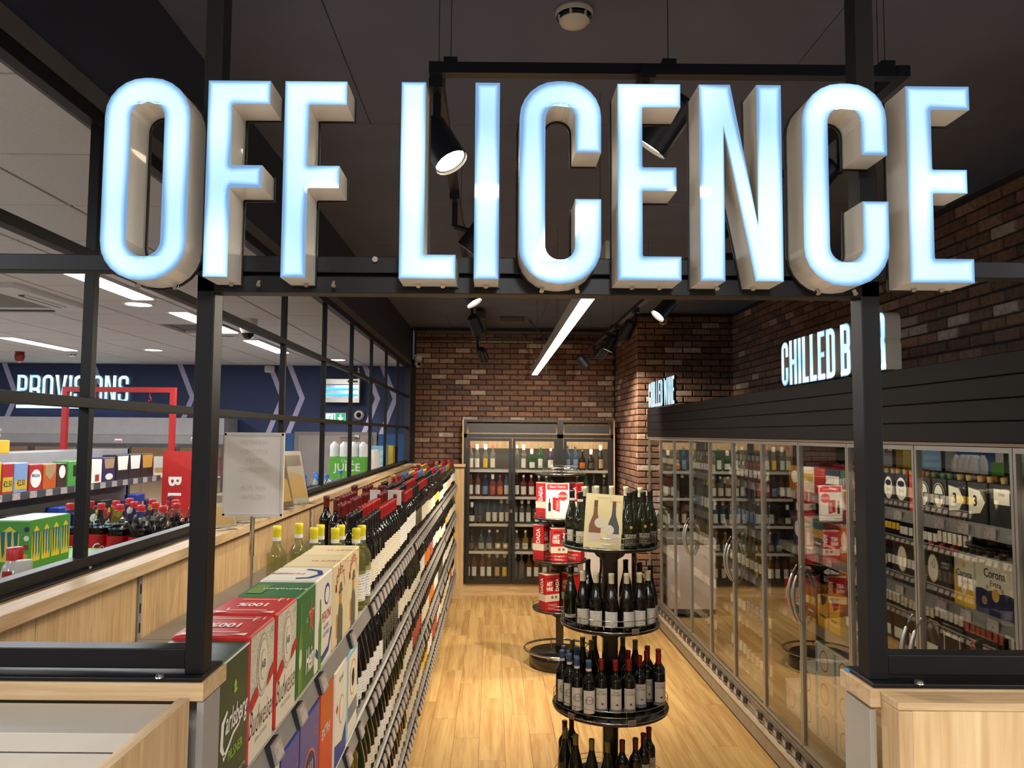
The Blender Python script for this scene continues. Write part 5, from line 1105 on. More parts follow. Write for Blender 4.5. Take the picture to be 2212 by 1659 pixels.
sp('header_panel', -0.33, 0.85, 10.42, 10.43, 2.165, 2.285, mat('header_slate', (58, 58, 62), 0.45)); sp('header_panel', 0.965, 1.575, 10.42, 10.43, 2.165, 2.27, MATS['header_slate'])
for z in SPS[1:]:
    o = sp('shelf', -0.37, 0.87, 10.46, 10.82, z-0.02, z, RAIL); o = sp('shelf', 0.945, 1.60, 10.46, 10.82, z-0.02, z, RAIL)
    sp('price_rail', -0.36, 0.86, 10.445, 10.459, z-0.032, z+0.004, mat('rail_pale', (196, 190, 180), 0.4)); sp('price_rail', 0.95, 1.59, 10.445, 10.459, z-0.032, z+0.004, MATS['rail_pale'])
for i, (x0, x1) in enumerate(((-0.350, 0.255), (0.262, 0.864), (0.952, 1.586))):
    d = thing('door', None, None, (x0-0.61, -0.205, 0.16)); d.parent = sc_; w = x1-x0; Hd = 1.935; f = B()
    for (a0, a1, c0, c1) in ((0, 0.04, 0, Hd), (w-0.04, w, 0, Hd), (0.04, w-0.04, 0, 0.045), (0.04, w-0.04, Hd-0.04, Hd)): f.box(a0, a1, -0.022, -0.002, c0, c1, FRM)
    f.obj('door_frame', d); B().box(0.04, w-0.04, -0.014, -0.010, 0.045, Hd-0.04, PANE).obj('pane', d)
    if i < 2: B().tube(((w-0.02) if i == 0 else 0.02, -0.03, 0.85), ((w-0.02) if i == 0 else 0.02, -0.03, 1.10), 0.006, FRM, 8).obj('handle', d)
    if i == 0: B().box(w-0.03, w+0.01, -0.034, -0.022, 0.94, 0.985, mat('brass', (190, 150, 90), 0.3, 0.9)).obj('lock', d)
for cx_ in (-0.05, 0.56, 1.27): lamp('cabinet_fill_light', 'AREA', (cx_, 10.45, 2.08), 2.0, (1.0, 0.86, 0.66), rot=(R(38), 0, 0), size=(0.5, 0.03))  # added fill lights with no fitting, to brighten the shelves behind the glass
# spirit bottles
SPC = {'clear': G_CLEAR, 'green': bottleglass('sp_green', (0.30, 0.72, 0.36), (46, 110, 60), 0.3), 'dark': G_DARK, 'amber': bottleglass('sp_amber', (0.80, 0.48, 0.18), (150, 90, 36), 0.3), 'purple': bottleglass('sp_purple', (0.62, 0.5, 0.72), (90, 70, 110), 0.3), 'blue': bottleglass('sp_blue', (0.5, 0.76, 0.90), (60, 110, 150), 0.3), 'pink': bottleglass('sp_pink', (0.92, 0.5, 0.42), (180, 90, 74), 0.3), 'golden': bottleglass('sp_golden', (0.92, 0.76, 0.34), (196, 160, 60), 0.3)}
SPP = {'tall': [(0, 0.002), (0.034, 0), (0.037, 0.006), (0.037, 0.17), (0.030, 0.195), (0.016, 0.215), (0.0145, 0.285)], 'squat': [(0, 0.002), (0.042, 0), (0.045, 0.006), (0.045, 0.12), (0.038, 0.145), (0.018, 0.165), (0.016, 0.235)], 'square': [(0, 0.002), (0.038, 0), (0.043, 0.008), (0.043, 0.155), (0.036, 0.172), (0.017, 0.185), (0.015, 0.25)]}
SPM = {}
def spirit(shape, glass, cap, lab, x, z, label, group, y=10.53, collar=False, grp=None):
    key = (shape, glass, cap, lab, collar)
    if key not in SPM:
        P = SPP[shape]; n = 4 if shape == 'square' else 14; top = P[-1][1]; parts = []
        P = [(r_, z_*1.15) for r_, z_ in P]; top *= 1.15; body = B(); body.lathe(P, SPC[glass], 14)
        cp = B().lathe([(0.0165, top-0.03), (0.0168, top+0.006), (0, top+0.008)], CAPS[cap], 12).mesh('cap')
        parts.append(('cap', cp)); rl = P[3][0]+0.0006
        if lab: parts.append(('label', B().lathe([(rl, 0.03), (rl, P[3][1]*0.78)], LABS[lab], 10, a0=-PI/2-0.95, a1=-PI/2+0.95).mesh('label')))
        if collar: parts.append(('security_collar', B().lathe([(0.020, top-0.055), (0.024, top-0.01), (0.020, top+0.014), (0, top+0.016)], WHITE, 12).mesh('security_collar')))
        SPM[key] = (body.mesh('spirit_bottle'), parts)
    me, parts = SPM[key]; o = link('spirit_bottle', me, None, (x, y, z), (0, 0, random.uniform(-0.2, 0.2))); tag(o, label, 'bottle', group)
    for nm, m2 in parts: link(nm, m2, o)
    return o
T, Q, S_ = 'tall', 'squat', 'square'
rows = {4: [[(-0.30, T, 'clear', 'red', 'white', 0), (-0.215, T, 'clear', 'white', 'white', 1), (-0.10, T, 'clear', 'white', 'yellow', 1), (0.0, T, 'clear', 'red', 'cream', 0)],
            [(0.33, T, 'clear', 'white', None, 0), (0.42, T, 'clear', 'white', 'white', 1), (0.53, Q, 'green', 'white', 'white', 1), (0.65, T, 'green', 'green', 'green' if 0 else 'white', 0), (0.79, S_, 'purple', 'white', 'white', 0)],
            [(1.02, T, 'blue', 'black', 'blue', 0), (1.125, T, 'blue', 'black', 'blue', 0), (1.22, Q, 'dark', 'black', 'orange', 0), (1.34, Q, 'dark', 'white', 'black', 1), (1.47, T, 'dark', 'white', 'kraft', 1)]],
        3: [[(-0.30, T, 'amber', 'red', 'white', 0), (-0.20, T, 'amber', 'red', 'white', 0), (-0.10, S_, 'purple', 'green', 'blue', 0), (0.0, S_, 'pink', 'white', 'red', 1), (0.10, S_, 'pink', 'red', 'orange', 0), (0.19, T, 'clear', 'black', 'white', 0)],
            [(0.33, T, 'dark', 'white', 'white', 0), (0.42, S_, 'pink', 'white', 'white', 0), (0.525, S_, 'pink', 'white', 'white', 0), (0.63, S_, 'clear', 'white', 'cream', 0), (0.73, S_, 'clear', 'white', 'white', 0), (0.82, T, 'dark', 'dark red', None, 0)],
            [(1.02, T, 'dark', 'black', 'white', 0), (1.15, T, 'dark', 'white', None, 1), (1.27, T, 'green', 'green', 'white', 0), (1.38, T, 'dark', 'black', 'cream', 0), (1.52, T, 'dark', 'white', 'black', 1)]],
        2: [[(-0.28, Q, 'dark', 'white', 'cream', 1), (-0.17, Q, 'dark', 'black', 'black', 0), (-0.06, T, 'dark', 'dark red', 'cream', 0), (0.03, T, 'dark', 'dark red', 'cream', 0), (0.12, T, 'dark', 'white', 'cream', 1), (0.205, T, 'dark', 'white', 'cream', 1)],
            [(0.31, T, 'clear', 'red', 'white', 0), (0.40, T, 'clear', 'white', 'white', 1), (0.49, T, 'clear', 'white', 'white', 1), (0.60, T, 'blue', 'white', 'white', 1), (0.70, T, 'blue', 'white', 'white', 1), (0.80, T, 'dark', 'black', 'cream', 0)],
            [(1.02, T, 'clear', 'white', 'white', 0), (1.13, T, 'amber', 'black', 'cream', 0), (1.24, T, 'amber', 'white', 'cream', 1), (1.35, T, 'dark', 'black', 'white', 0), (1.49, T, 'amber', 'gold', 'cream', 0)]],
        1: [[(-0.28, Q, 'dark', 'black', 'black', 0), (-0.15, Q, 'blue', 'black', 'kraft', 0), (-0.04, Q, 'blue', 'white', 'kraft', 0), (0.07, Q, 'dark', 'white', 'kraft', 0), (0.18, Q, 'dark', 'black', 'kraft', 0)],
            [(0.33, Q, 'clear', 'white', 'white', 0), (0.45, Q, 'golden', 'white', 'white', 0), (0.57, Q, 'golden', 'gold', 'white', 0), (0.69, Q, 'clear', 'gold', 'white', 0), (0.80, Q, 'clear', 'white', 'white', 0)],
            [(1.03, Q, 'amber', 'gold', 'cream', 0), (1.16, Q, 'amber', 'gold', 'cream', 0), (1.29, T, 'amber', 'black', 'white', 0), (1.42, Q, 'dark', 'gold', 'black', 0), (1.53, T, 'dark', 'red', 'cream', 0)]],
        0: [[(-0.33, T, 'amber', 'black', 'cream', 0), (-0.24, T, 'amber', 'black', 'white', 0), (-0.13, T, 'amber', 'white', 'white', 0), (-0.04, T, 'amber', 'white', 'white', 1), (0.07, T, 'dark', 'white', 'kraft', 1), (0.17, T, 'dark', 'white', 'yellow', 1)],
            [(0.31, T, 'clear', 'white', None, 1), (0.40, T, 'clear', 'white', None, 0), (0.50, T, 'amber', 'white', 'white', 0), (0.60, T, 'amber', 'white', 'white', 0), (0.71, T, 'clear', 'gold', 'white', 0), (0.81, T, 'clear', 'gold', 'cream', 0)],
            [(1.03, T, 'clear', 'white', 'white', 0), (1.14, T, 'clear', 'white', 'white', 0), (1.26, T, 'clear', 'black', 'white', 0), (1.40, T, 'amber', 'black', 'cream', 0), (1.52, T, 'dark', 'red', 'cream', 0)]]}
DN = ['left door', 'middle door', 'right door']; SN = ['bottom', 'fourth', 'third', 'second', 'top']
for lv, doors in rows.items():
    for di, bs in enumerate(doors):
        for k, (x, sh_, g_, c_, l_, col_) in enumerate(bs):
            o = spirit(sh_, g_, c_, l_, x, SPS[lv], f'{g_} spirit bottle, {ORD[k]} from left, {SN[lv]} shelf behind the {DN[di]}', 'spirit bottles in the back cabinet', collar=bool(col_))
            if lv == 1 and di == 1: me = text_mesh('GIN', 0.035, 0, 0.8, 0.02, 'CENTER', 0.046); me.materials.clear(); me.materials.append(mat('label_ink', (70, 66, 70), 0.6)); link('lettering', me, o, (0, -0.0465, 0.072), (R(90), 0, 0))
            if lv == 1 and di == 0 and 0 < k: poly2(ell(0.05, 0.05) if k < 3 else [(0, -0.03), (0.032, 0), (0, 0.03), (-0.032, 0)], mat('emblem_blue', (110, 160, 190), 0.5) if k < 3 else WHITE, o, (0, -0.0475, 0.07), name='emblem')

# ================================================================ CHILLED CABINETS (right)
XD = 1.86; CH = [0.40, 0.75, 1.10, 1.445, 1.80]; MODS = [1.46, 2.75, 4.04, 5.33, 6.62, 7.91, 9.20]
CB = mat('chiller_body', (150, 140, 126), 0.4, 0.2); CIN = mat('chiller_inside', (40, 37, 34), 0.5); CH_S = mat('chiller_shelf', (120, 116, 110), 0.4)
hd = thing('cabinet_header', 'long dark boarded header above the glass chiller doors', 'header', (1.9, 5.3, 2.13))
HB = mat('header_board', (24, 23, 26), 0.6, vary=0.05, spec=0.12); zs = [2.13, 2.213, 2.296, 2.379, 2.462]
for k in range(4): B().cbox(-0.055, 0.0, -3.9, 3.92, zs[k]-2.13+0.001, zs[k+1]-2.13-0.002, 0.003, HB).obj('header_board', hd)
B().box(0.0, 0.98, -3.9, 3.92, 0.315, 0.332, HB).obj('top_panel', hd); B().box(-0.05, 0.03, -3.9, 3.92, -0.012, 0.0, mat('header_lip', (130, 112, 96), 0.35, 0.4)).obj('bottom_lip', hd)
for mi_ in range(6):
    y0, y1 = MODS[mi_], MODS[mi_+1]; yc = (y0+y1)/2
    nm = ['nearest the viewer, mostly behind the oak counter', 'holding the boxed beers seen right of the frame post', 'just left of the frame post with white beer cases low down', 'in the middle of the run with wine', 'second from the brick pier', 'next to the brick pier'][mi_]
    c = thing('glass_chiller', 'glass-doored chiller '+nm, 'chiller', (XD, yc, 0)); L = (y1-y0)/2-0.002
    cb = B(); cb.box(0.0, 1.0, -L, L, 0.03, 0.19, CB); cb.add([(-0.005, -L, 0.19), (-0.005, L, 0.19), (0.015, L, 0.305), (0.015, -L, 0.305), (1.0, -L, 0.19), (1.0, L, 0.19), (1.0, L, 0.305), (1.0, -L, 0.305)], [(3, 2, 1, 0), (3, 7, 6, 2), (0, 4, 7, 3), (1, 2, 6, 5)], CB); cb.obj('base_body', c)
    B().box(0.02, 0.9, -L, L, 0.0, 0.03, SLOT).obj('kick', c)
    B().box(-0.022, -0.001, -L, L, 0.155, 0.185, mat('bumper', (196, 186, 168), 0.4)).obj('bumper_rail', c)
    B().box(0.95, 0.99, -L, L, 0.305, 2.10, CIN).obj('inner_back', c); B().box(0.06, 0.95, -L, L, 2.02, 2.10, CIN).obj('inner_top', c)
    B().box(0.03, 0.95, -L, L, 0.306, 0.33, CIN).obj('floor_deck', c)
    for z in CH:
        if mi_ == 2 and z < 0.9: continue
        if mi_ == 2 and z == 1.10: z = 1.01
        o = B().box(0.12, 0.94, -L+0.01, L-0.01, z-0.02, z, CH_S).obj('shelf', c)
        B().add([(0.105, -L+0.01, z+0.004), (0.105, L-0.01, z+0.004), (0.092, L-0.01, z-0.05), (0.092, -L+0.01, z-0.05), (0.12, -L+0.01, z+0.004), (0.12, L-0.01, z+0.004), (0.12, L-0.01, z-0.05), (0.12, -L+0.01, z-0.05)], [(0, 1, 2, 3), (0, 4, 5, 1), (7, 6, 2, 3)][:2]+[(3, 2, 6, 7)], mat('chill_rail', (110, 106, 100), 0.35)).obj('price_rail', c)
        if mi_ < 4:
            for k in range(7):
                if random.random() < 0.15: continue
                B().box(-0.004, 0.0, -0.035, 0.035, -0.022, 0.022, TAGW).obj('price_tag', c, (0.094, -L+0.12+k*0.172, z-0.024))
    for s in (0.05, 0.5, 0.95): pass
    B().box(0.05, 0.95, -L, -L+0.006, 0.33, 2.02, CIN).obj('side_divider', c)
    lamp('chiller_fill_light', 'AREA', (XD+0.05, yc, 1.99), (0.8 if mi_ < 2 else (0.5 if mi_ == 2 else 0.15)), (1.0, 0.9, 0.75), rot=(0, R(-20), 0), size=(0.03, 1.2))  # unseen fill added to lift the goods; the chillers have no lamps
    # two doors hinged at the outer edges, handles at the meeting line
    for sgn in (-1, 1):
        a, b = (-L, -0.003) if sgn < 0 else (0.003, L); d = thing('door', None, None, (0, 0, 0.315)); d.parent = c; H = 1.80; f = B(); fw_ = 0.015
        for (p0, p1, q0, q1) in ((a, a+fw_, 0, H), (b-fw_, b, 0, H), (a+fw_, b-fw_, 0, fw_), (a+fw_, b-fw_, H-fw_*1.3, H)): f.box(-0.008, 0.018, p0, p1, q0, q1, ALU)
        f.obj('door_frame', d); B().box(0.003, 0.007, a+fw_, b-fw_, fw_, H-fw_, GLASS).obj('pane', d)
        yh = sgn*0.035; pts = []
        for k in range(13): q = k/12; pts.append((-0.012-0.052*math.sin(PI*q)**0.8, yh, 0.72+0.34*q))
        B().path(pts, lambda q: 0.004+0.0075*math.sin(PI*q), CHROME if False else ALU, 8).obj('handle', d)
    # tickets along the base
    for k in range(8):
        if random.random() < 0.12: continue
        y = -L+0.09+0.158*k; B().box(-0.030, -0.006, y-0.028, y+0.028, 0.218, 0.262, mat('ticket_back', (96, 86, 76), 0.5)).box(-0.0315, -0.030, y-0.022, y+0.022, 0.222, 0.258, TAGW).obj('ticket', c)
    B().box(-0.014, -0.002, -L, L, 0.205, 0.212, ALU).box(-0.014, -0.002, -L, L, 0.268, 0.275, ALU).obj('ticket_rail', c)
endc = box('chiller_end_glass', XD, XD+0.03, 9.203, 9.225, 0.03, 2.12, ALU); tag(endc, 'slim aluminium upright closing the chillers at the brick pier', 'upright')

# goods in the chillers
def pack(name, label, y0, y1, z0, h, m, d=0.14, cat='beer pack', x0=1.985, group=None):
    return carton(name, label, x0, y0, y1, z0, h, d, m, cat=cat, group=group, face='-X')
MX = '-X'
BK = mat('pack_black', (26, 25, 26), 0.35); NAV = mat('pack_navy', (28, 34, 74), 0.35); YEL = mat('pack_yellow', (226, 178, 36), 0.4); AMB = mat('pack_amber', (150, 96, 30), 0.15); GRN = mat('pack_green', (30, 104, 48), 0.4); WHT = mat('pack_white', (222, 216, 196), 0.4); TEAL = mat('pack_teal', (60, 100, 110), 0.4)
def caps_row(t, n, m, h=None):
    w = t['w']; H = h or t['h']
    for i in range(n):
        for q in (-1, 1):
            B().lathe([(0.012, 0), (0.0135, 0.02), (0.0135, 0.028), (0, 0.030)], m, 10).obj('bottle_cap', t, (q*0.03, -w/2+w*(i+0.5)/n, H-0.004))
def scallop(t, m, n, h0, amp=0.018):
    w = t['w']; pts = [(-w/2+0.002, 0.0), (w/2-0.002, 0.0)]
    for i in range(n*6, -1, -1): pts.append((-w/2+0.002+(w-0.004)*i/(n*6), h0+amp*abs(math.sin(PI*i/6))))
    onp(t, pts, m, MX, e=0.0006)
z = CH[3]+0.0
t = pack('beer_pack', 'white and yellow six-pack with black gothic lettering, left of the navy one', 3.205, 3.345, z, 0.215, WHT); onp(t, [(-0.069, 0.002), (0.069, 0.002), (0.069, 0.06), (0.02, 0.10), (-0.069, 0.07)], YEL, MX, e=0.0008); onf(t, 'Corona', INK, 0, 0.135, 0.040, MX, sx=0.85, bold=0.01); onf(t, 'Ligera', INK, 0.01, 0.105, 0.024, MX); onp(t, ell(0.035, 0.035, 0, 0.07), WHITE, MX, e=0.0012); onp(t, star(0.016, 0, 0.175, 5, 0.6), YEL, MX, e=0.001); caps_row(t, 3, INK); onp(t, [(-0.069, 0.002), (-0.05, 0.002), (-0.05, 0.12), (-0.058, 0.15), (-0.069, 0.15)], YEL, MX, e=0.001)
for k, (a, b, lab) in enumerate(((2.965, 3.200, 'white over navy six-pack with black gothic lettering beside the yellow one'), (2.77, 2.955, 'white over navy six-pack at the door edge, right of its twin'))):
    t = pack('beer_pack', lab, a, b, z, 0.222, WHT, group='white over navy six-packs'); scallop(t, NAV, 3, 0.095, 0.006); onf(t, 'Corona', INK, 0.005, 0.165, 0.050, MX, sx=0.85, bold=0.012); onf(t, 'Extra', INK, 0.01, 0.128, 0.032, MX); onp(t, ell(0.045, 0.05, 0.01, 0.085), GOLD, MX, e=0.0012); onp(t, ell(0.035, 0.035, -0.06, 0.055), mat('navy_seal', (150, 130, 90), 0.5), MX, e=0.0012); onf(t, 'LA CERVEZA', mat('navy_ink', (150, 150, 170), 0.5), 0.01, 0.028, 0.010, MX)
    for q in (-0.04, 0.05): onp(t, star(0.014, q, 0.11, 6, 0.5), GOLD, MX, e=0.001)
    caps_row(t, 3, INK)
t = pack('beer_pack', 'black six-pack with cream oval harp emblem on the fourth shelf up', 3.365, 3.62, z, 0.205, BK); onp(t, ell(0.085, 0.125, -0.01, 0.12), GOLD, MX, e=0.0006); onp(t, ell(0.076, 0.115, -0.01, 0.12), WHT, MX, e=0.0009); onp(t, band([(-0.018, 0.14), (0.002, 0.165), (0.008, 0.13), (-0.008, 0.12), (-0.018, 0.14)], 0.003), INK, MX, e=0.0013); onf(t, 'GUINNESS', INK, -0.01, 0.105, 0.014, MX); onf(t, 'NITRO', INKR, -0.01, 0.09, 0.010, MX); onf(t, 'DARK &\nLOVELY', INKW, 0.085, 0.145, 0.016, MX); onf(t, 'DARK &\nLOVELY', INKW, -0.085, 0.07, 0.014, MX); caps_row(t, 3, INKR)
t = pack('beer_pack', 'black six-pack with cream oval behind the door frame', 3.63, 3.86, z, 0.205, BK); onp(t, ell(0.085, 0.125, -0.02, 0.12), GOLD, MX, e=0.0006); onp(t, ell(0.076, 0.115, -0.02, 0.12), WHT, MX, e=0.0009); onf(t, 'GUINNESS', INK, -0.02, 0.105, 0.014, MX)
# upper shelf
z = CH[4]; seq = [(2.77, 2.93, BK, 'black six-pack at the right end of the upper shelf', 'x'), (2.94, 3.10, BK, 'black pack with small white label on the upper shelf', 'cor'), (3.11, 3.24, BK, 'dark pack with white triangle emblem and red 3, right one', '3'), (3.25, 3.38, BK, 'dark pack with white triangle emblem and red 3, left one', '3'), (3.39, 3.50, BK, 'dark pack with cream round label, right one', 'h'), (3.51, 3.62, BK, 'dark pack with cream round label, left one', 'h'), (3.63, 3.69, INKR, 'narrow red pack between the round-label packs', 'r'), (3.70, 3.82, BK, 'black pack with white oval, nearest the red one', 'o'), (3.83, 3.93, BK, 'black pack with white oval, middle one', 'o'), (3.94, 4.03, BK, 'black pack with white oval, farthest left one', 'o')]
for a, b, m, lab, kd in seq:
    t = pack('beer_pack', lab+' in the beer chiller' if len(lab.split()) < 10 else lab, a, b-0.004, z, 0.17, m, group='packs on the upper beer shelf'); w = t['w']
    if kd == '3': onp(t, [(-w/2+0.01, 0.035), (-w/2+0.01, 0.145), (0.02, 0.135), (w/2-0.01, 0.09), (0.02, 0.045)], WHT, MX, e=0.0008); onf(t, '3', INKR, -0.01, 0.09, 0.06, MX, bold=0.03)
    if kd == 'h': onp(t, ell(w*0.9, 0.12, 0, 0.09), mat('ring_grey', (150, 146, 130), 0.5), MX, e=0.0006); onp(t, ell(w*0.82, 0.11, 0, 0.09), BK, MX, e=0.0009); onp(t, ell(w*0.62, 0.10, 0, 0.09), WHT, MX, e=0.0012); onp(t, rect(w*0.62, 0.02, 0, 0.09), INK, MX, e=0.0015)
    if kd == 'o': onp(t, ell(w*0.8, 0.11, 0, 0.10), WHT, MX, e=0.0006); onp(t, ell(w*0.55, 0.03, 0, 0.125), NAV, MX, e=0.0009); onf(t, 'ONE', NAV, 0, 0.09, 0.02, MX)
    if kd == 'cor': onp(t, rect(w*0.6, 0.06, 0, 0.12), WHT, MX, e=0.0006); onf(t, 'rona', INK, 0, 0.13, 0.02, MX)
    caps_row(t, 2, GOLD if kd != 'h' else GRN)
# shelf by shelf fill for the beer modules
def fillpack(si, y0, y1, w, h, m, lab, deco=None, group=None):
    t = pack('beer_pack', lab, y0, y0+w, CH[si] if si >= 0 else 0.33, h, m, group=group)
    if deco: deco(t)
    return t
def d_oval(t, m=None, s=''): onp(t, ell(t['w']*0.6, t['h']*0.5, 0, t['h']*0.55), m or WHT, MX, e=0.0007); s and onf(t, s, INK, 0, t['h']*0.52, t['w']*0.2, MX)
def d_text(s, m=None): return lambda t: onf(t, s, m or INKW, 0, t['h']*0.55, t['w']*0.26, MX, sx=0.8, bold=0.01)
# lower shelves in the module right of the post
t = fillpack(2, 3.30, 4, 0.15, 0.24, BK, 'black pack with white edged panel on the middle beer shelf', lambda t: (onp(t, rect(t['w']*0.8, t['h']*0.7, 0, t['h']*0.5), WHT, MX, e=0.0005), onp(t, rect(t['w']*0.7, t['h']*0.62, 0, t['h']*0.48), BK, MX, e=0.0008)))
def d_rock(t):
    me = text_mesh('ROCKSHORE', 0.045, 0, 0.75, 0.02); me.materials.clear(); me.materials.append(mat('ink_salmon', (200, 110, 90), 0.5)); link('lettering', me, t, (-t['d']/2-0.001, 0.05, t['h']*0.5), (R(90), R(90), R(-90)))
    onp(t, ell(0.045, 0.045, 0.045, 0.19), MATS['ink_salmon'], MX, e=0.0008); onf(t, 'R', BK, 0.045, 0.19, 0.03, MX)
fillpack(2, 3.08, 0, 0.20, 0.25, BK, 'black pack with upright salmon lettering on the middle beer shelf', d_rock)
fillpack(2, 2.90, 0, 0.16, 0.22, BK, 'black pack with a white square label near the green one', lambda t: onp(t, rect(0.06, 0.07, 0, 0.1), WHT, MX, e=0.0006))
fillpack(2, 2.765, 0, 0.125, 0.20, BK, 'plain black pack at the right end of the middle beer shelf')
fillpack(1, 2.95, 0, 0.20, 0.24, GRN, 'green pack low in the beer chiller right of the post', d_text('4+'))
fillpack(1, 3.17, 0, 0.25, 0.24, WHT, 'white topped box low in the beer chiller', lambda t: onp(t, rect(t['w']*0.8, 0.12, 0, 0.1), mat('pack_tan', (190, 170, 130), 0.5), MX, e=0.0006))
for k in range(5):
    fillpack(1, 3.44+0.115*k, 0, 0.105, 0.22, AMB, 'tan and amber pack, %s in from the white topped box' % ORD[k], d_oval, group='amber packs low in the beer chiller')
for k in range(4): fillpack(2, 3.47+0.135*k, 0, 0.125, 0.23, mat('pack_brown', (60, 40, 26), 0.3), 'brown bottle pack, %s left of the edged black pack' % ORD[k], lambda t: onp(t, rect(t['w']*0.8, 0.05, 0, 0.1), WHT, MX, e=0.0006), group='brown packs on the middle beer shelf')
# amber bottles with red labels on shelf 4, left side of the module
def beerbottle(x, y, z, glass, cap, lab, label, group, H=0.23, name='beer_bottle'):
    key = ('beer', glass.name, cap, lab, H)
    if key not in BM:
        k = H/0.23; P = [(0, 0.002), (0.027, 0), (0.0305, 0.005), (0.0305, 0.13*k), (0.026, 0.155*k), (0.0145, 0.185*k), (0.0125, 0.225*k)]
        body = B().lathe(P, glass, 12).mesh('beer_bottle'); parts = [('cap', B().lathe([(0.0145, 0.218*k), (0.0145, 0.229*k), (0, 0.231*k)], CAPS[cap], 10).mesh('cap'))]
        if lab: parts.append(('label', B().lathe([(0.0311, 0.035), (0.0311, 0.11*k)], LABS[lab], 10, a0=-PI/2-1.2, a1=-PI/2+1.2).mesh('label')))
        BM[key] = (body, parts)
    body, parts = BM[key]; o = link(name, body, None, (x, y, z), (0, 0, R(-90)+random.uniform(-0.3, 0.3))); tag(o, label, 'bottle', group)
    for nm, me in parts: link(nm, me, o)
SPN = ['lowest', 'second', 'middle', 'fourth', 'upper']
# module 3 (just left of the post) and beyond
t = None
def case13(y0, z0, lab, w=0.25, h=0.19):
    t = pack('beer_case', lab, y0, y0+w, z0, h, WHT, d=0.30, group='white beer cases marked 13'); onp(t, ell(0.115, 0.125, 0.0, h*0.52), mat('ink_rust', (176, 80, 50), 0.5), MX, e=0.0006); onp(t, ell(0.100, 0.110, 0.0, h*0.52), WHT, MX, e=0.0009); onf(t, '13', MATS['ink_rust'], 0, h*0.52, 0.065, MX, bold=0.03); onp(t, rect(0.03, h*0.9, -w/2+0.02, h*0.5), mat('stripe_blue', (120, 160, 180), 0.5), MX, e=0.0006); return t
lay = ('bottom', 'middle', 'top')
for q in range(3):
    for k, y in enumerate((4.30, 4.555, 4.81, 5.065)):
        if (q == 2 and k > 1) or (q == 1 and k > 2): continue
        case13(y, 0.331+0.1915*q, 'white case marked 13, %s from the oak counter in the %s layer' % (ORD[k], lay[q]))
t = pack('beer_case', 'green beer case at the bottom beside the grey counter side', 4.06, 4.28, 0.33, 0.19, mat('pack_olive', (110, 124, 50), 0.4), d=0.3); d_oval(t, WHT)
# shelf 1 (0.40) is removed above the tall cases: the cases stand on the floor deck
for k, (a, b) in enumerate(((4.46, 4.60), (4.62, 4.76))):
    t = pack('beer_pack', '%s yellow pack in the chiller left of the frame post' % ('right' if k == 0 else 'left'), a, b, 1.01, 0.185, YEL); onp(t, [(0.0, 0.13), (0.05, 0.15), (0.07, 0.19), (-0.03, 0.19)], mat('pack_plum', (80, 40, 60), 0.4), MX, e=0.0008); onp(t, rect(0.07, 0.012, 0, 0.07), mat('pack_plum', (80, 40, 60), 0.4), MX, e=0.001)
kinds = [(BK, 0.2, 'black'), (WHT, 0.2, 'white'), (REDC, 0.19, 'red'), (NAV, 0.2, 'navy'), (AMB, 0.21, 'amber'), (GRN, 0.2, 'green'), (mat('pack_maroon', (110, 26, 34), 0.4), 0.2, 'maroon'), (TEAL, 0.19, 'teal')]
rp_ = random.Random(3)
cnt = 0
for si in (2, 3, 4):
    y = 4.06; kk = 0
    while y < 5.20:
        w = rp_.choice((0.13, 0.16, 0.2)); m, h, cn = rp_.choice(kinds); h = min(h, 0.16 if si == 4 else 0.21)
        if si == 2 and y+w > 4.45 and y < 4.77: y = 4.78; continue
        if y+w > 5.31: break
        fp_ = fillpack(si, y, 0, w-0.006, h, m, f'{cn} pack, {ORD[kk]} along, {SPN[si]} shelf of chiller beside frame post', d_oval if rp_.random() < 0.5 else (lambda t, c=rp_.choice((WHT, GOLD, INKR, NAV)): (onp(t, rect(t['w']*0.9, 0.05, 0, t['h']*0.6), c, MX, e=0.0006), onp(t, rect(t['w']*0.5, 0.012, 0, t['h']*0.3), WHT, MX, e=0.0006))), group='packs in the chiller beside the frame post'); fp_.location.z = 1.01 if si == 2 else fp_.location.z; y += w; kk += 1
# near module (mostly hidden)
for si in (2, 3, 4):
    y = 1.6; kk = 0
    while y < 2.55:
        w = rp_.choice((0.16, 0.2)); m, h, cn = rp_.choice(kinds); h = min(h, 0.16 if si == 4 else 0.21)
        fillpack(si, y, 0, w-0.006, h, m, f'{cn} pack, {ORD[kk]} along the {SPN[si]} shelf of the nearest chiller', d_oval, group='packs in the nearest chiller'); y += w; kk += 1
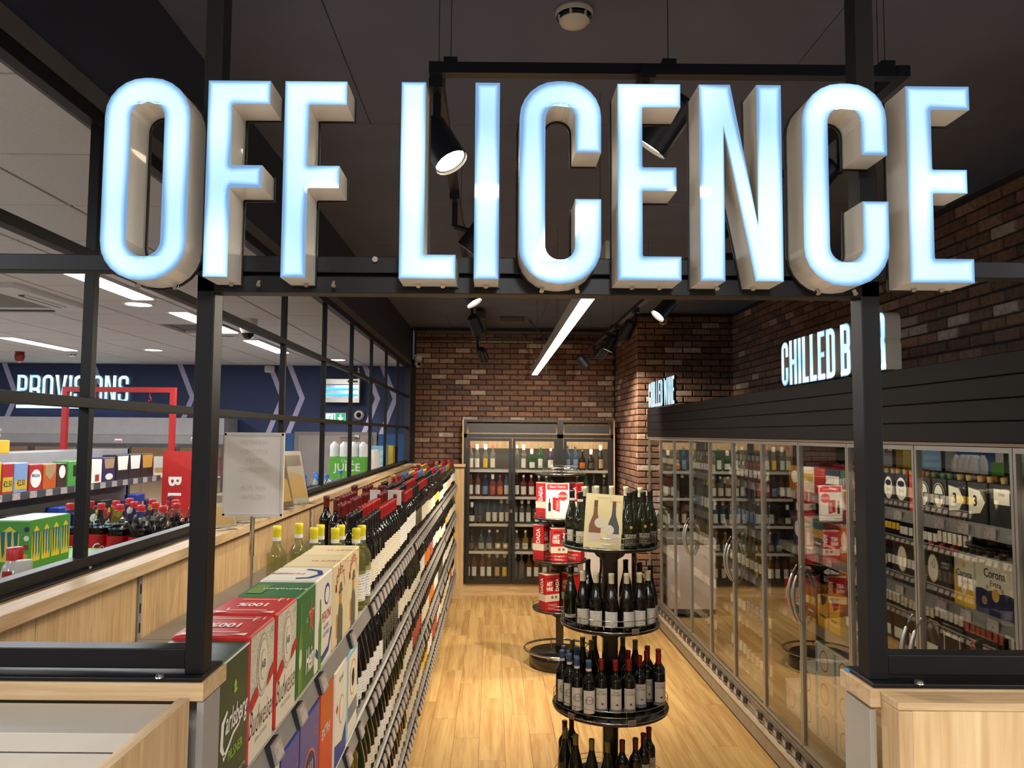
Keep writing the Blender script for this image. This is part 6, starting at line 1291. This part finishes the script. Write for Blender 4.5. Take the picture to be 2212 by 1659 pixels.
# shelves of chilled wine and bottled beer farther away
CW = [(('bordeaux', G_PALE, 'yellow', 'white', (0.04, 0.13)), 'pale green yellow-capped wine'), (('bordeaux', G_GREEN, 'green', 'white', (0.04, 0.13)), 'olive green-capped wine'), (('burgundy', G_PALE, 'cream', 'cream', (0.03, 0.11)), 'pale cream-capped wine'), (('bordeaux', G_ROSE, 'white', 'white', (0.04, 0.12)), 'rose wine'), (('burgundy', G_YEL, 'gold', 'cream', (0.03, 0.10)), 'golden gold-capped wine'), (('bordeaux', G_CLEAR, 'blue', 'blue', (0.04, 0.12)), 'clear blue-label wine')]
MN = {3: 'middle chiller', 4: 'chiller before the pier one', 5: 'pier chiller'}
for mi_ in (3, 4, 5):
    for si in (0, 1, 2, 3, 4):
        y = MODS[mi_]+0.08; kk = 0; run = 0; spec, dn = rp_.choice(CW)
        while y < MODS[mi_+1]-0.06:
            if kk % 4 == 0: spec, dn = rp_.choice(CW)
            Hh = 0.20 if si == 4 else 0.295
            sp2 = (spec[0], spec[1], spec[2], spec[3], (0.03, 0.09) if si == 4 else spec[4], Hh)
            bottle(sp2, (2.03, y, CH[si]), R(-90), f'{dn} bottle, {ORD[kk]} along, {SPN[si]} shelf, {MN[mi_]}', f'chilled bottles in {MN[mi_]}', n=10, name='chilled_bottle'); y += 0.098; kk += 1

# ================================================================ SHOP BEYOND THE SCREEN
# grey door with frame, closer
dr = B().box(-2.80, -1.64, 10.86, 10.899, 0, 2.16, mat('door_frame_grey', (112, 104, 102), 0.5)).obj('door_1'); struct(dr)
B().box(-2.74, -1.70, 10.845, 10.862, 0.01, 2.11, mat('door_leaf_grey', (128, 120, 116), 0.5)).obj('door_leaf', dr)
b = B().box(-2.05, -1.80, 10.79, 10.845, 1.96, 2.02, mat('closer_silver', (176, 170, 166), 0.4, 0.3)).box(-1.94, -1.88, 10.80, 10.86, 2.08, 2.12, MATS['closer_silver']).box(-2.15, -1.90, 10.80, 10.812, 2.075, 2.09, DGREY); b.obj('door_closer', dr)
# fixtures on the navy wall
t = thing('insect_killer', 'silver insect killer with blue tubes hanging on chains on the navy wall', 'insect killer', (-2.13, 10.72, 2.57)); SIL = mat('silver_box', (186, 182, 170), 0.3, 0.5)
b = B(); b.box(-0.265, 0.265, -0.05, 0.06, 0.255, 0.325, SIL).box(-0.265, 0.265, -0.05, 0.06, 0.0, 0.06, SIL).box(-0.265, -0.245, -0.05, 0.06, 0.06, 0.255, SIL).box(0.245, 0.265, -0.05, 0.06, 0.06, 0.255, SIL).box(-0.245, 0.245, 0.04, 0.06, 0.06, 0.255, mat('reflector', (220, 225, 225), 0.15, 0.8)); b.obj('housing', t)
TB = mat('uv_tube', (60, 160, 255), 0.4, emit=(30, 150, 255), es=2.2)
for z in (0.11, 0.19): B().tube((-0.225, 0, z), (0.225, 0, z), 0.013, TB, 12).obj('uv_tube', t)
g = B()
for k in range(16): g.tube((-0.23+0.0307*k, -0.045, 0.06), (-0.23+0.0307*k, -0.045, 0.255), 0.0015, SIL, 5)
g.obj('grille', t); B().box(0.10, 0.24, -0.052, -0.05, 0.28, 0.305, INK).obj('badge', t)
for sx in (-0.24, 0.24):
    c = B()
    for k in range(5): c.ring((sx, 0, 0.34+k*0.043), 0.010, 0.003, CHROME, 10, 5)
    c2 = B().tube((sx, 0, 0.325), (sx, 0, 0.53), 0.004, CHROME, 6); c2.v += []; c2.obj('chain', t)
    for k in range(9): r_ = B().ring((0, 0, 0), 0.011, 0.003, CHROME, 10, 5).obj('chain_link', t, (sx, 0, 0.337+k*0.0225)); r_.rotation_euler = (R(90), 0, R(90)*(k % 2))
t = thing('exit_sign', 'lit green emergency exit sign with running figure and down arrow', 'exit sign', (-2.23, 10.86, 2.295))
B().box(-0.15, 0.15, 0, 0.035, 0, 0.135, mat('exit_frame', (190, 205, 215), 0.4)).obj('housing', t)
EG = mat('exit_green', (20, 130, 90), 0.4, emit=(16, 150, 96), es=0.8); EW = mat('exit_white', (230, 250, 245), 0.4, emit=(215, 250, 240), es=1.1)
poly2(rect(0.125, 0.105, -0.065, 0.067), EW, t, (0, -0.001, 0)); poly2(rect(0.125, 0.105, 0.072, 0.067), EG, t, (0, -0.001, 0))
poly2([(0.072, 0.022), (0.115, 0.062), (0.098, 0.07), (0.083, 0.06), (0.083, 0.11), (0.061, 0.11), (0.061, 0.06), (0.046, 0.07), (0.029, 0.062)], EW, t, (0, -0.002, 0))
poly2(band([(-0.105, 0.03), (-0.085, 0.05), (-0.075, 0.075), (-0.06, 0.09)], 0.012), EG, t, (0, -0.002, 0)); poly2(band([(-0.11, 0.075), (-0.09, 0.085), (-0.07, 0.08)], 0.008), EG, t, (0, -0.0022, 0)); poly2(ell(0.016, 0.016, -0.055, 0.103), EG, t, (0, -0.002, 0)); poly2(band([(-0.075, 0.06), (-0.055, 0.045), (-0.05, 0.025)], 0.010), EG, t, (0, -0.0021, 0)); poly2(rect(0.02, 0.09, -0.020, 0.065), EG, t, (0, -0.0021, 0))
t = thing('wall_camera', 'round white camera with black eye beside the exit sign', 'security camera', (-1.89, 10.86, 2.40)); b = B().lathe([(0.07, 0), (0.07, 0.03), (0.05, 0.06), (0.03, 0.075)], MATS['camera_white'], 24).obj('housing', t); b.rotation_euler = (R(90), 0, 0)
b = B().lathe([(0.038, 0.066), (0.03, 0.085), (0, 0.095)], MATS['black_dome'], 20).obj('eye', t); b.rotation_euler = (R(90), 0, 0)
t = thing('motion_sensor', 'square white sensor box high on the navy wall', 'sensor', (-3.17, 10.85, 2.99)); B().cbox(-0.07, 0.07, -0.03, 0.045, 0, 0.10, 0.015, MATS['camera_white']).obj('housing', t); B().cbox(-0.045, 0.045, -0.035, -0.02, 0.02, 0.085, 0.008, mat('lens_pale', (186, 184, 186), 0.3)).obj('lens', t)

# fridge bank along the far wall
FB = thing('fridge_bank', 'long grey fridge bank with glass doors below the PROVISIONS wall', 'fridge', (-6.3, 10.3, 0)); LG = mat('fascia_grey', (150, 144, 144), 0.5)
B().box(-3.1, 2.7, 0, 0.55, 2.10, 2.33, LG).obj('upper_fascia', FB); B().box(-3.1, 2.7, -0.01, 0.55, 1.985, 2.098, mat('fascia_grey2', (132, 128, 128), 0.5)).obj('lower_fascia', FB); B().box(-3.1, 2.7, 0.45, 0.55, 0, 1.985, mat('fridge_inside', (210, 180, 150), 0.6)).obj('inner_back', FB); B().box(-3.1, 2.7, 0.0, 0.45, 0, 0.3, LG).obj('base', FB)
for k in range(9):
    x0 = -3.08+0.645*k; f = B()
    for (a0, a1, c0, c1) in ((0, 0.035, 0.3, 1.98), (0.60, 0.635, 0.3, 1.98), (0.035, 0.60, 1.935, 1.98), (0.035, 0.60, 0.3, 0.35)): f.box(x0+a0, x0+a1, -0.03, 0.0, c0, c1, mat('fridge_frame', (62, 60, 62), 0.45))
    d = f.obj('door_frame', FB); B().box(x0+0.035, x0+0.6, -0.018, -0.014, 0.35, 1.935, PANE).obj('pane', d)
    for z in (0.75, 1.15, 1.55): B().box(x0+0.02, x0+0.62, 0.08, 0.44, z-0.015, z, WHITE).obj('shelf', FB)
B().box(-3.05, 2.65, 0.05, 0.08, 1.945, 1.965, mat('fridge_tube', (255, 240, 220), 0.5, emit=(255, 232, 205), es=3.5)).obj('lamp_tube', FB)
FC = [mat('food_%s' % n, c, 0.5) for n, c in (('tan', (196, 150, 100)), ('pink', (200, 120, 110)), ('pale', (214, 204, 186)), ('brown', (120, 74, 46)), ('white', (224, 220, 214)), ('blue', (70, 100, 160)))]
for k in range(24):
    x = -9.2+0.235*k
    t = tag(B().cbox(-0.09, 0.09, -0.06, 0.06, 0, 0.16+0.05*((k*7) % 3), 0.008, FC[(k*5) % 6]).box(-0.07, 0.07, -0.062, -0.058, 0.04, 0.11, FC[(k*5+2) % 6]).obj('food_pack', None, (x, 10.50, 1.55)), '%s food pack, %s from the left on the top fridge shelf' % (('tan', 'pink', 'pale', 'brown', 'white', 'blue')[(k*5) % 6], (ORD+['twenty-first', 'twenty-second', 'twenty-third', 'twenty-fourth'])[k]), 'food', 'food packs in the fridge bank')
for k, (x, z) in enumerate(((-6.62, 2.05), (-6.62, 2.12), (-3.98, 2.03), (-5.0, 2.0))):
    tag(B().box(-0.05, 0.05, -0.004, 0, 0, 0.045, WHITE).box(-0.045, 0.045, -0.005, -0.004, 0.005, 0.02, INKR).obj('fridge_notice', None, (x, 10.288 if z < 2.09 else 10.298, z)), 'small white and red notice on the grey fridge fascia, %s one' % ORD[k], 'notice', 'notices on the fridge fascia')

# sweet shelving facing the drinks area
sg = thing('sweet_shelving', 'grey shop shelving of sweets facing the steel screen', 'shelving', (-3.3, 5.0, 0)); SG = mat('shelf_slate', (96, 94, 98), 0.5)
B().box(-0.04, 0.0, -2.2, 2.0, 0.1, 1.99, mat('gondola_grey', (140, 140, 144), 0.45)).obj('back_panel', sg)
B().box(0.0, 0.26, -2.2, 2.0, 0.0, 0.2, SG).obj('base', sg)
for z, d in ((1.75, 0.28), (1.42, 0.36), (1.08, 0.38), (0.7, 0.40)):
    B().box(0.0, d, -2.2, 2.0, z-0.025, z, SG).obj('shelf', sg); r_ = B().box(d, d+0.012, -2.2, 2.0, z-0.045, z+0.004, mat('slate_rail', (70, 70, 76), 0.4)).obj('price_rail', sg)
    if z > 1.4:
        for k in range(23): B().box(-0.0, 0.008, -0.035, 0.035, -0.021, 0.021, TAGW).obj('price_tag', sg, (d+0.014, -2.1+0.18*k, z-0.02))
B().box(-0.02, 0.0, 1.97, 2.0, 0.1, 2.0, SG).obj('upright', sg)
sb = thing('end_sign', 'red end panel with a sideways white letter B', 'sign', (-2.86, 7.03, 0)); B().box(-0.14, 0.13, -0.01, 0.01, 0.3, 1.97, RED).obj('panel_board', sb); text('B', WHITE, sb, (-0.03, -0.0115, 1.70), size=0.16, bold=0.03, rot=(R(90), R(90), 0)); text('I', WHITE, sb, (-0.03, -0.0115, 1.58), size=0.16, bold=0.03, rot=(R(90), R(90), 0))
ar = thing('red_arch', 'red steel arch standing over the sweet shelves', 'arch', (-3.48, 7.15, 0))
for x in (-0.50, 0.50): B().box(x-0.023, x+0.023, -0.023, 0.023, 0, 2.51, RED).obj('post', ar)
B().box(-0.523, 0.523, -0.023, 0.023, 2.51, 2.556, RED).obj('top_bar', ar)
for x in (-0.20, 0.28): B().path([(x, 0, 2.50), (x, 0, 2.47), (x+0.012, 0, 2.455), (x+0.012, 0, 2.43), (x, 0, 2.42), (x-0.012, 0, 2.435)], 0.005, RED, 6).obj('hook', ar)
def sw(name, label, y0, y1, z0, h, m, d=0.12, xf=-3.025, deco=None, cat='sweets box', face='+X'):
    t = carton(name, label, xf, y0, y1, z0, h, d, m, cat=cat); deco and deco(t); return t
CY_ = mat('sweet_yellow', (226, 190, 60), 0.45); CR_ = mat('sweet_red', (190, 50, 48), 0.45); CBL = mat('sweet_blue', (140, 170, 216), 0.45); COR = mat('sweet_orange', (214, 100, 40), 0.45); CBR = mat('sweet_brown', (74, 44, 36), 0.45); CGR = mat('sweet_green', (84, 168, 76), 0.45); CPU = mat('sweet_purple', (60, 44, 92), 0.45); KR = mat('kraft_card', (160, 130, 96), 0.6); CBK = mat('sweet_black', (40, 36, 38), 0.45)
def tray(t, m, a=0.55): w, h = t['w'], t['h']; onp(t, [(-w/2+0.012, h*0.95), (-w/2+0.03, h*a), (w/2-0.03, h*a), (w/2-0.012, h*0.95)], m, e=0.0008)
def price(t, s='€2.50'): onf(t, s, INK, 0, t['h']*0.32, 0.05, sx=0.7, bold=0.02)
z = 1.75
sw('sweets_carton', 'yellow and red sweets carton at the left picture edge', 4.60, 4.76, z, 0.20, CY_, deco=lambda t: (onp(t, rect(t['w']*0.9, 0.05, 0, 0.06), CR_, e=0.0008), price(t)))
sw('sweets_carton', 'red and yellow carton marked 2.50, second from the left edge', 4.77, 4.88, z, 0.19, CR_, deco=lambda t: (onp(t, rect(t['w']*0.9, 0.09, 0, 0.06), CY_, e=0.0006), price(t)))
sw('sweets_carton', 'pale blue and yellow carton marked 2.50', 4.89, 5.03, z, 0.19, CBL, deco=lambda t: (onp(t, rect(t['w']*0.9, 0.06, 0, 0.05), CY_, e=0.0006), price(t)))
sw('sweets_bag', 'red and white bag with blue lettering between blue and orange cartons', 5.05, 5.19, z, 0.175, CR_, deco=lambda t: (onp(t, ell(t['w']*0.85, 0.12, 0, 0.08), WHITE, e=0.0006), onf(t, 'Milkybar', INKB, 0, 0.10, 0.034, sx=0.8, bold=0.02)))
sw('sweets_carton', 'orange carton with slanted brown cut-out', 5.21, 5.36, z, 0.17, COR, deco=lambda t: onp(t, [(-0.06, 0.165), (0.06, 0.165), (0.06, 0.12), (0.0, 0.06), (-0.06, 0.10)], KR, e=0.0008))
sw('sweets_carton', 'dark brown carton with white round emblem', 5.37, 5.49, z, 0.17, CBR, deco=lambda t: onp(t, ell(0.08, 0.09, 0, 0.11), WHITE, e=0.0008))
sw('sweets_carton', 'bright green carton with dark window', 5.51, 5.68, z, 0.18, CGR, deco=lambda t: onp(t, rect(0.07, 0.08, 0.01, 0.11), CBK, e=0.0008))
sw('sweets_carton', 'white and red carton just right of the screen post', 5.84, 5.98, z, 0.18, WHITE, deco=lambda t: onp(t, rect(0.06, 0.05, 0, 0.04), CR_, e=0.0008))
sw('sweets_carton', 'purple carton with kraft cut-out', 6.0, 6.19, z, 0.19, CPU, deco=lambda t: (tray(t, KR), onp(t, ell(0.12, 0.05, 0, 0.04), WHITE, e=0.0009)))
for k, (a, b) in enumerate(((6.21, 6.42), (6.43, 6.64), (6.65, 6.88))): sw('sweets_carton', ('first', 'second', 'third')[k]+' black carton with pale cut-out beside the purple one', a, b, z, 0.205, CBK, deco=lambda t: (tray(t, WHITE if k < 2 else mat('gold_food', (190, 140, 60), 0.5), 0.4)))
rq = random.Random(5)
for k in range(13):
    a = 4.35+0.19*k; m = (CPU, CBR, CBK, mat('bag_gold', (150, 110, 50), 0.4), CPU, INKB)[k % 6]
    sw('sweets_bag', '%s dark sweets bag from the left on the shelf below the cartons' % ORD[k], a, a+0.15, 1.42, 0.14+0.03*(k % 3), m, 0.10, xf=-2.96, deco=lambda t: (onp(t, ell(t['w']*0.7, t['h']*0.35, 0, t['h']*0.5), (CY_, WHITE, CR_)[k % 3], e=0.0008), onp(t, rect(0.03, 0.035, 0.04, 0.12), CY_, e=0.001)))
tag(B().cbox(-0.14, 0.14, -0.3, 0.3, 0, 0.09, 0.004, CY_).box(0.138, 0.142, -0.05, 0.15, 0.02, 0.07, INKB).box(0.138, 0.142, -0.25, -0.15, 0.02, 0.07, CR_).obj('biscuit_carton', None, (-3.46, 5.0, 1.99)), 'flat yellow carton lying on top of the sweet shelving', 'carton')
tag(B().cbox(-0.14, 0.14, -0.22, 0.22, 0, 0.07, 0.004, CBL).box(0.138, 0.142, -0.15, 0.15, 0.01, 0.05, INKB).obj('biscuit_carton', None, (-3.46, 4.45, 1.99)), 'flat light blue carton on top of the sweet shelving at the left edge', 'carton')
B().box(-0.34, -0.02, -2.2, 2.0, 1.955, 1.989, SG).obj('top_deck', sg)

# drinks shelf just beyond the screen
ds = thing('drinks_shelf', 'low dark shelf unit of soft drinks just beyond the steel screen', 'shelving', (-1.62, 6.0, 0)); B().box(-0.36, 0.34, -4.2, 4.2, 1.46, 1.50, DGREY).obj('top_shelf', ds); B().box(-0.36, -0.34, -4.2, 4.2, 0, 1.46, DGREY).box(0.32, 0.34, -4.2, 4.2, 0, 1.46, DGREY).obj('side_panel', ds)
COLA = mat('cola', (22, 8, 6), 0.05); CLB = glassmat('clear_bottle', 1.4, (0.80, 0.84, 0.82), rough=0.02); CREDL = mat('cola_label', (176, 22, 26), 0.35); CAPR = mat('cola_cap', (180, 34, 34), 0.35); CAPG = mat('cap_green2', (30, 130, 60), 0.35); CAPM = mat('cap_plum', (110, 26, 40), 0.35)
def softbottle(x, y, label, group, cap=CAPR, drink=COLA, lab=CREDL, H=0.335, z=1.50, txt=None, r=0.046, n=18):
    """empty plastic neck above the drink, label below"""
    k = H/0.335; o = B().lathe([(0, 0.002), (r*0.8, 0), (r, 0.012), (r, 0.10), (r*0.96, 0.12), (r, 0.14), (r, 0.212*k), (r*0.95, 0.232*k)], drink, n).lathe([(r*0.95, 0.232*k), (0, 0.232*k)], drink, n).mesh('soft_drink_bottle')
    o = link('soft_drink_bottle', o, None, (x, y, z), (0, 0, R(35))); tag(o, label, 'bottle', group)
    B().lathe([(r*0.955, 0.232*k), (r*0.84, 0.252*k), (r*0.60, 0.278*k), (r*0.36, 0.298*k), (0.0135, 0.306*k), (0.0135, 0.312*k)], CLB, n).obj('clear_shoulder', o)
    B().lathe([(0.0165, H-0.024), (0.0170, H-0.006), (0.0155, H), (0, H+0.0005)], cap, 14).lathe([(0.019, H-0.027), (0.019, H-0.024), (0.0165, H-0.024)], cap, 14).obj('cap', o)
    B().lathe([(r+0.0008, 0.09), (r+0.0008, 0.205*k)], lab, n).obj('label', o)
    if txt: me = text_mesh(txt, 0.05, 0.3, 0.8, 0.01, 'CENTER', r+0.002); me.materials.clear(); me.materials.append(INKW); link('lettering', me, o, (0, -r-0.002, 0.15), (R(90), 0, 0))
    return o
ck = [(-1.83, 3.36, 'at the left, behind the screen post'), (-1.705, 3.38, 'front row, second from the left'), (-1.60, 3.33, 'front row, third from the left'), (-1.495, 3.30, 'front row, fourth from the left'), (-1.39, 3.27, 'front row, fifth, in front of the middle'), (-1.28, 3.36, 'front row, nearest the main frame post'),
      (-1.80, 3.47, 'second row, far left'), (-1.70, 3.50, 'second row, second from the left'), (-1.60, 3.46, 'second row, third from the left'), (-1.49, 3.43, 'second row, fourth from the left'), (-1.385, 3.40, 'second row, fifth from the left'), (-1.275, 3.50, 'second row, by the main frame post'),
      (-1.70, 3.63, 'third row, left'), (-1.58, 3.60, 'third row, middle'), (-1.46, 3.57, 'third row, right'), (-1.35, 3.54, 'third row, far right')]
for x, y, w in ck: softbottle(x, y, 'cola bottle with red cap and red label, '+w, 'cola bottles', txt='Coca' if y < 3.4 else None)
for k, (x, y) in enumerate(((-1.58, 3.80), (-1.46, 3.80), (-1.34, 3.72))): softbottle(x, y, 'cola bottle with plum cap, %s from the left at the back' % ORD[k], 'plum-capped bottles', cap=CAPM)
for k, (x, y) in enumerate(((-1.52, 4.05), (-1.40, 4.02), (-1.29, 3.90), (-1.30, 4.10))): softbottle(x, y, 'soft drink bottle with green cap, %s of the green group' % ORD[k], 'green-capped bottles', cap=CAPG, lab=mat('soda_green', (40, 120, 60), 0.4))
BLC = mat('cap_sky', (40, 110, 200), 0.35); DPU = mat('squash_purple', (44, 30, 60), 0.2)
for k, (x, y) in enumerate(((-1.50, 5.75), (-1.41, 5.80), (-1.31, 5.78), (-1.46, 5.95), (-1.36, 5.98), (-1.27, 5.92), (-1.52, 6.15), (-1.42, 6.18))): softbottle(x, y, 'squash bottle with blue cap, %s of the blue-capped group' % ORD[k], 'blue-capped squash bottles', cap=BLC, drink=DPU, lab=DPU, H=0.33)
for k, (x, y) in enumerate(((-1.30, 4.35), (-1.30, 4.48), (-1.42, 4.40))): softbottle(x, y, 'dark bottle with lime foot, %s beside the sign board' % ORD[k], 'lime bottles', cap=CAPG, lab=mat('lime', (170, 190, 40), 0.4))
softbottle(-1.27, 6.45, 'clear bottle with blue cap and pink label near the juice carton', 'x', cap=BLC, drink=mat('pink_drink', (226, 110, 140), 0.3), lab=mat('pink_label', (214, 150, 160), 0.4))
for o in bpy.data.objects:
    if o.get('group') == 'x': del o['group']
for k, (x, y, H, c, lab) in enumerate(((-1.340, 2.06, 0.285, GREY, 'pale bottle with grey cap at the very left edge'), (-1.325, 2.16, 0.325, CAPR, 'pale bottle with red cap at the left edge'), (-1.262, 2.10, 0.300, GREY, 'pale bottle with grey cap nearest the screen post'))):
    o = link('soft_drink_bottle', B().lathe([(0, 0.002), (0.030, 0), (0.034, 0.008), (0.034, H-0.075), (0.028, H-0.05), (0.018, H-0.035), (0.018, H-0.03)], mat('milky_clear', (176, 174, 168), 0.15), 18).mesh('soft_drink_bottle'), None, (x, y, 1.5)); tag(o, lab, 'bottle')
    B().lathe([(0.0205, H-0.034), (0.021, H-0.004), (0.019, H), (0, H)], c, 18).obj('cap', o); B().lathe([(0.0346, 0.08), (0.0346, H-0.09)], mat('label_silver', (160, 158, 154), 0.35), 18).obj('label', o)
    if k == 1: B().box(-0.01, 0.015, -0.036, -0.034, H-0.16, H-0.06, RED).obj('red_flash', o)
# energy drink packs
EGN = mat('energy_green', (76, 150, 60), 0.4); EYL = mat('energy_yellow', (220, 204, 60), 0.4); ETL = mat('energy_teal', (30, 104, 120), 0.4)
def claw(t, cx, rot, base, s=1.0):
    def P(pts, m, e): poly2(pts, m, t, base(cx, e), FACE and '-Y', 'print', rot)
    P([(-0.026*s, 0.03), (0.026*s, 0.03), (0.026*s, 0.125), (0, 0.150), (-0.026*s, 0.125)], EYL, 0.0006)
    for q in (-0.017, 0.0, 0.017): P([((q-0.007)*s, 0.130), ((q+0.006)*s, 0.134), ((q+0.005)*s, 0.09), ((q+0.006)*s, 0.06), (q*s, 0.04), ((q-0.004)*s, 0.09)], ETL, 0.0010)
for zz, lab in ((1.50, 'lower green energy drink pack, mostly hidden by the screen rail'), (1.672, 'green energy drink carton with claw marks on yellow, behind the screen')):
    t = thing('energy_drink_pack', lab, 'drinks pack', (-1.64, 2.765, zz)); B().cbox(-0.07, 0.07, -0.125, 0.125, 0, 0.170, 0.004, EGN).obj('box_body', t); B().box(-0.062, 0.062, -0.118, 0.118, 0.1695, 0.1706, mat('pack_top', (190, 200, 190), 0.4)).obj('top_panel', t)
    if zz > 1.6:
        claw(t, 0.0, FACE['-Y'], lambda c, e: (c, -0.125-e, 0.0), 1.3)
        for k in range(4): claw(t, -0.09+0.06*k, FACE['+X'], lambda c, e: (0.07+e, c, 0.0), 0.95)
        for k in range(5): poly2(ell(0.02, 0.02, -0.055+0.0*k, 0.03+0.028*k, 7), (CR_, CBR, CY_, MATS['ink_black'], WHITE)[k], t, (0, -0.1258, 0)); poly2(ell(0.02, 0.02, 0.058, 0.02+0.03*k, 6), (CBR, CY_, CR_, WHITE, CPU)[k], t, (0, -0.1258, 0))
t = thing('energy_drink_pack', 'second green energy drink carton behind the clawed one', 'drinks pack', (-1.66, 3.06, 1.50)); B().cbox(-0.07, 0.07, -0.125, 0.125, 0, 0.170, 0.004, EGN).obj('box_body', t)
# juice carton and friends
JG = mat('juice_green', (86, 160, 44), 0.45)
t = thing('juice_carton', 'bright green carton reading JUICE beyond the screen', 'carton', (-1.42, 7.62, 1.50)); B().cbox(-0.18, 0.18, -0.09, 0.09, 0, 0.41, 0.004, JG).obj('box_body', t); text('JUICE', WHITE, t, (0.0, -0.0908, 0.31), size=0.105, bold=0.01); text('Clarita', WHITE, t, (0, -0.0908, 0.375), size=0.045)
for k in range(4):
    o = tag(B().lathe([(0, 0.002), (0.042, 0), (0.046, 0.01), (0.044, 0.07), (0.046, 0.10), (0.040, 0.125), (0.02, 0.14), (0.018, 0.15), (0, 0.152)], mat('milk_white', (228, 228, 226), 0.35), 16).obj('white_bottle', None, (-1.56+0.095*k, 7.60, 1.911)), 'white bottle, %s from the left on top of the juice carton' % ORD[k], 'bottle', 'white bottles on the juice carton')
for k in range(4):
    for q in range(2):
        tag(B().lathe([(0, 0.002), (0.042, 0), (0.046, 0.01), (0.044, 0.30), (0.046, 0.36), (0.040, 0.42), (0.025, 0.45), (0.02, 0.47), (0, 0.475)], MATS['milk_white'], 14).obj('white_bottle', None, (-1.35+0.097*q, 8.0+0.1*k, 1.50)), 'tall white wrapped bottle, %s back in the %s row' % (ORD[k], ('left', 'right')[q]), 'bottle', 'tall white bottles past the juice carton')
t = thing('blue_carton', 'light blue carton with pale panels near the end of the screen', 'carton', (-1.34, 9.0, 1.50)); B().cbox(-0.11, 0.11, -0.08, 0.08, 0, 0.50, 0.004, mat('sky_carton', (126, 176, 200), 0.45)).obj('box_body', t)
for k in range(5): poly2(rect(0.19, 0.05, 0, 0.1+0.08*k), mat('sky_pale', (160, 200, 214), 0.5), t, (0, -0.0808, 0))
t = thing('yellow_carton', 'narrow yellow carton beside the light blue one', 'carton', (-1.25, 9.35, 1.50)); B().cbox(-0.05, 0.05, -0.08, 0.08, 0, 0.50, 0.004, CY_).box(-0.03, 0.03, -0.082, -0.078, 0.1, 0.2, CR_).obj('box_body', t)
k = 0
for row, (n, y0) in enumerate(((6, 6.75), (5, 6.75))):
    for i in range(n):
        x = -1.56+0.058*i+0.029*row; zc = 1.528+0.050*row+0.14
        c = B().tube((0, -0.06, 0), (0, 0.06, 0), 0.027, mat('can_blue', (70, 120, 180), 0.3, 0.3), 16).obj('drink_can', None, (x, y0, zc)); tag(c, 'lying can with white end, %s in the %s layer' % (ORD[i], ('lower', 'upper')[row]), 'can', 'lying cans in front of the juice carton')
        B().tube((0, -0.0612, 0), (0, -0.0603, 0), 0.024, WHITE, 14).obj('can_end', c); B().tube((0, -0.0618, 0), (0, -0.0613, 0), 0.012, mat('can_ring', (180, 190, 205), 0.3), 12).obj('ring_pull', c)
tag(B().cbox(-0.20, 0.17, -0.08, 0.08, 0, 0.14, 0.004, mat('tray_card', (170, 160, 150), 0.6)).obj('card_tray', None, (-1.40, 6.75, 1.50)), 'pale card tray under the lying cans', 'tray')
